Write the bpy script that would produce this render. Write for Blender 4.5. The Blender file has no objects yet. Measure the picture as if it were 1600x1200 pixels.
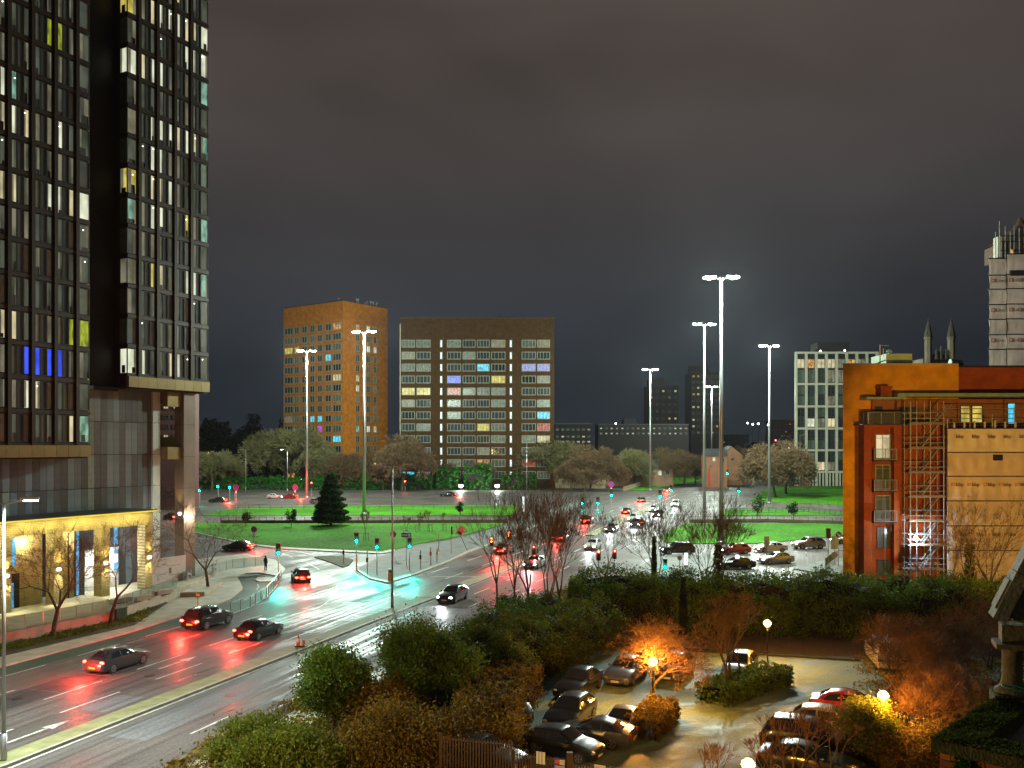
import bpy, bmesh, math, random
import numpy as np
from mathutils import Vector, Matrix

S = bpy.context.scene
C = S.collection
R = math.radians
PI = math.pi
random.seed(7)

# ------------------------------------------------------------------ camera
CAM_H, FPX, HORIZON = 15.0, 1400.0, 697.0
cam_data = bpy.data.cameras.new('camera')
cam = bpy.data.objects.new('camera', cam_data)
C.objects.link(cam)
cam.location = (0, 0, CAM_H)
cam.rotation_euler = (R(90), 0, 0)
cam_data.sensor_width = 36
cam_data.lens = 36 * FPX / 1600
cam_data.shift_y = (HORIZON - 600) / 1600
cam_data.clip_start = 0.3
cam_data.clip_end = 9000
S.camera = cam

# ------------------------------------------------------------------ night sky
world = bpy.data.worlds.new('World')
S.world = world
world.use_nodes = True
wn, wl = world.node_tree.nodes, world.node_tree.links
for n in list(wn):
    wn.remove(n)
def N(tree, kind, **kw):
    n = tree.nodes.new(kind)
    for k, v in kw.items():
        setattr(n, k, v)
    return n
W = world.node_tree
w_tc = N(W, 'ShaderNodeTexCoord')
w_map = N(W, 'ShaderNodeMapping')
w_map.inputs['Scale'].default_value = (1.0, 1.0, 2.6)
w_map.inputs['Rotation'].default_value = (0.0, R(14), 0.0)
w_n = N(W, 'ShaderNodeTexNoise')
w_n.inputs['Scale'].default_value = 1.5
w_n.inputs['Detail'].default_value = 3
w_n.inputs['Roughness'].default_value = 0.52
w_n.inputs['Distortion'].default_value = 0.35
w_sep = N(W, 'ShaderNodeSeparateXYZ')
w_r1 = N(W, 'ShaderNodeMapRange')
w_r1.inputs['From Min'].default_value = 0.04
w_r1.inputs['From Max'].default_value = 0.46
w_r1.interpolation_type = 'SMOOTHSTEP'
w_mix = N(W, 'ShaderNodeMix', data_type='RGBA')
w_mix.inputs['A'].default_value = (0.0150, 0.0185, 0.0250, 1)
w_mix.inputs['B'].default_value = (0.0520, 0.0415, 0.0365, 1)
w_r2 = N(W, 'ShaderNodeMapRange')
w_r2.inputs['From Min'].default_value = 0.30
w_r2.inputs['From Max'].default_value = 0.72
w_r2.inputs['To Min'].default_value = 0.64
w_r2.inputs['To Max'].default_value = 1.75
w_mul = N(W, 'ShaderNodeVectorMath', operation='SCALE')
w_bg = N(W, 'ShaderNodeBackground')
w_bg.inputs['Strength'].default_value = 1.0
w_out = N(W, 'ShaderNodeOutputWorld')
wl.new(w_tc.outputs['Generated'], w_map.inputs['Vector'])
wl.new(w_map.outputs['Vector'], w_n.inputs['Vector'])
wl.new(w_tc.outputs['Generated'], w_sep.inputs['Vector'])
wl.new(w_sep.outputs['Z'], w_r1.inputs['Value'])
wl.new(w_r1.outputs['Result'], w_mix.inputs['Factor'])
wl.new(w_n.outputs['Fac'], w_r2.inputs['Value'])
wl.new(w_mix.outputs['Result'], w_mul.inputs[0])
wl.new(w_r2.outputs['Result'], w_mul.inputs['Scale'])
wl.new(w_mul.outputs['Vector'], w_bg.inputs['Color'])
wl.new(w_bg.outputs['Background'], w_out.inputs['Surface'])

# ------------------------------------------------------------------ exposure / render
S.view_settings.view_transform = 'Standard'
S.view_settings.look = 'None'
S.view_settings.exposure = 0.0
S.view_settings.gamma = 1.0
S.view_settings.use_curve_mapping = False
S.render.engine = 'CYCLES'
S.cycles.use_denoising = True
S.cycles.denoiser = 'OPENIMAGEDENOISE'
S.cycles.max_bounces = 5
S.cycles.diffuse_bounces = 2
S.cycles.glossy_bounces = 3
S.cycles.transmission_bounces = 4
S.cycles.transparent_max_bounces = 8
S.cycles.caustics_reflective = False
S.cycles.caustics_refractive = False
S.cycles.sample_clamp_indirect = 3.0
S.cycles.use_light_tree = True

# ------------------------------------------------------------------ helpers
def g(px, py, z=0.0):
    """ground point (at height z) seen at photograph pixel px, py"""
    Y = (CAM_H - z) * FPX / (py - HORIZON)
    return Vector(((px - 800) / FPX * Y, Y, z))
def at(px, py, Y):
    """point at distance Y seen at photograph pixel px, py"""
    return Vector(((px - 800) / FPX * Y, Y, CAM_H + (HORIZON - py) / FPX * Y))

MATS = {}
def mat(name, col, rough=0.7, metal=0.0, var=0.2, scale=2.0, bump=0.0, spec=0.5, coat=0.0, rnd=0.0, bscale=None, stretch=None):
    if name in MATS:
        return MATS[name]
    m = bpy.data.materials.new(name)
    m.use_nodes = True
    t = m.node_tree
    p = t.nodes['Principled BSDF']
    p.inputs['Base Color'].default_value = (*col, 1)
    p.inputs['Roughness'].default_value = rough
    p.inputs['Metallic'].default_value = metal
    p.inputs['Specular IOR Level'].default_value = spec
    p.inputs['Coat Weight'].default_value = coat
    p.inputs['Coat Roughness'].default_value = 0.05
    tc = N(t, 'ShaderNodeTexCoord')
    vec = tc.outputs['Object']
    if stretch:
        mp = N(t, 'ShaderNodeMapping')
        mp.inputs['Scale'].default_value = stretch
        t.links.new(vec, mp.inputs['Vector'])
        vec = mp.outputs['Vector']
    if var > 0:
        nz = N(t, 'ShaderNodeTexNoise')
        nz.inputs['Scale'].default_value = scale
        nz.inputs['Detail'].default_value = 6
        t.links.new(vec, nz.inputs['Vector'])
        mr = N(t, 'ShaderNodeMapRange')
        mr.inputs['From Min'].default_value = 0.25
        mr.inputs['From Max'].default_value = 0.75
        mr.inputs['To Min'].default_value = 1 - var
        mr.inputs['To Max'].default_value = 1 + var
        t.links.new(nz.outputs['Fac'], mr.inputs['Value'])
        sc = N(t, 'ShaderNodeVectorMath', operation='SCALE')
        sc.inputs[0].default_value = col
        src = mr.outputs['Result']
        if rnd > 0:
            oi = N(t, 'ShaderNodeObjectInfo')
            m2 = N(t, 'ShaderNodeMapRange')
            m2.inputs['To Min'].default_value = 1 - rnd
            m2.inputs['To Max'].default_value = 1 + rnd
            t.links.new(oi.outputs['Random'], m2.inputs['Value'])
            mm = N(t, 'ShaderNodeMath', operation='MULTIPLY')
            t.links.new(src, mm.inputs[0])
            t.links.new(m2.outputs['Result'], mm.inputs[1])
            src = mm.outputs['Value']
        t.links.new(src, sc.inputs['Scale'])
        t.links.new(sc.outputs['Vector'], p.inputs['Base Color'])
    if bump > 0:
        nb = N(t, 'ShaderNodeTexNoise')
        nb.inputs['Scale'].default_value = bscale or scale * 6
        nb.inputs['Detail'].default_value = 4
        t.links.new(vec, nb.inputs['Vector'])
        b = N(t, 'ShaderNodeBump')
        b.inputs['Strength'].default_value = bump
        b.inputs['Distance'].default_value = 0.05
        t.links.new(nb.outputs['Fac'], b.inputs['Height'])
        t.links.new(b.outputs['Normal'], p.inputs['Normal'])
    MATS[name] = m
    return m

def emit(name, col, strength, var=0.0, scale=1.5, stretch=(1, 1, 1)):
    """something that gives off light; var breaks up a lit room behind glass"""
    if name in MATS:
        return MATS[name]
    m = bpy.data.materials.new(name)
    m.use_nodes = True
    t = m.node_tree
    p = t.nodes['Principled BSDF']
    p.inputs['Base Color'].default_value = (col[0] * .1, col[1] * .1, col[2] * .1, 1)
    p.inputs['Roughness'].default_value = 0.25
    p.inputs['Emission Color'].default_value = (*col, 1)
    p.inputs['Emission Strength'].default_value = strength
    if var > 0:
        tc = N(t, 'ShaderNodeTexCoord')
        oi = N(t, 'ShaderNodeObjectInfo')
        mp = N(t, 'ShaderNodeMapping')
        mp.inputs['Scale'].default_value = stretch
        t.links.new(tc.outputs['Object'], mp.inputs['Vector'])
        add = N(t, 'ShaderNodeVectorMath', operation='ADD')
        t.links.new(mp.outputs['Vector'], add.inputs[0])
        t.links.new(oi.outputs['Location'], add.inputs[1])
        nz = N(t, 'ShaderNodeTexNoise')
        nz.inputs['Scale'].default_value = scale
        nz.inputs['Detail'].default_value = 3
        t.links.new(add.outputs['Vector'], nz.inputs['Vector'])
        mr = N(t, 'ShaderNodeMapRange')
        mr.inputs['From Min'].default_value = 0.35
        mr.inputs['From Max'].default_value = 0.62
        mr.inputs['To Min'].default_value = strength * (1 - var)
        mr.inputs['To Max'].default_value = strength * (1 + var * .6)
        t.links.new(nz.outputs['Fac'], mr.inputs['Value'])
        t.links.new(mr.outputs['Result'], p.inputs['Emission Strength'])
    MATS[name] = m
    return m

class MB:
    """collects faces; build() links them as ONE mesh object"""
    def __init__(self):
        self.v, self.f, self.m = [], [], []
    def face(self, pts, mi=0):
        b = len(self.v)
        self.v.extend([tuple(p) for p in pts])
        self.f.append(tuple(range(b, b + len(pts))))
        self.m.append(mi)
        return self
    def box(self, x0, x1, y0, y1, z0, z1, mi=0, M=None, front=None):
        b = len(self.v)
        vs = [Vector((x, y, z)) for z in (z0, z1) for y in (y0, y1) for x in (x0, x1)]
        if M is not None:
            vs = [M @ q for q in vs]
        self.v.extend([tuple(q) for q in vs])
        fs = [(0, 2, 3, 1), (4, 5, 7, 6), (0, 1, 5, 4), (1, 3, 7, 5), (3, 2, 6, 7), (2, 0, 4, 6)]
        for k, q in enumerate(fs):
            self.f.append(tuple(b + i for i in q))
            self.m.append(front if (front is not None and k == 2) else mi)
        return self
    def bar(self, p, q, w, h=None, mi=0):
        p, q = Vector(p), Vector(q)
        d = q - p
        L = d.length
        if L < 1e-6:
            return self
        h = h or w
        up = Vector((0, 0, 1)) if abs(d.normalized().z) < .95 else Vector((1, 0, 0))
        x = d.normalized()
        y = up.cross(x).normalized()
        z = x.cross(y)
        M = Matrix.Translation(p) @ Matrix((x, y, z)).transposed().to_4x4()
        return self.box(0, L, -w / 2, w / 2, -h / 2, h / 2, mi, M)
    def tube(self, p, q, r0, r1=None, n=8, mi=0, caps=True):
        p, q = Vector(p), Vector(q)
        r1 = r0 if r1 is None else r1
        d = (q - p).normalized()
        a = d.orthogonal().normalized()
        c = d.cross(a)
        b = len(self.v)
        for (o, r) in ((p, r0), (q, r1)):
            for k in range(n):
                t = 2 * PI * k / n
                self.v.append(tuple(o + a * (r * math.cos(t)) + c * (r * math.sin(t))))
        for k in range(n):
            k2 = (k + 1) % n
            self.f.append((b + k, b + k2, b + n + k2, b + n + k))
            self.m.append(mi)
        if caps:
            self.f.append(tuple(b + n - 1 - k for k in range(n))); self.m.append(mi)
            self.f.append(tuple(b + n + k for k in range(n))); self.m.append(mi)
        return self
    def lathe(self, prof, n=16, mi=0, o=(0, 0, 0)):
        b = len(self.v)
        for (r, z) in prof:
            for k in range(n):
                t = 2 * PI * k / n
                self.v.append((o[0] + r * math.cos(t), o[1] + r * math.sin(t), o[2] + z))
        for i in range(len(prof) - 1):
            for k in range(n):
                k2 = (k + 1) % n
                self.f.append((b + i * n + k, b + i * n + k2, b + (i + 1) * n + k2, b + (i + 1) * n + k))
                self.m.append(mi)
        return self
    def ball(self, c, r, n=12, mi=0, sz=1.0):
        prof = [(max(1e-3, r * math.sin(PI * k / (n // 2 + 2))), -r * sz * math.cos(PI * k / (n // 2 + 2))) for k in range(n // 2 + 3)]
        return self.lathe(prof, n, mi, c)
    def mesh(self, name, mats):
        me = bpy.data.meshes.new(name)
        me.from_pydata(self.v, [], self.f)
        for m in (mats if isinstance(mats, (list, tuple)) else [mats]):
            me.materials.append(m)
        if any(self.m):
            me.polygons.foreach_set('material_index', self.m)
        me.update()
        return me
    def build(self, name, mats, parent=None, smooth=False, loc=None, rot=None):
        me = self.mesh(name, mats)
        if smooth:
            me.polygons.foreach_set('use_smooth', [True] * len(me.polygons))
        return link(name, me, parent, loc, rot)

def link(name, data, parent=None, loc=None, rot=None):
    o = bpy.data.objects.new(name, data)
    C.objects.link(o)
    if parent is not None:
        o.parent = parent
    if loc is not None:
        o.location = loc
    if rot is not None:
        o.rotation_euler = rot
    return o
def tag(o, label=None, cat=None, group=None, kind=None):
    if label: o['label'] = label
    if cat: o['category'] = cat
    if group: o['group'] = group
    if kind: o['kind'] = kind
    return o
def thing(name, label, cat, loc=(0, 0, 0), rotz=0.0, group=None):
    o = link(name, None, None, loc, (0, 0, rotz))
    return tag(o, label, cat, group)
def dup(root, loc, rotz=0.0, label=None, group=None, scale=None):
    r = root.copy(); C.objects.link(r)
    r.location = loc; r.rotation_euler = (0, 0, rotz)
    if scale: r.scale = scale
    if label: r['label'] = label
    if group: r['group'] = group
    for ch in list(root.children):
        c = ch.copy(); C.objects.link(c); c.parent = r
        for gc in list(ch.children):
            d = gc.copy(); C.objects.link(d); d.parent = c
    return r
def lamp(name, kind, loc, power, col, parent=None, radius=0.3, rot=None, spot=None, blend=0.6, size=None):
    d = bpy.data.lights.new(name, kind)
    d.energy = power
    d.color = col
    if kind in ('POINT', 'SPOT'):
        d.shadow_soft_size = radius
    if kind == 'SPOT':
        d.spot_size = spot
        d.spot_blend = blend
    if kind == 'AREA':
        d.shape = 'RECTANGLE'
        d.size, d.size_y = size
    return link(name, d, parent, loc, rot)

def slab(name, pts, z0, z1, m, kind='structure', parent=None, label=None, cat=None):
    """prism over a ground outline"""
    bm = bmesh.new()
    vs = [bm.verts.new((p[0], p[1], z1)) for p in pts]
    f = bm.faces.new(vs)
    f.normal_update()
    if f.normal.z < 0:
        f.normal_flip()
    lo = [bm.verts.new((p[0], p[1], z0)) for p in pts]
    n = len(pts)
    for k in range(n):
        bm.faces.new((vs[k], lo[k], lo[(k + 1) % n], vs[(k + 1) % n]))
    bmesh.ops.recalc_face_normals(bm, faces=bm.faces)
    bmesh.ops.triangulate(bm, faces=[f])
    me = bpy.data.meshes.new(name)
    bm.to_mesh(me); bm.free()
    me.materials.append(m)
    o = link(name, me, parent)
    return tag(o, label, cat, None, kind)
def gp(*pts):
    return [g(x, y) for x, y in pts]

# ------------------------------------------------------------------ surface materials
def road_material(name, base, streak_dir, wet=0.6, tint=(1, 1, 1), drawn=(38.0, 0.42, 1.0)):
    """wet asphalt: fine grain, patched tone, wheel track streaks along the lanes whose tone also hints at light trails, damp and dry spots"""
    m = bpy.data.materials.new(name); m.use_nodes = True
    t = m.node_tree; p = t.nodes['Principled BSDF']
    geo = N(t, 'ShaderNodeNewGeometry')
    def noise(scale, detail=5, rot=None, sc=None):
        v = geo.outputs['Position']
        if sc:
            mp = N(t, 'ShaderNodeMapping', vector_type='TEXTURE')
            mp.inputs['Rotation'].default_value = (0, 0, rot)
            mp.inputs['Scale'].default_value = sc
            t.links.new(v, mp.inputs['Vector']); v = mp.outputs['Vector']
        n = N(t, 'ShaderNodeTexNoise')
        n.inputs['Scale'].default_value = scale; n.inputs['Detail'].default_value = detail
        t.links.new(v, n.inputs['Vector'])
        return n.outputs['Fac']
    def rng(src, a, b, lo, hi):
        r = N(t, 'ShaderNodeMapRange')
        for k, x in zip(('From Min', 'From Max', 'To Min', 'To Max'), (a, b, lo, hi)):
            r.inputs[k].default_value = x
        t.links.new(src, r.inputs['Value'])
        return r.outputs['Result']
    def op(kind, a, b):
        o = N(t, 'ShaderNodeMath', operation=kind)
        for k, x in enumerate((a, b)):
            if isinstance(x, (int, float)): o.inputs[k].default_value = x
            else: t.links.new(x, o.inputs[k])
        return o.outputs['Value']
    streak = noise(1.0, 6, streak_dir, drawn)
    patch = noise(0.16, 5)
    grain = noise(7.0, 3)
    tone = op('MULTIPLY', rng(streak, .3, .7, .62, 1.42), rng(patch, .3, .7, .75, 1.25))
    tone = op('MULTIPLY', tone, rng(grain, .3, .7, .72, 1.3))
    sc = N(t, 'ShaderNodeVectorMath', operation='SCALE')
    sc.inputs[0].default_value = tuple(base * c for c in tint)
    t.links.new(tone, sc.inputs['Scale'])
    t.links.new(sc.outputs['Vector'], p.inputs['Base Color'])
    rough = op('ADD', rng(patch, .35, .65, .36, .58), rng(streak, .35, .65, -.17, .15))
    rough = op('ADD', rough, .34 * (1 - wet))
    t.links.new(rough, p.inputs['Roughness'])
    p.inputs['Specular IOR Level'].default_value = 0.16
    b = N(t, 'ShaderNodeBump')
    b.inputs['Strength'].default_value = 0.55; b.inputs['Distance'].default_value = 0.02
    t.links.new(op('ADD', noise(3.1, 3), op('MULTIPLY', grain, .7)), b.inputs['Height'])
    t.links.new(b.outputs['Normal'], p.inputs['Normal'])
    return m

M_road = road_material('wet_asphalt', 0.085, R(72), 0.8, (1.12, .97, .88))  # slight warm tint puts the tail lamps' hue into the asphalt
M_park = road_material('worn_car_park_asphalt', 0.19, R(35), 0.45, (.70, 1.05, .84), (3.2, 1.3, 1.0))  # green tint carries greenish mast light and moss in the asphalt colour
M_green_lane = road_material('green_cycle_surface', 0.075, R(62), 0.6, (0.55, 1.1, 0.75))
M_pave = mat('damp_paving', (0.40, 0.375, 0.29), 0.5, var=.3, scale=.9, bump=.25, bscale=5)
M_island = mat('grey_island_paving', (0.115, 0.125, 0.11), 0.7, var=.45, scale=.7, bump=.25, bscale=4)
M_kerb = mat('kerb_stone', (0.30, 0.30, 0.24), 0.6, var=.25, scale=1.5)
M_median = mat('mossy_median', (0.20, 0.20, 0.085), 0.7, var=.35, scale=1.2, bump=.3)
M_soil = mat('dark_earth', (0.02, 0.022, 0.014), 0.95, var=.4, scale=.2)
M_paint = mat('road_paint', (0.48, 0.47, 0.42), 0.55, var=.5, scale=2.2)
M_conc = mat('pale_concrete', (0.40, 0.39, 0.30), 0.7, var=.25, scale=1.2, bump=.2)

def grass_material():
    m = bpy.data.materials.new('lawn_grass'); m.use_nodes = True
    t = m.node_tree; p = t.nodes['Principled BSDF']
    geo = N(t, 'ShaderNodeNewGeometry')
    n1 = N(t, 'ShaderNodeTexNoise'); n1.inputs['Scale'].default_value = .09; n1.inputs['Detail'].default_value = 6
    mp = N(t, 'ShaderNodeMapping'); mp.inputs['Scale'].default_value = (1, .35, 1)
    n2 = N(t, 'ShaderNodeTexNoise'); n2.inputs['Scale'].default_value = 2.2; n2.inputs['Detail'].default_value = 5
    t.links.new(geo.outputs['Position'], n1.inputs['Vector'])
    t.links.new(geo.outputs['Position'], mp.inputs['Vector'])
    t.links.new(mp.outputs['Vector'], n2.inputs['Vector'])
    mx = N(t, 'ShaderNodeMath', operation='ADD'); 
    t.links.new(n1.outputs['Fac'], mx.inputs[0]); t.links.new(n2.outputs['Fac'], mx.inputs[1])
    cr = N(t, 'ShaderNodeValToRGB')
    cr.color_ramp.elements[0].position = .38; cr.color_ramp.elements[0].color = (.036, .100, .002, 1)
    cr.color_ramp.elements[1].position = .60; cr.color_ramp.elements[1].color = (.055, .26, .001, 1)
    e = cr.color_ramp.elements.new(.5); e.color = (.040, .185, .001, 1)
    dv = N(t, 'ShaderNodeMath', operation='MULTIPLY'); dv.inputs[1].default_value = .5
    t.links.new(mx.outputs['Value'], dv.inputs[0]); t.links.new(dv.outputs['Value'], cr.inputs['Fac'])
    t.links.new(cr.outputs['Color'], p.inputs['Base Color'])
    p.inputs['Roughness'].default_value = .9
    p.inputs['Specular IOR Level'].default_value = .15
    b = N(t, 'ShaderNodeBump'); b.inputs['Strength'].default_value = .8; b.inputs['Distance'].default_value = .08
    n3 = N(t, 'ShaderNodeTexNoise'); n3.inputs['Scale'].default_value = 9
    t.links.new(geo.outputs['Position'], n3.inputs['Vector'])
    t.links.new(n3.outputs['Fac'], b.inputs['Height']); t.links.new(b.outputs['Normal'], p.inputs['Normal'])
    return m
M_grass = grass_material()

# ------------------------------------------------------------------ ground, roads, lawns
slab('ground', [(-4000, -200), (4000, -200), (4000, 6000), (-4000, 6000)], -.6, -.05, M_soil)
slab('road', [(-140, 5), (80, 5), (95, 60), (160, 130), (260, 330), (420, 900), (385, 900), (130, 345), (40, 318), (-170, 318), (-190, 150)], -.04, 0.0, M_road)

MED = [(-46, -22), (-38, 0), (-24.3, 42.7), (-17.9, 61), (-10.9, 81.7), (-4.8, 98), (13, 150), (61.8, 309), (130, 540), (232, 900)]
def lane(s, ya, yb, step=6.0):
    """points at lateral offset s from the median line between distances ya and yb"""
    out = []
    n = max(1, int(abs(yb - ya) / step))
    for k in range(n + 1):
        y = ya + (yb - ya) * k / n
        for i in range(len(MED) - 1):
            (x0, y0), (x1, y1) = MED[i], MED[i + 1]
            if y <= y1 or i == len(MED) - 2:
                break
        t = (y - y0) / (y1 - y0)
        d = Vector((x1 - x0, y1 - y0)).normalized()
        out.append(Vector((x0 + (x1 - x0) * t + d.y * s, y - d.x * s, 0)))
    return out
def strip(name, sa, sb, ya, yb, z0, z1, m, **kw):
    return slab(name, lane(sa, ya, yb) + lane(sb, yb, ya), z0, z1, m, **kw)
strip('median_strip', -.55, .75, -15, 88, -.02, .12, M_median)
strip('median_strip', -.75, .9, 88.2, 122, -.02, .12, M_median)
strip('median_strip', -.8, .8, 150, 215, -.02, .12, M_median)
strip('median_kerb', .75, .95, -15, 122, -.02, .14, M_kerb)
strip('pavement', 9.0, 11.2, 20, 92, -.02, .12, M_pave)
strip('kerb', 8.85, 9.0, 20, 92, -.02, .13, M_kerb)

slab('pavement', gp((-120, 1078), (0, 1044), (200, 990), (275, 966), (331, 949), (359, 938), (380, 921), (374, 908), (369, 902),
     (384, 897), (405, 896), (438, 902), (446, 890), (430, 876), (385, 866), (330, 872), (240, 885), (150, 940), (0, 990), (-120, 1020)), -.02, .12, M_pave)
slab('cycle_lane', gp((-120, 1092), (0, 1057), (200, 1003), (300, 977), (361, 962), (391, 950), (416, 935), (438, 908), (438, 903), (405, 897),
     (385, 898), (370, 903), (375, 909), (381, 922), (360, 939), (332, 950), (276, 967), (201, 991), (0, 1045), (-120, 1079)), 0, .012, M_green_lane)
slab('cycle_island', gp((399, 907), (403, 903), (432, 904), (437, 907), (430, 909), (405, 910)), 0, .10, M_pave)
slab('lawn', gp((300, 818), (300, 831), (340, 840), (374, 847), (395, 851), (441, 856), (520, 860), (595, 863), (617, 859), (650, 851),
     (700, 842), (762, 827), (790, 818)), -.02, .10, M_grass)
slab('lawn', gp((312, 806), (354, 797), (400, 793), (600, 790), (815, 790), (797, 806)), -.02, .10, M_grass)
slab('lawn', gp((1040, 848), (1030, 839), (1055, 826), (1075, 818), (1420, 818), (1420, 833), (1340, 835), (1241, 845), (1175, 850), (1100, 850)), -.02, .10, M_grass)
slab('lawn', gp((1128, 806), (1134, 797), (1200, 796), (1420, 803), (1420, 806)), -.02, .10, M_grass)
slab('lawn', gp((1172, 783), (1200, 762), (1240, 757), (1420, 757), (1420, 793), (1250, 787)), -.02, .10, M_grass)
slab('lawn', gp((978, 766), (1000, 752), (1040, 747), (1105, 743), (1108, 749), (1062, 757), (1005, 767)), -.02, .10, M_grass)
slab('verge', gp((-200, 771), (240, 765), (300, 767), (560, 765), (880, 765), (960, 757), (940, 742), (-200, 742)), -.03, .06, mat('rough_verge', (.05, .09, .02), .9, var=.5, scale=.3))
slab('kerb', gp((300, 831), (340, 840), (374, 847), (395, 851), (441, 856), (520, 860), (595, 863), (617, 859), (616, 862.5), (595, 866), (520, 862.5), (441, 858.5), (395, 853), (374, 849), (340, 841.5), (300, 832)), -.02, .13, M_kerb)
slab('traffic_island', gp((606, 909), (578, 903), (558, 890), (590, 872), (617, 863), (650, 855), (730, 839), (785, 823), (830, 808),
     (905, 783), (925, 783), (850, 815), (800, 838), (762, 851), (730, 862), (702, 876), (650, 896)), -.02, .12, M_island)
slab('kerb', gp((606, 909), (650, 896), (702, 876), (730, 862), (762, 851), (800, 838), (850, 815), (850, 816.5), (800, 840), (762, 853), (730, 864.5), (702, 878.5), (650, 898.5), (606, 912), (577, 905.5), (556, 891), (558, 890), (579, 903)), -.02, .14, M_kerb)
slab('traffic_island', gp((491, 871), (500, 869.5), (535, 870), (552, 876), (545, 884), (535, 887), (515, 879)), -.02, .12, mat('worn_island_turf', (.10, .10, .05), .85, var=.4, scale=.8))
slab('traffic_island', gp((1240, 890), (1285, 877), (1345, 868), (1400, 866), (1400, 895), (1300, 900)), -.02, .12, M_island)
slab('traffic_island', gp((990, 905), (1010, 880), (1040, 868), (1110, 868), (1120, 880), (1080, 905)), -.02, .12, M_island)
slab('car_park', [tuple(g(905, 1008)), tuple(g(1060, 1010)), tuple(g(1345, 1034)), (52, 60), (52, 26), (-6, 26), (-6, 41), tuple(g(798, 1085))], -.04, .02, M_park)
# kerb round the car park's far and left edges
slab('kerb', gp((905, 1008), (1345, 1034), (1345, 1031), (905, 1005)), -.02, .14, M_soil)
slab('kerb', gp((905, 1008), (798, 1085), (794, 1083), (902, 1006)), -.02, .14, M_kerb)

# lane paint, one object per run of dashes
def dash(s, ya, yb, w=.14, z=.006):
    return lane(s - w / 2, ya, yb) + lane(s + w / 2, yb, ya), z
def paint(name, polys, z=.006):
    mb = MB()
    for pts in polys:
        a = [(p[0], p[1], z) for p in pts]
        n = len(a) // 2
        for k in range(n - 1):
            mb.face([a[k], a[k + 1], a[2 * n - 2 - k], a[2 * n - 1 - k]])
    bm_o = mb.build(name, M_paint)
    return tag(bm_o, kind='structure')
def dashes(s, ya, yb, on, off, w=.14):
    out = []
    y = ya
    while y < yb:
        out.append(dash(s, y, min(yb, y + on), w)[0]); y += on + off
    return out
paint('lane_line', dashes(-3.6, 20.4, 90, 4.3, 2.9))
paint('lane_line', dashes(-6.6, 22.0, 100, 4.3, 2.9))
paint('lane_line', dashes(-10.0, 24.0, 78, 3.2, 5.0))
paint('cycle_line', dashes(-13.4, 20.0, 84, 4.0, 2.6), .018)
paint('lane_line', dashes(-3.6, 100, 300, 5.0, 6.0, .22))
paint('lane_line', dashes(-7.2, 104, 300, 5.0, 6.0, .22))
paint('edge_line', [lane(1.05, 20, 122) + lane(1.2, 122, 20)])
paint('edge_line', [lane(-.9, 150, 280) + lane(-1.15, 280, 150)])
paint('lane_line', dashes(5.8, 21, 88, 3.0, 6.2))
paint('lane_line', dashes(3.4, 92, 230, 4.0, 5.0, .2))
paint('lane_line', dashes(6.8, 92, 230, 4.0, 5.0, .2))
def arrow(name, s, y, L=3.8, z=.007):
    mb = MB()
    a, b, c = lane(s, y, y, 1)[0], lane(s, y + L * .62, y + L * .62, 1)[0], lane(s, y + L, y + L, 1)[0]
    d = (c - a).normalized(); p = Vector((d.y, -d.x, 0)); up = Vector((0, 0, z))
    mb.face([a - p * .09 + up, a + p * .09 + up, b + p * .09 + up, b - p * .09 + up])
    mb.face([b - p * .38 + up, b + p * .38 + up, c + up])
    return tag(mb.build(name, M_paint), kind='structure')
arrow('lane_arrow', -2.0, 44.6); arrow('lane_arrow', -2.2, 69); arrow('lane_arrow', -5.0, 71); arrow('lane_arrow', -8.4, 74); arrow('lane_arrow', -5.3, 58.5)
# repairs, a transverse joint and iron covers in the carriageway
def patch(name, sa, sb, ya, yb, m, z):
    a, b = lane(sa, ya, yb), lane(sb, yb, ya)
    mb = MB(); n = len(a)
    for k in range(n - 1):
        mb.face([(p.x, p.y, z) for p in (a[k], a[k + 1], b[n - 2 - k], b[n - 1 - k])])
    return tag(mb.build(name, m), kind='structure')
M_patch = road_material('newer_asphalt_patch', .045, R(72), .5)
M_patch2 = road_material('worn_asphalt_patch', .12, R(72), .6)
patch('asphalt_patch', -9.6, -7.0, 47, 56, M_patch, .003); patch('asphalt_patch', -5.9, -4.2, 61, 72, M_patch2, .003); patch('asphalt_patch', -3.2, -1.2, 50, 53, M_patch2, .003)
patch('asphalt_patch', 2.0, 4.4, 47, 60, M_patch2, .003); patch('asphalt_patch', -12.8, -10.4, 63, 70, M_patch, .003); patch('asphalt_patch', 6.0, 8.4, 50, 55, M_patch, .003); patch('asphalt_patch', -6.2, -4.0, 84, 95, M_patch, .003)
patch('road_joint', -13.0, -.8, 52.2, 52.28, M_patch2, .0045); patch('road_joint', .9, 8.8, 66.0, 66.1, M_patch, .0045); patch('road_joint', -13.0, -.8, 76.0, 76.1, M_patch, .0045)
M_iron = mat('iron_cover', (.03, .03, .03), .45, .7, var=.3, scale=8)
for s_, y_ in ((-8.3, 50.5), (-4.6, 57), (-2.4, 64), (3.2, 55), (-11.2, 61), (-7.4, 80), (5.0, 72)):
    c_ = lane(s_, y_, y_, 1)[0]
    tag(MB().tube((c_.x, c_.y, .001), (c_.x, c_.y, .010), .34, n=18).build('manhole_cover', M_iron), kind='structure')
for s_, y_ in ((-15.2, 47), (-15.2, 60), (-15.3, 72), (8.5, 48), (8.5, 62)):
    c_ = lane(s_, y_, y_, 1)[0]
    tag(MB().box(c_.x - .22, c_.x + .22, c_.y - .3, c_.y + .3, .001, .018).build('drain_grate', M_iron), kind='structure')
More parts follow.
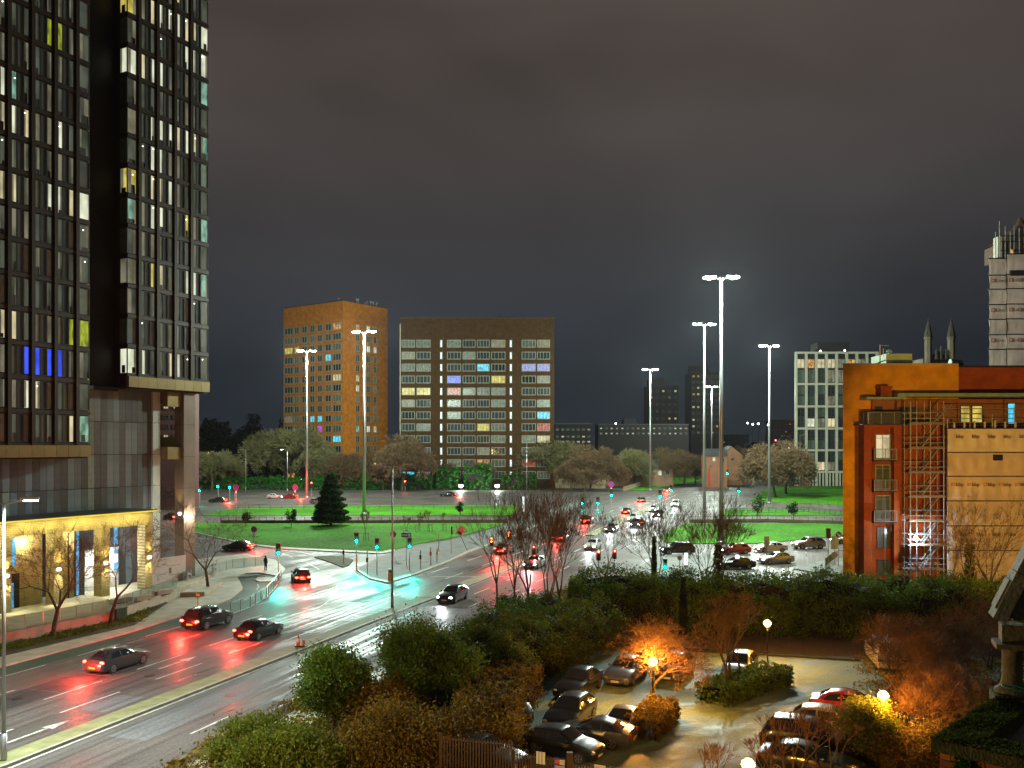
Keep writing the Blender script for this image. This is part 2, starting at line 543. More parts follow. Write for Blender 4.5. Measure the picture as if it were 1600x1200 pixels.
def curve_line(name, px, w=.16, z=.008, closed=False, dashed=False):
    pts = [g(x, y) for x, y in px]
    fine = []
    for i in range(len(pts) - 1):
        p0, p1, p2, p3 = pts[max(0, i - 1)], pts[i], pts[i + 1], pts[min(len(pts) - 1, i + 2)]
        for k in range(6):
            t = k / 6
            fine.append(.5 * ((2 * p1) + (-p0 + p2) * t + (2 * p0 - 5 * p1 + 4 * p2 - p3) * t * t + (-p0 + 3 * p1 - 3 * p2 + p3) * t ** 3))
    fine.append(pts[-1])
    mb = MB(); L = []
    for i, p in enumerate(fine):
        d = (fine[min(i + 1, len(fine) - 1)] - fine[max(i - 1, 0)]).normalized()
        q = Vector((d.y, -d.x, 0)) * w / 2
        L.append((p - q, p + q))
    for i in range(len(L) - 1):
        if dashed and (i // 3) % 2: continue
        (a, b), (c, d) = L[i], L[i + 1]
        mb.face([(a.x, a.y, z), (b.x, b.y, z), (d.x, d.y, z), (c.x, c.y, z)])
    return tag(mb.build(name, M_paint), kind='structure')
curve_line('curved_lane_line', [(480, 957), (505, 945), (524, 928), (527, 915), (548, 908)], .18, dashed=False)
curve_line('curved_lane_line', [(295, 838), (360, 848), (430, 862), (480, 880), (512, 900), (516, 920), (490, 940)], .18, dashed=True)
curve_line('curved_lane_line', [(446, 858), (500, 870), (540, 886), (560, 900), (574, 912)], .2)
curve_line('cycle_line', [(381, 938), (392, 933), (399, 927)], .12, .02)
curve_line('cycle_line', [(401, 921), (404, 917), (402, 913)], .12, .02)
curve_line('stop_line', [(672, 901), (800, 901)], .22)
curve_line('give_way_line', [(330, 905), (345, 910), (350, 920)], .3, .126)
# ================================================================== BUILDINGS
M_bronze = mat('bronze_cladding', (0.046, 0.029, 0.018), 0.42, .3, var=.2, scale=.6)
M_fascia = mat('brass_fascia', (0.27, 0.20, 0.08), 0.4, .5, var=.2, scale=.8, rnd=.12)
M_dark = mat('dark_metal', (0.022, 0.02, 0.018), 0.5, .3, var=.2)
M_soffit = mat('dark_soffit', (0.03, 0.026, 0.022), .7)
M_blind = mat('blind_behind_glass', (0.26, 0.32, 0.28), 0.16, var=.25, scale=.8, rnd=.45, spec=.8)
M_glassdk = mat('dark_glass', (0.030, 0.036, 0.042), 0.08, var=.2, scale=.7, rnd=.5, spec=.9)
M_glassgreen = mat('greenish_glass', (0.07, 0.10, 0.08), 0.1, var=.3, scale=.8, rnd=.5, spec=.9)
M_frame = mat('window_frame_dark', (0.05, 0.045, 0.04), .5)
M_white_frame = mat('window_frame_pale', (0.20, 0.21, 0.15), .65, var=.25)
LIT = {
    'warm': emit('room_warm', (1.0, .86, .50), .62, .40, .9, (1, 1, .5)),
    'white': emit('room_white', (.96, 1.0, .74), .72, .35, .9, (1, 1, .5)),
    'dim': emit('room_dim', (.75, .70, .46), .20, .5, .9, (1, 1, .5)),
    'faint': emit('unlit_pane_glow', (.58, .66, .48), .095, .6, .8, (1, 1, .5)),  # slight glow added to the tower's unlit windows to lift their tone
    'yellow': emit('room_yellow', (1.0, .80, .16), .58, .45, 1.0, (1, 1, .7)),
    'lime': emit('room_lime', (.62, .74, .06), .45, .6, 3.0, (1, 1, .3)),
    'blue': emit('room_blue', (.05, .10, 1.0), 1.0, .4, 1.5, (1, 1, .4)),
    'cyan': emit('room_cyan', (.12, .72, 1.0), .95, .6, 1.6, (1, 1, .5)),
    'magenta': emit('room_magenta', (.8, .1, .95), .8, .3, 1.2),
    'green': emit('room_green', (.45, .85, .62), .42, .6, 1.6, (1, 1, .6)),
    'red': emit('room_red', (1.0, .12, .08), .35, .8, 1.0),
    'orange': emit('room_orange', (1.0, .50, .16), .55, .8, 1.4),
    'lilac': emit('room_lilac', (.45, .45, 1.0), .7, .95, 5.0, (1, 1, 1)),
}
def skew_box(x0, x1, y0, y1, z0, z1, k):
    """block whose flanks run back at slope k"""
    mb = MB(); d = k * (y1 - y0)
    a = [(x0, y0), (x1, y0), (x1 + d, y1), (x0 + d, y1)]
    lo = [(x, y, z0) for x, y in a]; hi = [(x, y, z1) for x, y in a]
    for i in range(4):
        j = (i + 1) % 4
        mb.face([lo[i], lo[j], hi[j], hi[i]])
    mb.face(hi); mb.face(lo[::-1])
    return mb
def window_mesh(w, h, frame=.06, depth=.10, panes=1, mats=None, sill=0.0, split=None):
    """framed window, centre at the bottom middle, facing -y, with mullions; glass set back behind the frame"""
    mb = MB()
    x0, x1 = -w / 2, w / 2
    mb.box(x0, x0 + frame, -depth, 0, 0, h)
    mb.box(x1 - frame, x1, -depth, 0, 0, h)
    mb.box(x0 + frame, x1 - frame, -depth, 0, 0, frame)
    mb.box(x0 + frame, x1 - frame, -depth, 0, h - frame, h)
    for k in range(1, panes):
        x = x0 + w * k / panes
        mb.box(x - frame * .3, x + frame * .3, -depth * .8, 0, frame, h - frame)
    if split:
        mb.box(x0 + frame, x1 - frame, -depth * .75, 0, h * split - frame * .25, h * split + frame * .25)
    if sill:
        mb.box(x0 - .05, x1 + .05, -depth - .08, 0, -.08, -.003)
    mb.face([(x0 + frame, -.03, frame), (x1 - frame, -.03, frame), (x1 - frame, -.03, h - frame), (x0 + frame, -.03, h - frame)], 1)
    me = mb.mesh('window', mats or [M_frame, M_glassdk])
    me['whd'] = (w, h)
    return me
ROOMY = {'room_warm', 'room_white', 'room_yellow', 'room_green', 'unlit_pane_glow'}
ROOM = {'on': True, 'rng': random.Random(31)}
def window(mesh, parent, loc, rotz, glass, name='window'):
    o = link(name, mesh, parent, loc, (0, 0, rotz))
    o.material_slots[1].link = 'OBJECT'
    o.material_slots[1].material = glass
    if glass.name in ROOMY and parent is not None and ROOM['on']:
        b = mesh['whd']; w, h = b[0], b[1]
        rw = ROOM['rng']
        if rw.random() < .55:      # a curtain half drawn, given its own glow for the light behind
            cw = w * rw.uniform(.18, .42); sd = rw.choice((-1, 1))
            x0 = -w / 2 + .06 if sd < 0 else w / 2 - .06 - cw
            MB().box(x0, x0 + cw, -.042, -.034, .07, h - .07).build('curtain', LIT['dim'], o)
        if rw.random() < .45:      # furniture against the glass
            fw = w * rw.uniform(.35, .75); fx = rw.uniform(-w / 2 + .06, w / 2 - .06 - fw)
            MB().box(fx, fx + fw, -.046, -.036, .07, rw.uniform(.35, .95)).build('furniture', M_frame, o)
        if rw.random() < (.10 if glass.name == 'unlit_pane_glow' else .3):
            MB().ball((rw.uniform(-w * .25, w * .25), -.06, h - rw.uniform(.25, .6)), .055, 8).build('ceiling_lamp', emit('ceiling_lamp_glow', (1, .95, .8), 6), o)
    return o

M_towerglass = mat('tower_grey_glass', (.085, .105, .10), .12, var=.3, scale=.5, rnd=.5, spec=.9)
# ------------------------------------------------------------------ glass student tower on the left
TO = Vector((-35.7, 89.0, 0)); TROT = math.atan2(.882, .471)
T = thing('apartment_tower', 'tall dark glass apartment tower with rows of narrow lit windows and bronze pillars', 'building', TO, TROT)
# local axes: x along the street front (away from the camera), -y towards the road
def tower_block(x0, x1, front, zb, floors, cols, lit, side=False):
    fh = 3.0
    zt = zb + 1.1 + floors * fh
    back = front + 11
    MB().box(x0 + .1, x1 - .1, front + .42, back, zb + .02, zt + .3).build('core_wall', M_bronze, T)
    # soffit under the block, fascia panels round its foot
    n = max(3, int((x1 - x0) / 1.12))
    fm = MB().box(-(x1 - x0) / n / 2 + .012, (x1 - x0) / n / 2 - .012, 0, .4, 0, 1.08).mesh('fascia_panel', M_fascia)
    for k in range(n):
        link('fascia_panel', fm, T, (x0 + (k + .5) * (x1 - x0) / n, front + .0, zb))
    pil = MB().box(-.17, .17, 0, .42, 0, floors * fh + .35).mesh('pillar', M_bronze)
    band = None
    wm = {}
    x = x0
    edges = []
    for kind, w in cols:
        edges.append((kind, x, w)); x += w
    for kind, xx, w in edges:
        if kind == 'P':
            link('pillar', pil, T, (xx + w / 2, front + .03, zb + 1.1))
    bandm = MB().box(x0 + .02, x1 - .02, front + .16, front + .42, -.19, .19).mesh('floor_band', M_bronze)
    for f in range(floors + 1):
        link('floor_band', bandm, T, (0, 0, zb + 1.1 + f * fh))
    ci = 0
    for kind, xx, w in edges:
        if kind == 'P':
            continue
        if (kind, w) not in wm:
            wm[(kind, w)] = window_mesh(w - .04, 2.5, .05, .12)
        for f in range(floors):
            z = zb + 1.1 + f * fh + .25
            if kind == 'G':
                window(wm[(kind, w)], T, (xx + w / 2, front + .38, z), 0, M_towerglass, 'glass_panel')
                continue
            key = lit.get((f, ci))
            window(wm[(kind, w)], T, (xx + w / 2, front + .36, z), 0, LIT[key] if key else (LIT['faint'] if (f * 7 + ci * 5) % 9 < 7 else M_blind))
        if kind == 'L':
            ci += 1
    if side:
        sm = window_mesh(1.1, 2.5, .05, .1)
        for f in range(floors):
            key = lit.get((f, 'S'))
            window(sm, T, (x0 + .06, front + .75, zb + 1.1 + f * fh + .25), R(-90), LIT[key] if key else M_glassgreen)
    return zt
P = ('P', .5)
colsB = [('L', 1.15), P, ('L', .58), ('G', .58), ('L', .58), P, ('L', .58), ('G', .58), ('L', .58), P, ('L', .56), ('G', .56), ('L', .56), P, ('L', .56), ('G', .56), ('L', 1.05)]
litB = {}
def setl(d, f, spec):
    for k in spec.split():
        c, v = k.split(':')
        d[(f, c if c == 'S' else int(c))] = v
setl(litB, 0, 'S:white 0:white 1:white 4:warm 5:white')
setl(litB, 1, '4:dim')
setl(litB, 3, 'S:dim 0:dim 2:yellow 3:warm 6:white 7:white 8:green 4:dim')
setl(litB, 4, '2:dim 1:dim')
setl(litB, 5, '2:white 3:white 6:yellow 7:dim 8:green 1:dim 0:green')
setl(litB, 6, 'S:yellow 0:yellow 1:dim 2:warm 3:warm 4:white 5:dim')
setl(litB, 7, '2:white 3:white 4:dim 5:dim')
setl(litB, 8, '0:dim 2:white 3:white 4:white 5:warm 6:white 7:warm 8:green')
setl(litB, 9, '6:dim')
setl(litB, 10, 'S:white 0:white 1:warm 2:white 3:white 6:dim 8:green')
setl(litB, 11, '6:white 7:white 8:white')
setl(litB, 12, 'S:yellow 0:yellow 1:dim 2:warm 3:white 4:white 5:white 6:warm 7:warm 8:white')
setl(litB, 13, '1:white 3:dim 5:warm 0:green')
xB = -1.1
tower_block(xB, xB + sum(w for _, w in colsB), 2.1, 20.9, 14, colsB, litB, side=True)
colsA = []
for k in range(6):
    colsA += [('L', .56), ('G', .58), ('L', .56), P]
colsA += [('L', 1.12)]
wA = sum(w for _, w in colsA)
# window columns counted from the left end: 13, of which the last eight stand in the picture
litA = {}
def setA(f, spec):
    for k in spec.split():
        c, v = k.split(':')
        litA[(f, 4 + int(c))] = v
setA(0, '7:warm 8:green')
setA(1, '3:white 4:warm 2:dim')
setA(2, '1:dim 3:blue 4:blue 5:blue 6:blue')
setA(3, '1:warm 2:warm 5:dim 7:lime 8:lime')
setA(7, '1:warm 2:warm 5:white 6:white 7:warm 8:white')
setA(6, '2:dim 3:dim')
setA(8, '6:dim')
setA(9, '1:warm 2:white 3:warm 5:dim 6:white 4:dim')
setA(10, '1:white 2:green 5:dim')
setA(12, '5:lime 6:lime')
setA(14, '3:warm 4:dim')
tower_block(-5.6 - wA, -5.6, 1.7, 14.0, 16, colsA, litA)
ROOM['on'] = False
# recess between the two blocks, with a single column of narrow windows
MB().box(-5.55, -1.15, 4.2, 12, 20.9, 63).build('recess_wall', M_dark, T)
rm = window_mesh(.62, 2.5, .05, .1)
for f, key in ((2, 'warm'), (5, 'yellow'), (9, 'warm'), (10, 'warm'), (12, 'yellow'), (13, 'warm'), (7, 'orange'), (6, None), (8, None), (11, None), (3, None), (4, None), (14, None)):
    window(rm, T, (-4.3, 4.18, 21 + (f - 2) * 3.0 + .3), 0, LIT[key] if key else M_blind)
MB().box(-5.6, xB, 3.6, 4.2, 20.5, 20.9).box(-5.6 - wA, 9.3, 5.0, 13, 62, 64).build('roof_slab', M_dark, T)
# soffits
MB().box(-5.6 - wA, -5.65, 2.15, 12, 13.85, 13.98).box(xB, 9.4, 2.55, 13, 20.75, 20.88).build('soffit', M_soffit, T)
# set-back curtain wall below the blocks
M_cw = mat('violet_grey_panel', (0.165, 0.215, 0.245), 0.20, .1, var=.3, scale=.5, rnd=.3)
M_cwb = mat('brown_panel', (0.105, 0.105, 0.105), 0.3, .2, var=.2, rnd=.2)
M_cwg = mat('pale_green_panel', (0.27, 0.32, 0.28), 0.25, .1, var=.2, rnd=.3)
MB().box(-17.5, 4.15, 4.75, 14, .9, 20.75).build('curtain_wall_core', M_dark, T)
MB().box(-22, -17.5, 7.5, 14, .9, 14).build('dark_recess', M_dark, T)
random.seed(3)
pw = 21.6 / 30
for k in range(30):
    wk = random.choice([M_cw, M_cw, M_cwg, M_cw, M_cwb]) if k % 3 else M_cwb
    ww = pw * (.72 if k % 3 == 0 else 1.1)
    for f in range(6):
        mb = MB().box(-pw / 2 + .012, pw / 2 - .012, 0, .12, .02, 3.26)
        z = .95 + f * 3.3
        if z + 3.2 > (13.8 if k < 16 else 20.7): 
            pass
        h = min(3.26, 20.72 - z)
        mb = MB().box(-pw / 2 + .012, pw / 2 - .012, 0, .1 + .05 * (k % 2), .02, h)
        mb.build('curtain_panel', wk if (f + k) % 5 else M_cw, T, loc=(-17.5 + (k + .5) * pw, 4.6, z))
M_celadon = mat('pale_celadon_panel', (0.50, 0.60, 0.55), .35, var=.12, scale=.4)
for f in range(6):
    z = .95 + f * 3.3
    MB().box(3.65, 4.6, 4.3, 4.58, z + .02, min(z + 3.27, 20.7)).build('end_panel', M_celadon, T)
# corner column carrying the far block, with bridging beams
M_colb = mat('bronze_column_panel', (0.23, 0.17, 0.125), .45, .25, var=.2, scale=.5)
for f in range(6):
    z = .2 + f * 3.42
    MB().box(6.6, 8.15, 3.0, 4.4, z + .015, z + 3.405).build('column_casing', M_colb, T)
MB().box(6.65, 8.1, 3.05, 4.35, 0, 20.8).build('column_core', M_dark, T)
for bb in ((7.0, 7.9, 4.42, 12, 14.8, 16.0), (7.0, 7.9, 4.42, 12, 19.6, 20.7), (4.7, 6.58, 3.3, 4.2, 13.6, 14.9), (4.7, 6.58, 3.3, 4.2, 19.2, 20.7)):
    MB().box(*bb).build('bridging_beam', M_fascia, T)
MB().box(6.9, 8.0, 9.6, 11.0, 0, 20.7).build('rear_column', M_colb, T)
sc_glow = emit('sconce_glow', (1.0, .88, .55), 14)
MB().box(6.50, 6.58, 3.45, 3.75, 7.6, 7.85).build('wall_light', sc_glow, T)
lamp('column_uplight', 'SPOT', (6.2, 3.6, 7.9), 700, (1, .72, .3), T, .1, (R(180), R(-12), 0), R(70))
MB().ball((7.4, 2.85, 7.4), .16, 10).build('flood_light', emit('flood_glow', (1, .93, .8), 60), T)
lamp('column_flood', 'POINT', (7.4, 2.3, 7.4), 300, (1, .9, .7), T, .15)

# ------------------------------------------------------------------ yellow stone podium in front of the tower
def stone_material(name, a, b, sx=1.0):
    m = bpy.data.materials.new(name); m.use_nodes = True
    t = m.node_tree; p = t.nodes['Principled BSDF']
    tc = N(t, 'ShaderNodeTexCoord')
    mp = N(t, 'ShaderNodeMapping'); mp.inputs['Rotation'].default_value = (R(90), 0, 0)
    t.links.new(tc.outputs['Object'], mp.inputs['Vector'])
    br = N(t, 'ShaderNodeTexBrick')
    br.inputs['Color1'].default_value = (*a, 1); br.inputs['Color2'].default_value = (*b, 1)
    br.inputs['Mortar'].default_value = (a[0] * .5, a[1] * .5, a[2] * .5, 1)
    br.inputs['Scale'].default_value = 1.0
    br.inputs['Brick Width'].default_value = .45 * sx; br.inputs['Row Height'].default_value = .15 * sx
    br.inputs['Mortar Size'].default_value = .012 * sx
    t.links.new(mp.outputs['Vector'], br.inputs['Vector'])
    nz = N(t, 'ShaderNodeTexNoise'); nz.inputs['Scale'].default_value = .7; nz.inputs['Detail'].default_value = 6
    t.links.new(tc.outputs['Object'], nz.inputs['Vector'])
    mr = N(t, 'ShaderNodeMapRange'); mr.inputs['From Min'].default_value = .3; mr.inputs['From Max'].default_value = .7
    mr.inputs['To Min'].default_value = .75; mr.inputs['To Max'].default_value = 1.25
    t.links.new(nz.outputs['Fac'], mr.inputs['Value'])
    s = N(t, 'ShaderNodeVectorMath', operation='SCALE')
    t.links.new(br.outputs['Color'], s.inputs[0]); t.links.new(mr.outputs['Result'], s.inputs['Scale'])
    t.links.new(s.outputs['Vector'], p.inputs['Base Color'])
    p.inputs['Roughness'].default_value = .85
    p.inputs['Specular IOR Level'].default_value = .12
    return m
M_stone = stone_material('buff_stone', (.47, .40, .21), (.39, .33, .16))
M_podglass = emit('pool_blue_window', (.16, .55, .95), .75, .6, 2.0, (1, 1, .6))
PD = thing('entrance_podium', 'low buff stone entrance block with lit pillars and narrow blue windows below the dark tower', 'building', TO, TROT)
pz, ptop = 0.9, 8.6
pillar_x = [-.45, -5.35, -10.2, -15.0, -19.8, -24.6]
for px_ in pillar_x:
    MB().box(px_ - .45, px_ + .45, 0, 1.1, pz, ptop - 1.35).build('stone_pillar', M_stone, PD)
MB().box(-25.2, 0.02, -.004, 1.0, ptop - 1.35, ptop - .04).build('stone_lintel', M_stone, PD)
MB().box(-25.4, .25, -.45, 4.4, ptop - .04, ptop + .12).build('canopy_roof', mat('zinc_roof', (.06, .055, .05), .45, .3), PD)
MB().box(-25.4, .25, -.5, -.452, ptop - .06, ptop + .05).build('canopy_light_strip', emit('canopy_glow', (1.0, .84, .08), .9), PD)
# recessed back walls, door and window openings, bay by bay
for i in range(5):
    a, b = pillar_x[i + 1] + .45, pillar_x[i] - .45
    if i == 0:      # open white-lit lobby bay
        MB().box(a, b, 3.9, 4.1, pz, ptop - 1.35).build('lobby_back_wall', mat('lobby_wall', (.55, .55, .5), .5), PD)
        MB().box(a, b, 3.86, 3.895, 4.9, 7.0).build('lobby_glazing', M_glassdk, PD)
        for xx in (a + 1.15, a + 3.45):
            MB().box(xx, xx + .42, 3.78, 3.855, 5.2, 7.1).build('window', M_podglass, PD)
            MB().box(xx, xx + .42, 3.78, 3.855, 2.6, 4.6).build('window', M_podglass, PD)
        MB().box(a + .3, b - .2, 3.78, 3.85, 3.4, 4.2).build('lobby_light', emit('lobby_glow', (1, .97, .88), 7.0), PD)
    elif i == 1:
        MB().box(a, b - 1.4, 2.0, 2.2, pz, ptop - 1.35).build('stone_bay_wall', M_stone, PD)
        MB().box(b - 1.4, b, 2.4, 2.6, pz, ptop - 1.35).build('bay_glazing', M_glassdk, PD)
        MB().box(b - .9, b - .65, 2.33, 2.398, pz + .1, 7.0).build('window', M_podglass, PD)
        MB().box(a + .35, a + .75, 1.93, 1.998, 4.9, 7.1).build('window', M_podglass, PD)
        MB().box(a + .35, a + .75, 1.93, 1.998, pz + .1, 4.2).build('window', M_podglass, PD)
        MB().box(a + 1.9, a + 1.98, 1.9, 1.998, pz, 7.0).build('downpipe', M_dark, PD)
    else:
        MB().box(a, b, 1.6, 1.8, pz, ptop - 1.35).build('stone_bay_wall', M_stone, PD)
        MB().box(a + .3, a + .66, 1.53, 1.598, 4.6, 7.0).build('window', M_podglass, PD)
        MB().box(a + 1.05, a + 1.4, 1.53, 1.598, 4.6, 7.0).build('window', M_podglass, PD)
        d = MB().box(a + .2, a + 1.7, 1.5, 1.598, pz, 3.9).build('door_surround', M_dark, PD)
        MB().box(a + .25, a + 1.15, 1.46, 1.498, pz + .06, 3.1).build('door', M_podglass, d)
for i, px_ in enumerate(pillar_x[:5]):
    z = 3.9
    MB().box(px_ - .16, px_ + .16, -.13, -.004, z, z + .22).build('wall_light', sc_glow, PD)
    lamp('wall_uplight', 'SPOT', (px_, -.32, z + .2), 420, (1, .78, .26), PD, .06, (R(180), 0, 0), R(75))
    lamp('wall_downlight', 'SPOT', (px_, -.32, z), 420, (1, .84, .45), PD, .06, (0, 0, 0), R(75))
for i in range(5):
    xm = (pillar_x[i] + pillar_x[i + 1]) / 2
    lamp('canopy_light', 'AREA', (xm, -.75, ptop - .25), 95, (1, .86, .28), PD, size=(4.4, .12), rot=(R(28), 0, 0))
    lamp('bay_light', 'POINT', (xm, 1.0, 6.6), 300, (1, .85, .46) if i else (1, .96, .86), PD, .2)
lamp('lobby_lamp', 'POINT', (-2.9, 2.9, 4.0), 900, (1, .97, .90), PD, .3)

# ------------------------------------------------------------------ raised plaza, its glass balustrade, planted verge
def tl(x, y, z=0.0):      # tower-local to world
    return Matrix.Translation(TO) @ Matrix.Rotation(TROT, 4, 'Z') @ Vector((x, y, z))
slab('plaza', [tl(*p) for p in ((-45, -8.0), (-11, -7.9), (1, -2.6), (7, .6), (14, 6), (14, 16), (-45, 16))], 0, .9, M_conc)
slab('plaza_step', [tl(*p) for p in ((1, -2.65), (7.0, .55), (8.2, -1.2), (2.4, -4.6))], .0, .52, M_conc)
BL = thing('glass_balustrade', 'long clear glass balustrade along the plaza edge above the low concrete wall', 'balustrade', tl(0, 0, 0), TROT)
M_clear = bpy.data.materials.new('balustrade_glass'); M_clear.use_nodes = True
_p = M_clear.node_tree.nodes['Principled BSDF']
_p.inputs['Base Color'].default_value = (.86, .96, .92, 1); _p.inputs['Roughness'].default_value = .03
_p.inputs['Transmission Weight'].default_value = .92; _p.inputs['IOR'].default_value = 1.05
def glass_run(parent, pts, z, h, step=1.5):
    for (ax, ay), (bx, by) in zip(pts[:-1], pts[1:]):
        L = math.hypot(bx - ax, by - ay); n = max(1, round(L / step)); an = math.atan2(by - ay, bx - ax)
        gm = MB().box(.02, L / n - .02, -.008, .008, 0, h).mesh('glass_panel', M_clear)
        pm = MB().box(-.02, .02, -.025, .025, -.02, h + .03).mesh('post', mat('brushed_steel', (.5, .52, .5), .35, .9, var=.1))
        for k in range(n):
            q = (ax + (bx - ax) * k / n, ay + (by - ay) * k / n, z)
            link('glass_panel', gm, parent, q, (0, 0, an)); link('post', pm, parent, q, (0, 0, an))
glass_run(BL, [(-36, -7.75), (-11, -7.6), (.9, -2.4)], .9, 1.1)
BL2 = thing('glass_balustrade', 'shorter glass balustrade by the white hoarding at the foot of the tower column', 'balustrade', tl(0, 0, 0), TROT)
glass_run(BL2, [(4.9, 1.2), (15, 4.4), (19, 3.0)], .75, 1.1)
WL = thing('retaining_wall', 'low pale concrete retaining wall under the plaza balustrade', 'wall', tl(0, 0, 0), TROT)
for (ax, ay), (bx, by) in zip([(-40, -8.12), (-11, -8.02)], [(-11, -8.02), (.9, -2.75)]):
    L = math.hypot(bx - ax, by - ay); n = round(L / 2.4); an = math.atan2(by - ay, bx - ax)
    bmw = MB().box(.01, L / n - .01, -.1, .1, -.05, 1.0).mesh('wall_panel', M_conc)
    for k in range(n):
        link('wall_panel', bmw, WL, (ax + (bx - ax) * k / n, ay + (by - ay) * k / n, 0), (0, 0, an))
slab('verge', gp((-120, 1062), (0, 1029), (120, 1000), (210, 979), (262, 944), (240, 940), (169, 973), (8, 1008), (-120, 1036)), -.02, .16, mat('planting_soil', (.05, .045, .02), .95, var=.5))
HB = thing('hoarding', 'white hoarding board with small brown notices beside the tower column', 'hoarding', tl(1.2, 1.6, .9), TROT)
MB().box(0, 4.4, 0, .08, 0, 2.6).build('board', mat('white_board', (.62, .62, .58), .6, var=.08), HB)
MB().box(2.2, 2.5, -.012, -.002, .9, 1.5).box(2.2, 3.6, -.012, -.002, .72, .76).box(1.9, 3.7, -.012, -.002, 1.68, 1.72).build('notice', mat('notice_brown', (.25, .13, .05), .6), HB)
# cycle hoops and handrails on the plaza corner
rail_m = mat('rail_steel', (.55, .56, .52), .35, .8, var=.1)
for k, (hx, hy) in enumerate(((1.6, -1.0), (1.9, -.8), (4.6, .2), (4.9, .5))):
    h = thing('handrail', ['first steel hoop handrail on the plaza corner counted from the left', 'second steel hoop handrail on the plaza corner counted from the left', 'third steel hoop handrail on the plaza corner counted from the left', 'rightmost steel hoop handrail on the plaza corner'][k], 'handrail', tl(hx, hy, .9), TROT + R(30), 'steel hoop handrails on the plaza corner')
    MB().tube((0, 0, 0), (0, 0, .85), .03, n=6).tube((0, 0, .85), (1.1, 0, .55), .03, n=6).tube((1.1, 0, .55), (1.1, 0, -.35), .03, n=6).build('rail', rail_m, h)
for k, (hx, hy) in enumerate(((-2.4, -4.2), (-5.6, -5.2), (-7.4, -4.4))):
    b = thing('plaza_bench', ['block bench on the plaza nearest the pale corner step', 'middle block bench on the plaza behind the glass balustrade', 'leftmost block bench on the plaza in front of the lobby bay'][k], 'bench', tl(hx, hy, .9), TROT, 'block benches behind the balustrade')
    MB().box(-.9, .9, -.4, .4, .1, .48).build('seat', M_conc, b); MB().box(-.7, .7, -.3, .3, 0, .1).build('plinth', M_dark, b)
cb = thing('utility_cabinet', 'green street cabinet on the planted verge beside a bare tree', 'cabinet', g(187, 972), TROT)
M_cab = mat('cabinet_green', (.02, .12, .06), .5, var=.15)
MB().box(-.55, .55, -.25, .25, 0, 1.15).build('body', M_cab, cb); MB().box(-.6, .6, -.3, .3, 1.15, 1.22).build('lid', M_cab, cb)
MB().box(-.5, -.02, -.275, -.252, .08, 1.1).box(.02, .5, -.275, -.252, .08, 1.1).build('door', M_cab, cb)

# ------------------------------------------------------------------ council towers
def brick_face(name, a, b, k=1.0):
    return stone_material(name, a, b, k)
M_orange = stone_material('orange_brick', (.48, .165, .016), (.41, .135, .012), 1.6)
M_brown = stone_material('brown_brick', (.062, .032, .011), (.050, .025, .008), 2.2)
M_slit = emit('stair_light', (.80, .92, 1.0), 1.3, .5, 3)
def flat_glass():
    return random.choice([M_glassdk] * 5 + [M_blindpale] * 3)
M_blindpale = mat('pale_blind', (.085, .10, .078), .25, var=.6, scale=1.2, rnd=.6, spec=.7)
s = 320 / 1400
BT = thing('apartment_block', 'wide brown brick apartment slab with bands of pale framed windows behind a green hedge', 'building', at(626, 697, 320) - Vector((0, 0, CAM_H)), 0)
def bz(y): return CAM_H + (HORIZON - y) * s
wbt = 240 * s
MB().box(0, wbt, 0, 20, -.5, bz(497)).build('wall', M_brown, BT)
MB().box(-.35, -.004, .2, 19.8, -.5, bz(497) - 2).build('side_wall', mat('pale_render', (.42, .38, .30), .7), BT)
MB().box(-.2, wbt + .2, -.2, 20.2, bz(497) + .003, bz(495.5)).build('roof_edge', M_dark, BT)
MB().box(34, 44, 6, 12, bz(495.5), bz(491)).box(4, 7, 8, 11, bz(495.5), bz(492)).tube((35.5, 3, bz(495)), (35.5, 3, bz(487)), .2, n=5).build('roof_plant', M_dark, BT)
random.seed(11)
X = lambda c: (c - 733) / 3.2 * s
spec = {(2, 4): 'cyan', (3, 2): 'blue', (3, 5): 'yellow', (4, 0): 'yellow', (4, 1): 'yellow', (5, 0): 'dim', (2, 6): 'lilac', (2, 7): 'lilac', (6, 7): 'cyan', (7, 4): 'yellow',
        (8, 7): 'warm', (0, 5): 'dim', (0, 7): 'dim', (1, 0): 'dim', (11, 0): 'cyan', (11, 1): 'lilac', (4, 2): 'red', (3, 7): 'dim', (7, 7): 'red', (9, 4): 'dim', (10, 4): 'orange', (10, 6): 'red', (9, 7): 'dim'}
spans = [(738, 805), (812, 883), (965, 1035), (1043, 1107), (1115, 1178), (1186, 1257), (1338, 1409), (1415, 1480)]
wmB = {}
for r in range(12):
    zc = bz(537 + 18.67 * r)
    for c, (a, b) in enumerate(spans):
        w = (b - a) / 3.2 * s
        if round(w, 2) not in wmB:
            wmB[round(w, 2)] = window_mesh(w, 2.75, .24, .22, 4, [M_white_frame, M_glassdk])
        key = spec.get((r, c))
        window(wmB[round(w, 2)], BT, (X((a + b) / 2), -.004, zc - 1.37), 0, LIT[key] if key else flat_glass())
    for c in (936, 1284):
        q = window_mesh(.95, 2.7, .2, .2, 1, [M_white_frame, M_glassdk]) if r == 0 and c == 936 else slit
        slit = q
        window(q, BT, (X(c), -.004, zc - 1.35), 0, M_slit, 'stair_window')
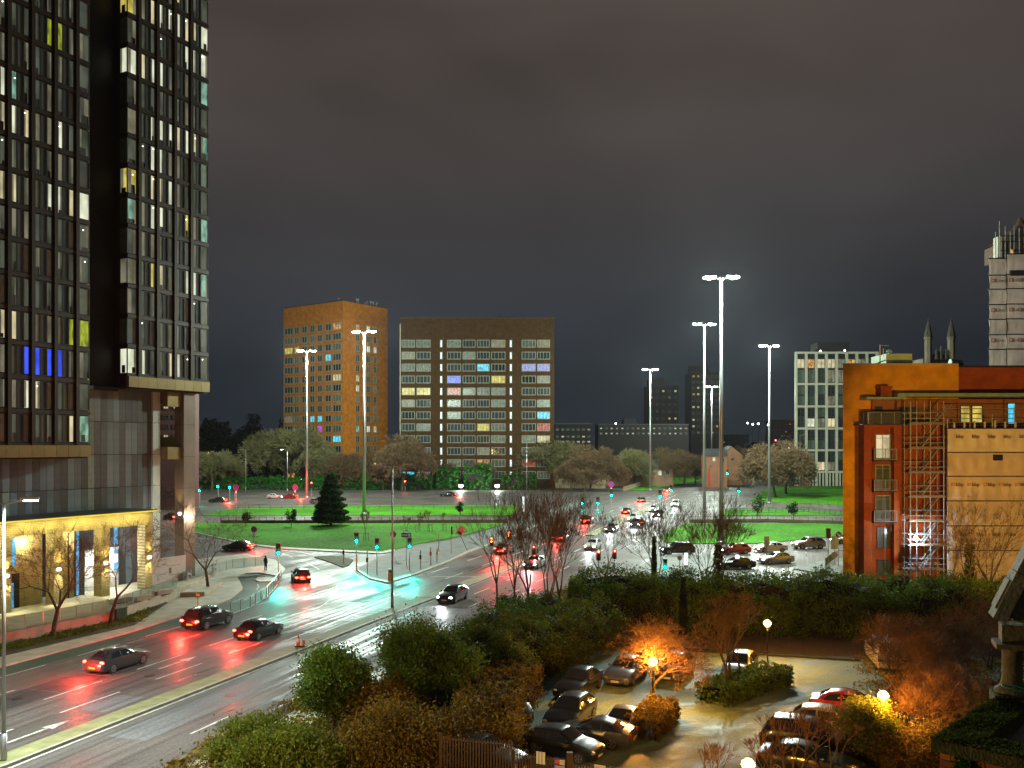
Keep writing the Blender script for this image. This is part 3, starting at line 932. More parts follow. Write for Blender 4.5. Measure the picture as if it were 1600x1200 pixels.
# orange tower, seen on the corner
OT0 = Vector(((536 - 800) * 330 / 1400, 330, 0)); th = R(35)
OT = thing('apartment_tower', 'orange brick tower block seen on its corner with small windows and roof aerials', 'building', OT0, 0)
s3 = 330 / 1400
def oz(y): return CAM_H + (HORIZON - y) * s3
Lw, Rw = 32.6, 23.9
dl = Vector((-math.cos(th), math.sin(th), 0)); dr = Vector((math.sin(th), math.cos(th), 0))
bm_ = MB()
c0, c1, c2, c3 = Vector((0, 0, 0)), dr * Rw, dr * Rw + dl * Lw, dl * Lw
Mrot = Matrix.Rotation(PI - th, 4, 'Z')
MB().box(0, Lw, -Rw, 0, -.5, oz(470), M=Matrix((( dl.x, -dr.x, 0, 0), (dl.y, -dr.y, 0, 0), (0, 0, 1, 0), (0, 0, 0, 1)))).build('wall', M_orange, OT)
MB().box(-.2, Lw + .2, -Rw - .2, .2, oz(470) + .003, oz(469), M=Matrix(((dl.x, -dr.x, 0, 0), (dl.y, -dr.y, 0, 0), (0, 0, 1, 0), (0, 0, 0, 1)))).build('roof_edge', M_dark, OT)
mb = MB()
for k in range(9):
    p = dr * random.uniform(1, 20) + dl * random.uniform(0, 9)
    mb.tube((p.x, p.y, oz(469)), (p.x, p.y, oz(469) + random.uniform(1, 2.6)), .12, n=5).ball((p.x, p.y, oz(469) + 1.6), .4, 6)
mb.build('roof_aerial', mat('aerial_grey', (.4, .4, .4), .4, .5), OT)
angL = math.atan2(dl.y, dl.x) + PI; angR = math.atan2(dr.y, dr.x)
specL = {(0, 6): 'orange', (2, 0): 'yellow', (2, 1): 'yellow', (5, 6): 'warm', (9, 0): 'dim', (9, 3): 'cyan', (9, 4): 'cyan', (10, 4): 'magenta', (11, 6): 'cyan', (3, 5): 'cyan', (12, 1): 'dim'}
specR = {(0, 1): 'white', (2, 1): 'white', (2, 2): 'white', (5, 0): 'warm', (6, 0): 'white', (10, 1): 'white', (10, 2): 'warm', (10, 0): 'green', (0, 0): 'orange'}
fL = lambda c: 1 - (c - 138) / 299.0
spanL = [(143, 187), (193, 217), (230, 257), (270, 295), (308, 333), (347, 378), (385, 428)]
spanR = [(497, 517), (550, 570), (585, 603)]
mL = {}
for r in range(13):
    zc = oz(508.75 + 16.1 * r)
    for c, (a, b) in enumerate(spanL):
        # perspective along the receding wall
        def along(cc):
            q = (cc / 3.2 + 400 - 800) / 1400
            return (OT0.x - q * OT0.y) / (q * dl.y - dl.x)
        ua, ub = along(b), along(a)
        w = ub - ua
        if c not in mL: mL[c] = window_mesh(w, 2.7, .26, .2, 3 if w > 4 else 2, [M_white_frame, M_glassdk])
        p = dl * ((ua + ub) / 2)
        key = specL.get((r, c))
        window(mL[c], OT, (p.x - dr.x * .004, p.y - dr.y * .004, zc - 1.35), angL, LIT[key] if key else flat_glass())
    for c, (a, b) in enumerate(spanR):
        def alongr(cc):
            q = (cc / 3.2 + 400 - 800) / 1400
            return (q * OT0.y - OT0.x) / (dr.x - q * dr.y)
        ua, ub = alongr(a), alongr(b)
        if ('r', c) not in mL: mL[('r', c)] = window_mesh(ub - ua, 2.7, .26, .2, 2, [M_white_frame, M_glassdk])
        p = dr * ((ua + ub) / 2)
        key = specR.get((r, c))
        window(mL[('r', c)], OT, (p.x - dl.x * .004, p.y - dl.y * .004, zc - 1.35), angR, LIT[key] if key else flat_glass())

# ------------------------------------------------------------------ white gridded block
s4 = 335 / 1400
WG = thing('office_block', 'pale block with a white concrete grid of tall windows and a colonnade above the lawn', 'building', at(1244, 697, 335) - Vector((0, 0, CAM_H)), 0)
def gz(y): return CAM_H + (HORIZON - y) * s4
def gx(x): return (x - 1244) * s4
M_grid = mat('cream_concrete', (.50, .49, .37), .6, var=.12, scale=.5)
skew_box(.3, gx(1372) - .1, 1.0, 22, 0, gz(551), .36).build('core_wall', M_dark, WG)
ribs = [1244.5 + 15.85 * k for k in range(9)]
rows = [551, 600, 635, 669.5, 703.5, 737.5]
rm_ = MB().box(-.38, .38, 0, 1.2, 0, gz(549.5)).mesh('rib', M_grid)
for x in ribs: link('rib', rm_, WG, (gx(x), 0, 0))
for y in rows:
    MB().box(.38, gx(ribs[-1]) - .38, .05, 1.1, gz(y) - .38, gz(y) + .38).build('floor_beam', M_grid, WG)
for x in ribs[:-1]:
    for k in (1, 2): MB().box(gx(x + 15.85 * k / 3) - .22, gx(x + 15.85 * k / 3) + .22, .2, .9, 0, gz(737.5) - .38).build('colonnade_post', M_grid, WG)
wmg = window_mesh(15.85 * s4 - .8, 3.7, .16, .3, 2)
random.seed(5)
litG = {(0, 0): 'warm', (0, 1): 'orange', (0, 2): 'warm', (0, 3): 'warm', (0, 4): 'dim', (0, 5): 'orange', (0, 6): 'dim', (5, 1): 'white', (5, 2): 'dim', (5, 3): 'warm', (3, 3): 'dim', (9, 0): 'dim', (9, 1): 'warm', (9, 2): 'warm', (9, 3): 'dim', (1, 3): 'dim', (1, 4): 'dim'}
lev = [(560, 575.5), (577, 598), (602.5, 616.5), (618, 633), (637.5, 651.5), (653, 667.5), (672, 685.5), (687, 701.5), (706, 719.5), (721, 735.5)]
wmg2 = {}
for r, (ya, yb) in enumerate(lev):
    h = (yb - ya) * s4 - .12
    m_ = window_mesh(15.85 * s4 - .8, h, .16, .3, 2); 
    for c in range(8):
        key = litG.get((r, c))
        window(m_, WG, (gx(ribs[c] + 7.92), .95, gz(yb) + .05), 0, LIT[key] if key else random.choice([M_glassdk, M_glassgreen, M_blindpale]))
MB().box(gx(1283), gx(1333), 4, 12, gz(551) + .003, gz(533)).build('roof_plant', M_dark, WG)
MB().ball((gx(1284), 1.5, gz(548)), .35, 8).ball((gx(1322), 1.5, gz(547)), .3, 8).build('roof_light', emit('roof_spot', (.9, .95, 1), 12), WG)

# ------------------------------------------------------------------ far buildings
def block(name, label, x0, x1, ytop, Y, col, rowspec, depth=18, litp=.1, wpx=(4, 4), seed=1, steps=None, ybase=None):
    random.seed(seed)
    k = Y / 1400
    z = lambda y: CAM_H + (HORIZON - y) * k
    b = thing(name, label, 'building', ((x0 - 800) * k, Y, 0), 0)
    wallm = mat('wall_' + name + str(seed), col, .8, var=.15, scale=.2)
    wd = (x1 - x0) * k
    MB().box(0, wd, 0, depth, -.5, z(ytop)).build('wall', wallm, b)
    MB().box(-.2, wd + .2, -.2, depth + .2, z(ytop) + .01, z(ytop) + .5).build('roof_edge', M_dark, b)
    for st in steps or []:
        (sx0, sx1, syt, sd) = st
        MB().box((sx0 - x0) * k, (sx1 - x0) * k, sd, sd + 8, z(ytop) + .3, z(syt)).build('roof_block', wallm, b)
    nx, ys = rowspec
    m_ = window_mesh(wpx[0] * k, wpx[1] * k, .25, .2, 2, [M_frame, M_glassdk])
    for y in ys:
        for c in range(nx):
            xx = x0 + (c + .5) * (x1 - x0) / nx
            key = random.choice(['warm', 'warm', 'white', 'dim', 'orange']) if random.random() < litp else None
            window(m_, b, ((xx - x0) * k, -.004, z(y)), 0, LIT[key] if key else M_glassdk)
    return b
block('far_tower', 'dark brown far tower beyond the trees left of the twin masts', 1013, 1060, 603, 520, (.034, .020, .015), (5, [613, 623, 634, 645, 656, 667, 678, 690]), litp=.34, seed=2, steps=[(1015, 1040, 591, 2)])
block('far_tower', 'taller dark far tower half hidden behind the tall lamp masts', 1080, 1124, 582, 500, (.030, .017, .015), (6, [590, 599, 608, 618, 628, 638, 648, 658, 668, 678]), litp=.24, seed=3, wpx=(4.2, 4), steps=[(1080, 1108, 571, 0.5)])
block('low_block', 'long low far block with a row of small lit windows at rooftop', 935, 1076, 664, 430, (.016, .012, .010), (17, [671, 679]), litp=.6, seed=4, wpx=(4, 3.2), steps=[(976, 996, 654, 3)])
block('low_block', 'low dark far block just right of the brown slab', 867, 924, 663, 400, (.016, .012, .010), (7, [673, 684, 692]), litp=.5, seed=5, wpx=(5, 3.5))
block('low_block', 'dark far office block at the end of the road beside the white grid block', 1206, 1244, 657, 700, (.12, .05, .05), (6, [664, 670, 676, 682]), litp=.2, seed=6, wpx=(3, 2.5))
block('low_block', 'dark brick block seen under the tower between its column and curtain wall', 236, 283, 610, 210, (.09, .035, .03), (3, [640, 655, 670, 685]), litp=.35, seed=8, wpx=(10, 7), depth=12)
block('low_block', 'wide dark distant block under the sky behind the two far towers', 1050, 1170, 680, 620, (.03, .028, .03), (14, [686, 692]), litp=.12, seed=9, wpx=(3, 2.2))

far_l = emit('far_lamp_glow', (.9, 1, .95), 25); far_o = emit('far_lamp_amber', (1, .6, .2), 20); far_b = emit('far_lamp_blue', (.25, .45, 1), 20); far_r = emit('far_lamp_red', (1, .06, .08), 20)
for i, (px_, py_, Y, m_, lab) in enumerate(((962, 662, 600, far_l, 'tiny far lamp left of the fourth lamp mast'), (973, 660, 610, far_l, 'second tiny far lamp left of the fourth lamp mast'), (1066, 668, 620, far_b, 'tiny bluish far lamp between the two far towers'), (1074, 668, 620, far_l, 'tiny white far lamp between the two far towers'), (1168, 661, 650, far_l, 'tiny far lamp above the road end'), (1176, 663, 650, far_l, 'second tiny far lamp above the road end'), (1185, 662, 655, far_l, 'third tiny far lamp above the road end'),
        (1200, 664, 660, far_l, 'tiny far lamp beside the right hand mast'), (1212, 688, 500, far_r, 'red far lamp at the left foot of the arch'), (1243, 682, 505, far_b, 'blue far lamp at the right foot of the arch'), (1232, 700, 450, far_l, 'white far lamp under the arch'), (1224, 708, 430, far_o, 'amber far lamp before the arch'), (1238, 714, 420, far_l, 'low white far lamp by the gridded block'), (430, 722, 360, far_o, 'amber lamp in the trees left of the orange tower'), (436, 719, 362, far_b, 'bluish lamp in the trees left of the orange tower'), (326, 708, 400, far_o, 'amber lamp above the trees beside the tower column'), (354, 727, 380, far_l, 'white lamp in the trees left of the laurel hedge'), (902, 733, 330, far_o, 'yellow lamp at the pale yellow house'), (470, 748, 320, far_l, 'white lamp by the leftmost mast'))):
    p = at(px_, py_, Y)
    t_ = thing('far_lamp', lab, 'street lamp', (p.x, p.y, 0), 0, 'small lamps near the horizon')
    MB().tube((0, 0, 0), (0, 0, p.z - .3), .12, n=5).build('post', M_dark, t_); MB().ball((0, 0, p.z), .42 * Y / 500, 8).build('bulb', m_, t_)
AR = thing('arch', 'thin white arch over the far end of the main road', 'arch', at(1227, 697, 520) - Vector((0, 0, CAM_H)), 0)
mb = MB()
for k in range(20):
    a0, a1 = PI * k / 20, PI * (k + 1) / 20
    mb.tube((-6.5 * math.cos(a0), 0, 8 + 13 * math.sin(a0)), (-6.5 * math.cos(a1), 0, 8 + 13 * math.sin(a1)), .22, n=5)
mb.bar((-6.5, 0, 0), (-6.5, 0, 8), .4).bar((6.5, 0, 0), (6.5, 0, 8), .4).build('arch_rib', M_white_frame, AR)
def house(label, x0, x1, yeave, yridge, Y, col, roofcol, wins, depth=9, gable=False, door=None):
    k = Y / 1400
    z = lambda y: CAM_H + (HORIZON - y) * k
    h = thing('house', label, 'house', ((x0 - 800) * k, Y, 0), 0)
    w = (x1 - x0) * k
    wm_ = mat('house_wall_%s' % x0, col, .8, var=.2, scale=.4)
    MB().box(0, w, 0, depth, -.3, z(yeave)).build('wall', wm_, h)
    mb = MB(); e, r = z(yeave), z(yridge)
    if gable:
        mb.face([(-.5, -.4, e), (w / 2, -.4, r), (w / 2, depth + .4, r), (-.5, depth + .4, e)])
        mb.face([(w / 2, -.4, r), (w + .5, -.4, e), (w + .5, depth + .4, e), (w / 2, depth + .4, r)])
        MB().face([(0, -.003, e), (w, -.003, e), (w / 2, -.003, r - .25)]).build('gable', wm_, h)
    else:
        mb.face([(-.4, -.5, e), (w + .4, -.5, e), (w + .4, depth / 2, r), (-.4, depth / 2, r)])
        mb.face([(-.4, depth / 2, r), (w + .4, depth / 2, r), (w + .4, depth + .5, e), (-.4, depth + .5, e)])
        mb.face([(0, 0, e), (0, depth / 2, r), (0, depth, e)]); mb.face([(w, 0, e), (w, depth, e), (w, depth / 2, r)])
    mb.build('roof', mat('slate_%s' % x0, roofcol, .7, var=.25, scale=.6), h)
    for (a, b, y0, y1, key) in wins:
        m_ = window_mesh((b - a) * k, (y1 - y0) * k, .15, .12, 2, [M_white_frame, M_glassdk])
        window(m_, h, (((a + b) / 2 - x0) * k, -.004, z(y1)), 0, LIT[key] if key else M_glassdk)
    if door:
        a, b, y0 = door
        MB().box((a - x0) * k, (b - x0) * k, -.08, -.004, 0, z(y0)).build('door', mat('front_door_red', (.4, .03, .02), .5), h)
    return h
house('brick house with slate roof and red door at the bend by the far lamps', 1104, 1136, 712, 701, 325, (.28, .12, .06), (.06, .06, .065), [(1113, 1118, 714, 721, 'white'), (1108, 1112, 726, 732, None), (1128, 1132, 716, 722, None)], door=(1106, 1109, 732))
house('small gabled brick house beside the brighter slate roofed one', 1128, 1160, 711, 697, 345, (.30, .14, .07), (.05, .05, .05), [(1142, 1147, 715, 720, None)], gable=True)
house('pale yellow lit house with wide grey roof among bare trees', 868, 946, 727, 708, 318, (.36, .33, .20), (.12, .12, .11), [(905, 911, 737, 745, 'dim'), (930, 935, 735, 743, None)])
house('brick terrace house with small windows partly behind the round trees', 940, 1052, 731, 719, 335, (.22, .12, .07), (.07, .065, .06), [(986, 992, 736, 743, None), (1002, 1007, 736, 743, 'dim'), (1028, 1034, 735, 743, 'white'), (1040, 1046, 735, 742, None)])
house('low buff pavilion with a lit yard behind the road junction on the left', 443, 475, 735, 727, 345, (.32, .26, .16), (.08, .07, .06), [(448, 470, 739, 747, 'orange')])
# ================================================================== orange brick apartment building with scaffold (right)
s5 = 90 / 1400
def rz(y): return CAM_H + (HORIZON - y) * s5
def rx(x): return (x - 1332) * s5
RB0 = at(1332, 697, 90) - Vector((0, 0, CAM_H))
RB = thing('apartment_building', 'bright orange brick apartment building with balconies partly wrapped in scaffold sheeting', 'building', RB0, 0)
M_ob = stone_material('ochre_brick', (.66, .33, .010), (.60, .285, .008), .55)
M_rb = stone_material('red_brown_brick', (.34, .085, .020), (.28, .065, .016), .55)
skew_box(0, rx(1518), 2.6, 18, -.3, rz(566), .42).build('main_wall', M_ob, RB)
skew_box(rx(1518) + .01, rx(1680), 3.6, 17.9, -.3, rz(569), .42).build('dark_wing_wall', M_rb, RB)
skew_box(rx(1515), rx(1680), 3.2, 17.95, rz(569) + .003, rz(566.5), .42).build('roof_edge', M_dark, RB)
skew_box(-.1, rx(1517), 2.5, 18.02, rz(566) + .003, rz(564), .42).build('roof_edge', mat('pale_roof_trim', (.35, .42, .36), .5), RB)
# lower front block with red-brown brick, its return in ochre brick
skew_box(rx(1350), rx(1362), 0, .85, -.3, rz(664), .42).build('front_pier', M_rb, RB)
MB().box(rx(1357), rx(1362), .86, 2.58, -.3, rz(664)).build('front_pier', M_rb, RB)
MB().box(rx(1397), rx(1680), 0, 2.58, -.3, rz(664)).build('front_wall', M_rb, RB)
MB().box(rx(1362) + .003, rx(1397) - .003, .9, 2.58, -.3, rz(664)).build('balcony_bay_wall', M_rb, RB)
MB().box(rx(1362) + .003, rx(1397) - .003, .02, .9, rz(668), rz(664)).build('bay_head', M_rb, RB)
MB().box(rx(1348), rx(1680), -.12, 2.6, rz(664) + .003, rz(662.5)).build('parapet_coping', M_dark, RB)
# balconies
M_balc = mat('balcony_steel', (.24, .26, .25), .5, .3, var=.15)
gl_big = window_mesh(rx(1397) - rx(1373), 2.5, .09, .12, 2, [mat('door_frame', (.30, .28, .2), .5), M_glassdk], split=.84)
for i, (yr, yf, key) in enumerate(((699, 719, 'warm'), (746, 767, None), (794, 815, None))):
    z = rz(yf)
    window(gl_big, RB, ((rx(1373) + rx(1397)) / 2 - .02, .896, z + .12), 0, LIT[key] if key else M_glassgreen, 'balcony_door')
    bal = MB().box(rx(1362) + .05, rx(1398), -.55, .88, z - .12, z).build('balcony_slab', M_dark, RB)
    x0, x1, h = rx(1362) + .06, rx(1398) - .02, 1.12
    mb = MB().bar((x0, -.52, z + h), (x1, -.52, z + h), .06).bar((x0, -.52, z + .08), (x1, -.52, z + .08), .05)
    for k in range(3): mb.bar((x0 + (x1 - x0) * k / 2, -.52, z), (x0 + (x1 - x0) * k / 2, -.52, z + h), .06)
    mb.bar((x0, -.52, z + h), (x0, .88, z + h), .05)
    mb.build('railing', M_balc, bal)
    bmesh_b = MB().box(-.012, .012, -.012, .012, .08, h).mesh('baluster', M_balc)
    for k in range(1, 16):
        link('baluster', bmesh_b, bal, (x0 + (x1 - x0) * k / 16, -.52, z))
    MB().box(x0 + .04, x0 + .7, -.51, -.50, z + .12, z + h - .06).build('glass_panel', M_clear, bal)
MB().bar((rx(1389), -.5, rz(830)), (rx(1389), -.5, rz(668)), .07).build('downpipe', M_dark, RB)
lw = window_mesh(rx(1398) - rx(1376), 2.15, .09, .1, 2, [M_frame, M_glassgreen], split=.62)
window(lw, RB, ((rx(1376) + rx(1397)) / 2, .896, rz(858)), 0, M_blind)
lw2 = window_mesh(rx(1398) - rx(1376), 1.6, .09, .1, 2, [M_frame, M_glassgreen])
window(lw2, RB, ((rx(1376) + rx(1397)) / 2, .896, rz(901)), 0, M_glassgreen)
# penthouse wall set back on the terrace and its oversailing canopy
MB().box(rx(1377), rx(1680), 2.2, 2.59, rz(664) + .003, rz(622)).build('penthouse_wall', mat('penthouse_render', (.25, .095, .03), .7, var=.2), RB)
MB().box(rx(1358), rx(1420), .6, 2.58, rz(623.5), rz(619.5)).box(rx(1405), rx(1680), .2, 2.58, rz(619.4), rz(614)).build('canopy_roof', mat('copper_green_edge', (.22, .34, .27), .45, .2, var=.2), RB)
MB().box(rx(1384), rx(1401), 1.2, 2.4, rz(619.4), rz(604)).box(rx(1384) - .08, rx(1401) + .08, 1.1, 2.5, rz(604) + .002, rz(602)).build('chimney', M_rb, RB)
for (a, b, ya, yb, key) in ((1380, 1393, 633, 663, 'green'), (1420, 1436, 634, 663, 'green'), (1436.2, 1446, 634, 663, None), (1517, 1533, 632, 660, 'yellow'), (1535, 1553, 632, 660, 'yellow'), (1592, 1606, 628, 662, 'cyan')):
    m_ = window_mesh((b - a) * s5, (yb - ya) * s5, .08, .1, 1, split=.55 if key == 'yellow' else None)
    window(m_, RB, (rx((a + b) / 2), 2.196, rz(yb)), 0, LIT[key] if key and key != 'green' else M_glassgreen)
# terrace balustrade
TB = thing('terrace_balustrade', 'glass and steel balustrade round the roof terrace above the top balcony', 'balustrade', RB0 + Vector((0, 0, rz(662.5))), 0)
glass_run(TB, [(rx(1357), .05), (rx(1418), .05)], 0.02, 1.15, 1.3)
glass_run(TB, [(rx(1357), .06), (rx(1357), 2.3)], 0.02, 1.15, 1.1)
MB().bar((rx(1357), .05, 1.2), (rx(1418), .05, 1.2), .05).build('handrail', M_balc, TB)
# roof plant
rp = thing('roof_plant', 'pale green roof plant housing with small cowl on the orange roof', 'roof plant', RB0 + Vector((0, 0, rz(564))), 0)
M_verd = mat('pale_green_sheet', (.42, .58, .36), .5, var=.2, scale=.8)
MB().box(rx(1417), rx(1460), 5, 9, 0, 1.25).build('housing', M_verd, rp); MB().box(rx(1424), rx(1462), 4.9, 9.1, .32, .42).build('ledge', M_verd, rp)
MB().lathe([(.12, 1.25), (.12, 1.6), (.32, 1.62), (.28, 1.8), (.02, 1.9)], 10, o=(rx(1435), 7, 0)).build('cowl', M_verd, rp)
ra = thing('roof_aerial', 'thin aerial mast with cross arm at the left roof end', 'aerial', RB0 + Vector((rx(1407), 5, rz(564))), 0)
MB().tube((0, 0, 0), (0, 0, 2.2), .07, .05, 6).bar((0, 0, 2.1), (.95, 0, 2.1), .04).bar((.35, 0, .9), (.35, 0, 1.8), .04).bar((-.4, 0, .2), (.7, 0, .6), .12).build('mast', mat('aerial_cream', (.55, .52, .35), .5), ra)
rc = thing('roof_cowl', 'dark curved ventilation cowl on the right roof beside the wrapped tower', 'roof cowl', RB0 + Vector((rx(1526), 5, rz(566))), 0)
MB().box(0, 1.2, 0, .8, 0, .5).tube((0.02, .4, .5), (1.15, .4, .42), .36, .33, 12).build('hood', M_dark, rc); MB().tube((-.03, .4, .45), (.05, .4, .45), .4, .4, 12).build('rim', mat('rim_mint', (.5, .7, .6), .5), rc)

# scaffold stair bay
SC = thing('scaffold', 'steel tube scaffold stair tower between the balconies and the sheeting', 'scaffold', RB0 + Vector((0, -1.9, 0)), 0)
M_tube = mat('galvanised_tube', (.24, .26, .25), .5, .3, var=.2, rnd=.2)
M_board = mat('scaffold_board', (.20, .15, .09), .8, var=.3)
x0, x1 = rx(1409), rx(1462)
upr = MB().tube((0, 0, 0), (0, 0, rz(628)), .045, n=6).mesh('upright', M_tube)
for xx in (x0, rx(1419), rx(1440), x1 - .1):
    for yy in (0, 1.3): link('upright', upr, SC, (xx, yy, 0))
ledg = MB().tube((x0 - .2, 0, 0), (x1 + .1, 0, 0), .04, n=6).mesh('ledger', M_tube)
lift = [663 + 37.2 * k for k in range(7)]
for y in lift:
    for dz in (0, .55, 1.1):
        for yy in (0, 1.3): link('ledger', ledg, SC, (0, yy, rz(y) + dz))
    MB().box(x0 + .1, x1 - .1, .02, 1.28, rz(y) - .08, rz(y) - .02).build('platform', M_board, SC)
    MB().box(x0, x1, -.04, -.01, rz(y), rz(y) + .18).build('toe_board', M_board, SC)
for k, y in enumerate(lift[1:]):
    a, b = (x0 + 1.2, rz(y)), (x1 - .4, rz(y) + 37.2 * s5)
    mb = MB()
    for yy in (.35, .85): mb.bar((a[0], yy, a[1]), (b[0], yy, b[1]), .06, .12)
    for q in range(1, 9): mb.bar((a[0] + (b[0] - a[0]) * q / 9, .35, a[1] + (b[1] - a[1]) * q / 9), (a[0] + (b[0] - a[0]) * q / 9, .85, a[1] + (b[1] - a[1]) * q / 9), .16, .03)
    mb.tube((a[0], .3, a[1] + .9), (b[0], .3, b[1] + .9), .03, n=5)
    mb.build('stair_flight', M_tube, SC)
MB().tube((rx(1443), -.1, rz(662)), (rx(1472), -.1, rz(633)), .06, n=6).build('brace', M_tube, SC)
# sheeted scaffold
SH = thing('sheeted_scaffold', 'scaffold covered in peach sheeting printed with bbp logos', 'scaffold', RB0 + Vector((0, -2.3, 0)), 0)
M_sheet = mat('peach_sheeting', (.54, .46, .36), .55, var=.18, scale=.5, bump=.5, bscale=1.6)
M_sheet2 = mat('pale_peach_sheeting', (.60, .56, .44), .55, var=.2, scale=.5, bump=.5, bscale=1.6)
M_sheet3 = mat('grey_peach_sheeting', (.50, .44, .36), .55, var=.2, scale=.5, bump=.5, bscale=1.6)
sx0, sx1 = rx(1463), rx(1660)
bands = [670, 706.5, 743, 780.5, 818.5, 856, 905]
rs = random.Random(4)
def text_mesh(body, size, name, m, extrude=0.0):
    cu = bpy.data.curves.new(name, 'FONT'); cu.body = body; cu.size = size; cu.align_x = 'LEFT'; cu.extrude = extrude
    o = bpy.data.objects.new(name, cu); C.objects.link(o)
    dg = bpy.context.evaluated_depsgraph_get()
    me = bpy.data.meshes.new_from_object(o.evaluated_get(dg))
    bpy.data.objects.remove(o)
    me.materials.clear(); me.materials.append(m)
    return me
M_ink = mat('sheet_ink', (.03, .028, .025), .6, var=0)
M_logo = mat('logo_orange', (.62, .18, .06), .6, var=0)
bbp = text_mesh('bbp', .52, 'printed_logo', M_ink)
icon = MB().box(0, .30, -.004, 0, 0, .30).box(.06, .24, -.008, -.0045, .05, .24, 1).mesh('printed_mark', [M_logo, mat('logo_pale', (.60, .34, .16), .6, var=0)])
for i in range(6):
    za, zb = rz(bands[i]), rz(bands[i + 1])
    nx, nz = 40, 8
    mb = MB()
    idx = []
    for a in range(nz + 1):
        for b in range(nx + 1):
            x = sx0 + (sx1 - sx0) * b / nx; z = za + (zb - za) * a / nz
            if a == 0: z -= .05
            if a == nz: z += .05
            sag = .16 * math.sin(a / nz * PI) * (.5 + .5 * math.sin(b * 1.7 + i)) + rs.uniform(-.03, .03)
            mb.v.append((x, -sag - .02, z))
    for a in range(nz):
        for b in range(nx):
            q = a * (nx + 1) + b
            mb.f.append((q, q + 1, q + nx + 2, q + nx + 1)); mb.m.append(0)
    sh = mb.build('sheet', [M_sheet2, M_sheet, M_sheet, M_sheet, M_sheet3, M_sheet3][i], SH, smooth=True)
    MB().tube((sx0 - .1, .02, za), (sx1, .02, za), .05, n=6).build('ledger', M_dark, SH)
    if i in (0, 2, 4):
        for k in range(8):
            xx = sx0 + .55 + k * 24.1 * s5
            zz = za - (.95 if i == 0 else .95)
            link('printed_logo', bbp, sh, (xx + (.15 if i != 4 else .6), -.26, zz), (R(90), 0, 0))
            if i != 0: link('printed_mark', icon, sh, (xx - .38 + (.15 if i != 4 else .6), -.25, zz))
for k in range(8):
    xx = sx0 + .05 + k * 2.2
    up2 = MB().tube((xx, .1, 0), (xx, .1, rz([655, 640, 648, 634, 632, 645, 634, 640][k])), .05, n=6).build('upright', M_tube, SH)
for z in (rz(640), rz(648), rz(655), rz(661)):
    MB().tube((sx0 - .2, .1, z), (sx1, .1, z), .04, n=6).build('ledger', M_tube, SH)
for k in range(12):
    xx = sx0 + .6 + k * 1.0
    MB().box(xx, xx + .16, .0, .12, rz(669), rz(660) + rs.uniform(-.1, .15)).build('guard_post', mat('guard_blue_grey', (.45, .47, .55), .5), SH)
MB().box(rx(1531), rx(1545), -.27, -.19, rz(719), rz(710)).build('vent_opening', M_dark, SH)
WLt = thing('work_light', 'glaring white site lamp on the scaffold beside the lowest balcony', 'lamp', RB0 + Vector((rx(1416), -2.2, rz(838))), 0)
MB().ball((0, 0, 0), .22, 10).build('bulb', emit('site_lamp_glow', (.78, .9, 1.0), 120), WLt)
MB().bar((0, .05, -.1), (0, .3, -.5), .06).build('bracket', M_dark, WLt)
lamp('site_light', 'POINT', (0, -.3, 0), 1300, (.75, .88, 1.0), WLt, .15)

# ------------------------------------------------------------------ wrapped church tower and pinnacles
s6 = 170 / 1400
CT0 = at(1545, 697, 170) - Vector((0, 0, CAM_H))
CT = thing('church_tower', 'church tower wrapped in grey white scaffold sheeting with poles on top', 'tower', CT0, 0)
cz = lambda y: CAM_H + (HORIZON - y) * s6
cx = lambda x: (x - 1545) * s6
M_wrap = mat('grey_wrap_sheeting', (.50, .40, .35), .6, var=.25, scale=.4, bump=.5, bscale=1.2)
skew_box(.5, cx(1660), .6, 10, 0, cz(402), .62).build('tower_core', M_dark, CT)
cb_ = [404, 430, 452, 476, 499, 523, 546, 575, 620, 700, 800]
M_ctxt = mat('wrap_red_print', (.36, .12, .10), .6, var=0); M_ctx2 = mat('wrap_dark_print', (.10, .09, .09), .6, var=0)
tm1 = text_mesh('Line', .95, 'printed_word', M_ctx2); tm2 = MB().box(0, .75, -.004, 0, 0, .7).box(.2, .55, -.01, -.0045, .2, .5, 1).mesh('printed_mark', [M_ctxt, M_wrap])
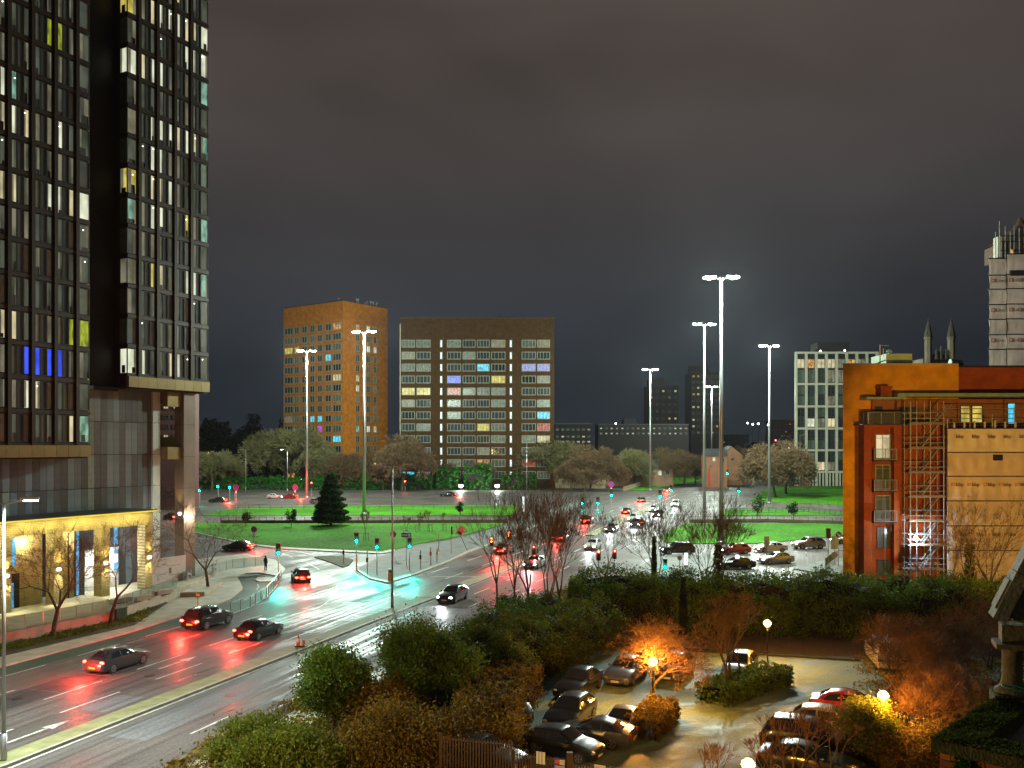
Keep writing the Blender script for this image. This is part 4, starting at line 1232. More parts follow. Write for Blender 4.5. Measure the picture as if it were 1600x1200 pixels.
for i in range(len(cb_) - 1):
    for side, (xa, xb, yo) in enumerate(((1545 + .6 * (i % 2), 1572, 0.0), (1570, 1665, -.7))):
        za, zb = cz(cb_[i] - (6 if side and i == 0 else 0)), cz(cb_[i + 1])
        mb = MB(); nx, nz = 8 if side == 0 else 20, 6
        for a in range(nz + 1):
            for b in range(nx + 1):
                x = cx(xa) + (cx(xb) - cx(xa)) * b / nx; z = za + (zb - za) * a / nz
                mb.v.append((x, yo - .3 * math.sin(a / nz * PI) * (.4 + .6 * math.sin(b * 1.3 + i * 2) ** 2) + rs.uniform(-.05, .05), z))
        for a in range(nz):
            for b in range(nx):
                q = a * (nx + 1) + b
                mb.f.append((q, q + 1, q + nx + 2, q + nx + 1)); mb.m.append(0)
        if side == 0:
            for a in range(nz):
                mb.face([mb.v[a * (nx + 1)], mb.v[(a + 1) * (nx + 1)], (cx(xa) + 5.5, 10, za + (zb - za) * (a + 1) / nz), (cx(xa) + 5.5, 10, za + (zb - za) * a / nz)])
        if i == 1 and side == 1:
            pass
        sh = mb.build('sheet', M_wrap, CT, smooth=True)
        MB().tube((cx(xa) - .2, yo - .05, za), (cx(xb) + .1, yo - .05, za), .11, n=5).build('ledger', M_dark, CT)
        if i in (1, 3, 5):
            for k in range(2 if side == 0 else 5):
                xx = cx(xa) + .25 + k * 1.75
                if k % 2 == 0 or side: link('printed_mark', tm2, sh, (xx - .1, yo - .42, za - 1.45))
                if side or k == 0: link('printed_word', tm1, sh, (xx + .75, yo - .43, za - 1.4), (R(90), 0, 0), )
MB().box(cx(1571.5), cx(1665), -1.7, -1.25, cz(433), cz(425)).build('open_lift', M_dark, CT)
mb = MB()
for k, (xx, yt) in enumerate(((1557, 362), (1563, 345), (1572, 353), (1580, 362), (1586, 352), (1594, 356), (1602, 350), (1548, 399))):
    MB().tube((cx(xx), .3, cz(406)), (cx(xx), .3, cz(yt)), .09, n=5).build('upright', M_tube, CT)
for y in (368, 377, 391): MB().tube((cx(1565), .3, cz(y)), (cx(1665), .3, cz(y)), .1, n=5).build('ledger', M_dark, CT)
MB().box(cx(1563), cx(1570), .8, 2.5, cz(404), cz(368)).build('stone_pinnacle', M_conc, CT)
MB().box(cx(1573), cx(1665), 1.5, 8, cz(402), cz(376)).build('stone_parapet', mat('sooty_stone', (.09, .05, .03), .9), CT)
MB().lathe([(cx(1600), 0), (1.2, cz(340) - cz(374)), (.2, cz(325) - cz(374))], 8, o=(cx(1622), 6, cz(376))).build('spire', mat('sooty_stone', (.09, .05, .03), .9), CT)
MB().box(cx(1579), cx(1583), -.1, 0, cz(400), cz(390)).build('work_sign', LIT['orange'], CT)

M_soot = mat('blackened_stone', (.075, .058, .034), .9, var=.35, scale=.8)
M_sootd = mat('black_spire_stone', (.022, .018, .012), .9, var=.35, scale=.8)
CH = thing('church', 'dark stone church gable with two crocketed pinnacles behind the orange roof', 'church', at(1467, 697, 150) - Vector((0, 0, CAM_H)), 0)
k7 = 150 / 1400; hz = lambda y: CAM_H + (HORIZON - y) * k7
MB().box(-2.6, 2.6, .2, 12, 0, hz(560)).face([(-2.0, .15, hz(560)), (2.0, .15, hz(560)), (0, .15, hz(548))]).build('gable_wall', M_soot, CH)
for xx in (1450.5, 1486.5):
    xo = (xx - 1467) * k7
    MB().lathe([(.62, 0), (.62, hz(530)), (.72, hz(529.5)), (.74, hz(527))], 8, o=(xo, 0, 0)).build('turret_shaft', M_soot, CH)
    mb = MB().lathe([(.72, hz(527)), (.60, hz(521)), (.22, hz(506)), (.10, hz(502)), (.24, hz(501)), (.10, hz(499.5)), (.02, hz(497.5))], 8, o=(xo, 0, 0))
    for q in range(7):
        f = q / 7; r = .62 - .42 * f; z = hz(523) + (hz(505) - hz(523)) * f
        for a in range(8):
            t = a * PI / 4
            mb.ball((xo + r * math.cos(t), r * math.sin(t), z), .10, 5)
    mb.build('pinnacle', M_sootd, CH)
for xx, yt in ((1462, 545), (1469, 540), (1477, 545)):
    xo = (xx - 1467) * k7
    MB().lathe([(.3, hz(562)), (.26, hz(551)), (.34, hz(550)), (.05, hz(yt))], 6, o=(xo, -.3, 0)).build('finial', M_sootd, CH)
# ================================================================== VEGETATION
def foliage_mat(name, dark, lightc, rough=.55):
    m = bpy.data.materials.new(name); m.use_nodes = True
    t = m.node_tree; p = t.nodes['Principled BSDF']
    geo = N(t, 'ShaderNodeNewGeometry')
    nz = N(t, 'ShaderNodeTexNoise'); nz.inputs['Scale'].default_value = .55; nz.inputs['Detail'].default_value = 3
    t.links.new(geo.outputs['Position'], nz.inputs['Vector'])
    a = N(t, 'ShaderNodeMath', operation='MULTIPLY_ADD')
    t.links.new(geo.outputs['Random Per Island'], a.inputs[0]); a.inputs[1].default_value = .55
    t.links.new(nz.outputs['Fac'], a.inputs[2])
    mr = N(t, 'ShaderNodeMapRange'); mr.inputs['From Min'].default_value = .4; mr.inputs['From Max'].default_value = 1.1
    t.links.new(a.outputs['Value'], mr.inputs['Value'])
    mx = N(t, 'ShaderNodeMix', data_type='RGBA')
    mx.inputs['A'].default_value = (*dark, 1); mx.inputs['B'].default_value = (*lightc, 1)
    t.links.new(mr.outputs['Result'], mx.inputs['Factor'])
    t.links.new(mx.outputs['Result'], p.inputs['Base Color'])
    p.inputs['Roughness'].default_value = rough
    p.inputs['Specular IOR Level'].default_value = .15
    tr = N(t, 'ShaderNodeBsdfTranslucent'); ms = N(t, 'ShaderNodeMixShader'); ms.inputs['Fac'].default_value = .42
    t.links.new(mx.outputs['Result'], tr.inputs['Color'])
    t.links.new(p.outputs['BSDF'], ms.inputs[1]); t.links.new(tr.outputs['BSDF'], ms.inputs[2])
    t.links.new(ms.outputs['Shader'], t.nodes['Material Output'].inputs['Surface'])
    return m
F_hedge = foliage_mat('hedge_leaf', (.036, .068, .006), (.130, .215, .020))
F_ivy = foliage_mat('ivy_leaf', (.018, .050, .010), (.050, .150, .025), .4)
F_bramble = foliage_mat('bramble_leaf', (.075, .048, .006), (.250, .175, .024))
F_olive = foliage_mat('olive_leaf', (.045, .070, .006), (.170, .200, .022))
F_conifer = foliage_mat('conifer_needle', (.012, .034, .010), (.035, .080, .018), .7)
F_bright = foliage_mat('laurel_leaf', (.02, .10, .012), (.05, .24, .025), .4)
F_ground = foliage_mat('verge_plant', (.060, .090, .008), (.22, .26, .026))
M_bark = mat('bare_bark', (.075, .055, .030), .85, var=.35, scale=3)
M_twig = mat('bare_twig', (.14, .086, .036), .85, var=.35, scale=1.5)
M_twigp = mat('grey_green_twig', (.15, .14, .05), .85, var=.35, scale=.5)
M_twigo = mat('rusty_twig', (.15, .075, .028), .85, var=.35, scale=1.5)

def leaf_mesh(name, pts, size, m, rng, up=.3, stretch=1.5):
    n = len(pts)
    a = rng.normal(size=(n, 3)); a /= np.linalg.norm(a, axis=1)[:, None]
    b = rng.normal(size=(n, 3)); b[:, 2] += up
    b -= a * (a * b).sum(1)[:, None]; b /= np.linalg.norm(b, axis=1)[:, None]
    sz = size * rng.uniform(.55, 1.35, size=(n, 1))
    p = np.asarray(pts)
    v = np.empty((n, 4, 3))
    v[:, 0] = p - a * sz * .5 * stretch; v[:, 1] = p + b * sz * .42
    v[:, 2] = p + a * sz * .5 * stretch; v[:, 3] = p - b * sz * .42
    me = bpy.data.meshes.new(name)
    me.vertices.add(n * 4); me.vertices.foreach_set('co', v.reshape(-1))
    me.loops.add(n * 4); me.loops.foreach_set('vertex_index', np.arange(n * 4, dtype=np.int32))
    me.polygons.add(n); me.polygons.foreach_set('loop_start', np.arange(0, n * 4, 4, dtype=np.int32))
    me.polygons.foreach_set('loop_total', np.full(n, 4, dtype=np.int32))
    me.materials.append(m); me.update(calc_edges=True)
    return me
def clump_points(rng, n, c, rad, k=40, spread=.22, shell=.55, flat=0.0):
    """points in leaf clumps spread through an ellipsoid, denser near its uneven skin"""
    d = rng.normal(size=(k, 3)); d /= np.linalg.norm(d, axis=1)[:, None]
    r = rng.uniform(shell, 1.0, size=(k, 1)) * rng.uniform(.82, 1.1, size=(k, 1))
    cl = d * r
    idx = rng.integers(0, k, n)
    off = rng.normal(size=(n, 3)) * spread
    p = (cl[idx] + off) * np.array(rad) + np.array(c)
    p[:, 2] = np.maximum(p[:, 2], flat)
    return p
def seg_mesh(name, segs, m, sides=3, minr=0.0):
    P = np.array([s[0] for s in segs]); Q = np.array([s[1] for s in segs])
    r0 = np.maximum(np.array([s[2] for s in segs]), minr); r1 = np.maximum(np.array([s[3] for s in segs]), minr * .7)
    d = Q - P; L = np.linalg.norm(d, axis=1)[:, None]; d = d / np.maximum(L, 1e-6)
    ref = np.where(np.abs(d[:, 2:3]) > .9, np.array([[1., 0, 0]]), np.array([[0, 0, 1.]]))
    a = np.cross(d, ref); a /= np.linalg.norm(a, axis=1)[:, None]; b = np.cross(d, a)
    n = len(segs); v = np.empty((n, 2, sides, 3))
    for k in range(sides):
        t = 2 * math.pi * k / sides
        o = a * math.cos(t) + b * math.sin(t)
        v[:, 0, k] = P + o * r0[:, None]; v[:, 1, k] = Q + o * r1[:, None]
    base = (np.arange(n) * 2 * sides)[:, None]
    f = np.empty((n, sides, 4), dtype=np.int32)
    for k in range(sides):
        k2 = (k + 1) % sides
        f[:, k] = base + np.array([[k, k2, sides + k2, sides + k]])
    nf = n * sides
    me = bpy.data.meshes.new(name)
    me.vertices.add(n * 2 * sides); me.vertices.foreach_set('co', v.reshape(-1))
    me.loops.add(nf * 4); me.loops.foreach_set('vertex_index', f.reshape(-1))
    me.polygons.add(nf); me.polygons.foreach_set('loop_start', np.arange(0, nf * 4, 4, dtype=np.int32))
    me.polygons.foreach_set('loop_total', np.full(nf, 4, dtype=np.int32))
    me.polygons.foreach_set('use_smooth', np.ones(nf, dtype=bool))
    me.materials.append(m); me.update(calc_edges=True)
    return me
def grow(rng, height=9, trunk=.3, r=.14, depth=6, spread=.55, up=.25, kids=(2, 4), shrink=.74, lean=0.0, wob=.10, stems=1):
    """bare tree: (trunk segments, crown segments), each (p, q, r0, r1)"""
    big, small = [], []
    def rec(p, d, L, rad, dep):
        n = 2 if dep < depth - 1 else 1
        tgt = big if dep <= 1 else small
        rr = rad
        for k in range(n):
            d = d + rng.normal(size=3) * wob; d[2] += up * .12; d /= np.linalg.norm(d)
            q = p + d * (L / n); r2 = rr * (.86 if n == 2 else .55)
            tgt.append((p.copy(), q.copy(), rr, r2))
            if dep >= 2 and dep < depth and k == 0 and rng.random() < .7:
                e = d + rng.normal(size=3) * spread * 1.2; e /= np.linalg.norm(e)
                rec(q, e, L * shrink * .7, r2 * .5, dep + 2)
            p, rr = q, r2
        if dep >= depth: return
        nk = rng.integers(kids[0], kids[1] + 1)
        ph = rng.uniform(0, 6.28)
        for j in range(nk):
            a = ph + j * 6.283 / nk + rng.uniform(-.4, .4)
            s = spread * rng.uniform(.6, 1.25)
            o = np.cross(d, [0, 0, 1.0]) if abs(d[2]) < .95 else np.array([1., 0, 0])
            o /= np.linalg.norm(o); w = np.cross(d, o)
            e = d + (o * math.cos(a) + w * math.sin(a)) * s; e[2] += up * .35; e /= np.linalg.norm(e)
            rec(p, e, L * shrink * rng.uniform(.8, 1.15), rr * (.74 if j == 0 else .6), dep + 1)
    for s in range(stems):
        d = np.array([lean + rng.normal() * .05 * (stems > 1) * 4, rng.normal() * .05 * (1 + 4 * (stems > 1)), 1.0]); d /= np.linalg.norm(d)
        rec(np.array([rng.normal() * .15 * (stems > 1), rng.normal() * .15 * (stems > 1), -.05]), d, height * trunk, r, 0)
    top = max(s[1][2] for s in small)
    k = height / top
    sc = lambda L: [(p * k, q * k, a, b) for p, q, a, b in L]
    return sc(big), sc(small)
def bare_tree(name, label, loc, seed, group=None, twig=None, bark=None, minr=.012, cat='tree', **kw):
    rng = np.random.default_rng(seed)
    big, small = grow(rng, **kw)
    t = thing(name, label, cat, loc, 0, group)
    link('trunk', seg_mesh('trunk', big, bark or M_bark, 6), t)
    link('crown', seg_mesh('crown', small, twig or M_twig, 3, minr), t)
    return t

# --- street trees on the left pavement
bare_tree('street_tree', 'bare street tree in front of the left lit stone pillars', g(82, 998), 1, height=9.4, trunk=.34, r=.19, depth=6, spread=.62, up=.12, shrink=.80, minr=.012)
bare_tree('street_tree', 'bare street tree beside the green street cabinet', g(171, 976), 2, height=9.2, trunk=.33, r=.17, depth=6, spread=.64, up=.10, shrink=.80, minr=.012)
bare_tree('street_tree', 'bare street tree on the pavement near the tower column', g(326, 924), 3, height=9.8, trunk=.33, r=.18, depth=6, spread=.66, up=.04, shrink=.82, minr=.013)
# --- row of bare trees behind the car park hedge
rowt = [(776, 955, 777, 79, 'leftmost slim bare tree rising from the hedge by the road'), (806, 950, 788, 78, 'slim bare tree second from the left in the hedge row'), (829, 955, 765, 76, 'twin stemmed bare tree third from the left in the hedge row'),
        (853, 985, 768, 70, 'bare tree growing from the dark hedge gap at the car park corner'), (879, 968, 772, 73, 'bare tree right of the dark hedge gap'), (943, 925, 790, 82, 'slender bare tree in front of the red signals'),
        (1022, 915, 792, 84, 'ivy clad bare tree standing in the hedge centre'), (1096, 905, 770, 82, 'broad bare tree in front of the tallest lamp mast'), (1122, 905, 805, 80, 'dark ivy covered bare tree just right of the tallest mast')]
for i, (px_, pb, pt, Y, lab) in enumerate(rowt):
    h = (CAM_H + (HORIZON - pt) / FPX * Y) * 1.13
    t = bare_tree('bare_tree', lab, ((px_ - 800) / FPX * Y, Y, 0), 20 + i, group='bare trees along the car park hedge', height=h, trunk=.30 if i < 6 else .34, r=.13, depth=5 if i in (0, 2) else 6, spread=.38, up=.45, shrink=.8, minr=.010, stems=2 if i in (2, 7) else 1)
    if i in (6, 8):
        rng = np.random.default_rng(50 + i)
        zz = rng.uniform(.3, h * .62, 2600); an = rng.uniform(0, 6.28, 2600); rr = (.26 if i == 6 else .5) * (1.1 - zz / h) * rng.uniform(.4, 1.4, 2600)
        link('ivy', leaf_mesh('ivy', np.stack([rr * np.cos(an), rr * np.sin(an), zz], 1), .14, F_ivy if i == 6 else F_bramble, rng), t)
# --- trees behind the car park right side, in front of sheeting
for i, (px_, pt, Y, lab) in enumerate(((1515, 800, 74, 'ivy topped bare tree in front of the peach sheeting'), (1560, 770, 76, 'thin bare tree in front of the right end of the sheeting'), (1480, 830, 73, 'small bare tree at the left edge of the sheeting'))):
    h = CAM_H + (HORIZON - pt) / FPX * Y
    t = bare_tree('bare_tree', lab, ((px_ - 800) / FPX * Y, Y, 0), 40 + i, group='bare trees in front of the sheeting', height=h, trunk=.5, r=.16, depth=5, spread=.6, up=.3, minr=.014)
    if i == 0:
        rng = np.random.default_rng(5)
        zz = rng.uniform(2.5, h * .72, 1500); an = rng.uniform(0, 6.28, 1500); rr = .32 * rng.uniform(.3, 1.3, 1500)
        link('ivy', leaf_mesh('ivy', np.stack([rr * np.cos(an), rr * np.sin(an), zz], 1), .15, F_ivy, rng), t)
# --- car park trees
bare_tree('planter_tree', 'round headed twiggy tree glowing orange in the car park planter', g(1022, 1108), 60, height=5.6, trunk=.28, r=.2, depth=7, spread=.72, up=.10, shrink=.80, twig=M_twigo, minr=.007, kids=(2, 4), wob=.16)
bare_tree('planter_tree', 'dim bare tree with two stems in the long hedge planter', g(1140, 1085), 61, height=6.8, trunk=.32, r=.12, depth=6, spread=.45, up=.3, stems=2, twig=M_twig, minr=.010)
bare_tree('planter_tree', 'slim bare tree by the silver car in the long hedge planter', g(1160, 1075), 62, height=6.0, trunk=.36, r=.10, depth=6, spread=.4, up=.3, twig=M_twig, minr=.010)
for i, (px_, pb, h, lab) in enumerate(((1430, 1110, 5.2, 'tall rusty twiggy shrub behind the right globe lamp'), (1470, 1085, 5.0, 'rusty twiggy shrub right of the white van'), (1520, 1080, 5.6, 'dark twiggy shrub beside the stone column'), (1400, 1062, 4.6, 'twiggy shrub in front of the white van'),
        (1445, 1165, 3.9, 'orange lit bushy shrub right of the nearest lamp post'), (1500, 1150, 4.4, 'dull twiggy shrub against the brick parapet'), (1540, 1045, 5.4, 'twiggy shrub at the far right corner of the car park'))):
    bare_tree('twiggy_shrub', lab, g(px_, pb), 70 + i, group='twiggy shrubs at the right of the car park', height=h, trunk=.16, r=.07, depth=6, spread=.58, up=.28, shrink=.84, stems=3, twig=M_twigo, minr=.007, wob=.2, cat='shrub')
for i, (px_, pb, h, lab) in enumerate(((1197, 1225, 2.5, 'pollarded bare shrub lit orange by the lowest globe lamp'), (1245, 1225, 3.6, 'dark upright bare shrub in front of the parked cars'), (1298, 1220, 3.9, 'forked bare shrub in front of the dark estate car'), (1105, 1235, 2.2, 'low bare shrub at the bottom edge of the car park'))):
    bare_tree('bare_shrub', lab, g(px_, pb), 90 + i, group='bare shrubs along the near side of the car park', height=h, trunk=.3, r=.06, depth=4, spread=.42, up=.35, stems=3, twig=M_twigo, minr=.010, cat='shrub')
# --- leafy bushes
def leafy(name, label, loc, parts, leaf, size, n, m, seed, k=46, cat='shrub', group=None, trunk=True, shell=.5, spread=.2):
    rng = np.random.default_rng(seed)
    t = thing(name, label, cat, loc, 0, group)
    if size < .2: n, size = int(n * 2.1), size * .66
    pts = [clump_points(rng, int(n * w), c, r, int(k * 1.5), spread, shell, .03) for c, r, w in parts]
    link(leaf, leaf_mesh(leaf, np.concatenate(pts), size, m, rng), t)
    if trunk:
        segs = []
        for c, r, w in parts:
            for j in range(5):
                q = np.array(c) + rng.normal(size=3) * np.array(r) * .45
                segs.append((np.array([0, 0, -.1]), np.array([c[0] * .5, c[1] * .5, c[2] * .55]), .09, .06)); segs.append((np.array([c[0] * .5, c[1] * .5, c[2] * .55]), q, .06, .02))
        link('trunk', seg_mesh('trunk', segs, M_bark, 5), t)
    return t
leafy('round_bush', 'round dark green bush at the roadside left of the larger bush', (-9.3, 47, 0), [((0, 0, 2.6), (1.75, 1.7, 1.7), 1)], 'foliage', .15, 15000, F_hedge, 101)
leafy('evergreen_tree', 'large dark evergreen bush with two heads above the brambles', (-5.0, 50, 0), [((-.2, 0, 3.2), (2.0, 1.9, 2.2), .62), ((1.6, .2, 2.4), (1.7, 1.6, 1.9), .38)], 'foliage', .15, 24000, F_hedge, 102)
leafy('bramble_bush', 'rusty brown bramble bush between the two dark bushes', (-6.9, 46.6, 0), [((0, 0, 1.1), (1.8, 1.3, 1.4), 1)], 'foliage', .15, 9000, F_bramble, 103)
leafy('ivy_mound', 'bright green ivy mound at the left end of the roadside planting', (-12.6, 43.5, 0), [((0, 0, .5), (2.3, 2.2, 1.1), 1)], 'foliage', .16, 11000, F_olive, 104, trunk=False)
leafy('ivy_mound', 'low olive green mound at the bottom edge of the roadside planting', (-9.9, 40.5, 0), [((0, 0, .6), (2.6, 2.3, 1.5), 1)], 'foliage', .16, 13000, F_ground, 105, trunk=False)
leafy('bramble_bush', 'brown bramble thicket at the bottom below the dark bushes', (-5.2, 42.2, 0), [((0, 0, 1.0), (2.9, 2.2, 1.7), 1)], 'foliage', .15, 17000, F_bramble, 106, trunk=False)
leafy('bramble_bush', 'wide reddish thicket behind the palisade fence', (-1.8, 44.5, 0), [((0, 0, .7), (2.4, 2.4, 1.7), 1)], 'foliage', .14, 15000, F_bramble, 107, trunk=False)
leafy('ivy_mound', 'pale variegated shrub at the corner of the car park', g(868, 1002), [((0, 0, .9), (1.9, 1.7, 1.2), 1)], 'foliage', .13, 8000, foliage_mat('variegated_leaf', (.03, .06, .02), (.22, .26, .16), .4), 108, trunk=False)
leafy('shrub', 'orange lit leafy bush round the nearest lamp post', g(1352, 1190), [((0, 0, 1.5), (1.3, 1.3, 1.5), 1)], 'foliage', .12, 9000, F_olive, 109)
leafy('shrub', 'low shrub under the turret in the bottom right', g(1440, 1205), [((0, 0, .8), (2.2, 1.5, 1.3), 1)], 'foliage', .12, 9000, F_bramble, 110)
def hedge(name, label, line, width, height, n, size, m, seed, jag=.35, core=True, group=None, z0=0.0, clipped=False):
    """hedge along a ground line: leaf clumps over an uneven top and both faces, on a dark inner mass of stems"""
    if size < .2: n, size = int(n * 2.0), size * .66
    rng = np.random.default_rng(seed)
    L = [np.array(p[:2]) for p in line]
    seg = [np.linalg.norm(L[i + 1] - L[i]) for i in range(len(L) - 1)]
    cum = np.concatenate([[0], np.cumsum(seg)]); tot = cum[-1]
    def pos(u, w):
        i = np.clip(np.searchsorted(cum, u, side='right') - 1, 0, len(seg) - 1)
        A = np.array(L)[i]; B = np.array(L)[i + 1]
        f = ((u - cum[i]) / np.array(seg)[i])[:, None]
        d = (B - A) / np.linalg.norm(B - A, axis=1)[:, None]
        return A + (B - A) * f + np.stack([-d[:, 1], d[:, 0]], 1) * w[:, None]
    ht = lambda u, w: height * (1 + jag * .5 * np.sin(u * .55 + seed) * np.sin(u * .23 + 1.3 * w) + jag * .28 * np.sin(u * 1.9 + 2 * w + seed)) * (1.0 if clipped else np.sqrt(np.clip(1.08 - (2 * w / width) ** 2 * .5, .2, 1)))
    k = max(30, int(tot * width * (16 if clipped else 1.1)))
    def skin(nn):
        u = rng.uniform(0, tot, nn); w = rng.uniform(-.5, .5, nn) * width
        top = ht(u, w)
        side = rng.random(nn) < .55
        w = np.where(side, np.where(rng.random(nn) < .7, -1, 1) * width * rng.uniform(.42, .52, nn), w)
        h2 = ht(u, w)
        z = np.where(side, rng.uniform(.04, 1, nn) * h2, top * rng.uniform(.86, 1.05, nn))
        end = rng.random(nn) < min(.25, width / (tot + 2 * width))
        we = rng.uniform(-.5, .5, nn) * width
        u = np.where(end, np.where(rng.random(nn) < .5, 0, tot), u); w = np.where(end, we, w); z = np.where(end, rng.uniform(.04, 1, nn) * ht(u, w), z)
        return u, w, z
    cu, cw, cz_ = skin(k * 4)
    idx = rng.integers(0, len(cu), n)
    off = rng.normal(size=(n, 3)) * (.06 if clipped else .30)
    p2 = pos(np.clip(cu[idx] + off[:, 0], 0, tot), cw[idx] + off[:, 1])
    z = np.maximum(.03, cz_[idx] + off[:, 2] * .8)
    t = thing(name, label, 'hedge', (L[0][0], L[0][1], z0), 0, group)
    pts = np.concatenate([p2 - L[0][None], z[:, None]], 1)
    link('foliage', leaf_mesh('foliage', pts, size, m, rng), t)
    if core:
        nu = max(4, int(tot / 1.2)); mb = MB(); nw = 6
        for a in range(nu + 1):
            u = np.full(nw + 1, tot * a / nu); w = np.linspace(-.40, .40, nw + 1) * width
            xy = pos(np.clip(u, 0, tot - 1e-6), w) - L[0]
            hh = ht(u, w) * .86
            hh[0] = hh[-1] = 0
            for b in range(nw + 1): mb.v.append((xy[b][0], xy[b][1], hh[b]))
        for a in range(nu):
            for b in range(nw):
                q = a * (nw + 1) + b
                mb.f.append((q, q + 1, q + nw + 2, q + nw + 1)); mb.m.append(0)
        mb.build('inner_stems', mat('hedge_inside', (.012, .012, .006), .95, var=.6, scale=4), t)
    return t
hedge('hedge', 'tall thick ivy hedge along the far side of the car park', [(5.5, 76), (14, 73.5), (30, 72.5), (46, 72)], 6.5, 4.1, 62000, .17, F_hedge, 201, .25)
hedge('hedge', 'rounded hedge bank along the left side of the car park', [(6, 69), (2.2, 62), (-1.6, 55.5)], 5.0, 3.0, 30000, .16, F_olive, 202, .3)
hedge('hedge', 'roadside hedge thicket behind the large evergreen bush', [(2.8, 74), (-1.5, 63), (-5.5, 54)], 4.0, 2.7, 22000, .16, F_hedge, 203, .45)
hedge('hedge', 'clipped hedge block at the near corner by the palisade fence', [(.2, 53.5), (-1.0, 49), (-1.3, 45.5)], 3.4, 2.1, 15000, .12, F_bramble, 204, .12, clipped=True)
hedge('hedge', 'low clipped hedge in the long planter with the silver car', [g(1112, 1100), g(1215, 1066)], 2.2, 1.15, 9000, .12, F_hedge, 205, .10, clipped=True)
hedge('hedge', 'small clipped brown hedge box round the planter tree', [g(1003, 1156), g(1038, 1122)], 1.7, 1.15, 6500, .10, F_bramble, 206, .03, clipped=True)
# verge plants along the left wall: nobody could count them
def scatter(name, poly_px, n, size, m, seed, hmax=.4, clump=.35, z0=0.1):
    rng = np.random.default_rng(seed)
    P = [g(*p) for p in poly_px]
    xs = [p.x for p in P]; ys = [p.y for p in P]
    def inside(x, y):
        c = False; j = len(P) - 1
        for i in range(len(P)):
            if (P[i].y > y) != (P[j].y > y) and x < (P[j].x - P[i].x) * (y - P[i].y) / (P[j].y - P[i].y) + P[i].x: c = not c
            j = i
        return c
    cl = []
    while len(cl) < max(20, n // 60):
        x, y = rng.uniform(min(xs), max(xs)), rng.uniform(min(ys), max(ys))
        if inside(x, y): cl.append((x, y, rng.uniform(.3, 1)))
    cl = np.array(cl); idx = rng.integers(0, len(cl), n)
    off = rng.normal(size=(n, 2)) * clump
    r = np.exp(-(off ** 2).sum(1) / (2 * clump ** 2))
    z = z0 + hmax * cl[idx, 2] * r * rng.uniform(.2, 1, n)
    o = link(name, leaf_mesh(name, np.concatenate([cl[idx, :2] + off, z[:, None]], 1), size, m, rng, up=.8))
    return tag(o, None, None, None, 'stuff')
tag(scatter('verge_plants', [(-80, 1045), (0, 1022), (120, 995), (215, 972), (240, 952), (169, 975), (8, 1010), (-80, 1028)], 16000, .11, F_ground, 301), 'low green and brown planting on the verge below the plaza wall', 'plants')
tag(scatter('ground_cover', [(200, 1260), (330, 1165), (430, 1105), (560, 1080), (700, 1010), (800, 960), (880, 925), (1000, 900), (1010, 960), (900, 1010), (800, 1090), (800, 1200), (700, 1260)], 70000, .14, F_bramble, 302, 1.0, .55, 0), 'dull brown and green undergrowth between the road and the car park', 'undergrowth')
tag(scatter('ground_cover', [(1340, 1030), (1600, 1035), (1650, 1250), (1420, 1250), (1380, 1150)], 26000, .11, F_bramble, 303, .7, .5, 0), 'dark undergrowth beneath the twiggy shrubs on the right', 'undergrowth')
# --- conifer on the island and small trees
cf = thing('conifer_tree', 'dense cone shaped conifer standing on the large lawn', 'tree', g(517, 822))
rng = np.random.default_rng(9)
n = 17000; zz = 10.6 * (1 - rng.power(1.9, n)) ; zz = .8 + (10.2 - .8) * (1 - np.sqrt(rng.uniform(0, 1, n)))
R0 = 3.5 * np.clip(1 - zz / 10.6, 0, 1) ** .72 + .1
an = rng.uniform(0, 6.283, n); lay = .86 + .22 * np.sin(zz * 5.2 + an * 2) + .10 * np.sin(an * 7)
rr = R0 * lay * np.sqrt(rng.uniform(.45, 1, n))
link('foliage', leaf_mesh('foliage', np.stack([rr * np.cos(an), rr * np.sin(an), zz], 1), .34, F_conifer, rng, up=-.3, stretch=1.9), cf)
MB().tube((0, 0, -.1), (0, 0, 9), .32, .05, 8).build('trunk', M_bark, cf)
for i, (px_, pb, ph, lab) in enumerate(((455, 824, 28, 'small young tree left of the cone shaped conifer'), (719, 806, 20, 'small round topped young tree on the far lawn strip'), (384, 822, 20, 'small young tree at the left of the lawn near the street tree'),
        (1183, 815, 40, 'small young conifer on the right lawn beside the railing'), (1240, 815, 28, 'smallest young conifer on the right lawn'))):
    q = g(px_, pb); h = ph / 1400 * q.y
    leafy('young_tree', lab, q, [((0, 0, h * .68), (h * .30, h * .30, h * .36), 1)], 'foliage', .22, 700, F_conifer, 320 + i, 12, 'tree', 'young trees on the lawns')
for i, (px_, pb, pt) in enumerate(((572, 846, 795), (653, 832, 800), (672, 832, 796), (694, 831, 800), (634, 842, 805))):
    q = g(px_, pb); h = (pb - pt) / 1400 * q.y
    t = bare_tree('sapling', ['thin staked sapling on the lawn behind the left signals', 'thin sapling on the lawn left of a pair', 'thin sapling on the lawn in the middle of three', 'thin sapling on the lawn right of the tall pole', 'short staked sapling on the lawn by the blue sign'][i], q, 340 + i, 'thin saplings on the large lawn', height=h, trunk=.5, r=.05, depth=4, spread=.3, up=.5, minr=.025)
    MB().bar((-.35, 0, 0), (-.35, 0, 1.4), .07).bar((.35, 0, 0), (.35, 0, 1.4), .07).bar((-.35, 0, 1.3), (.35, 0, 1.3), .06).build('stake', M_bark, t)
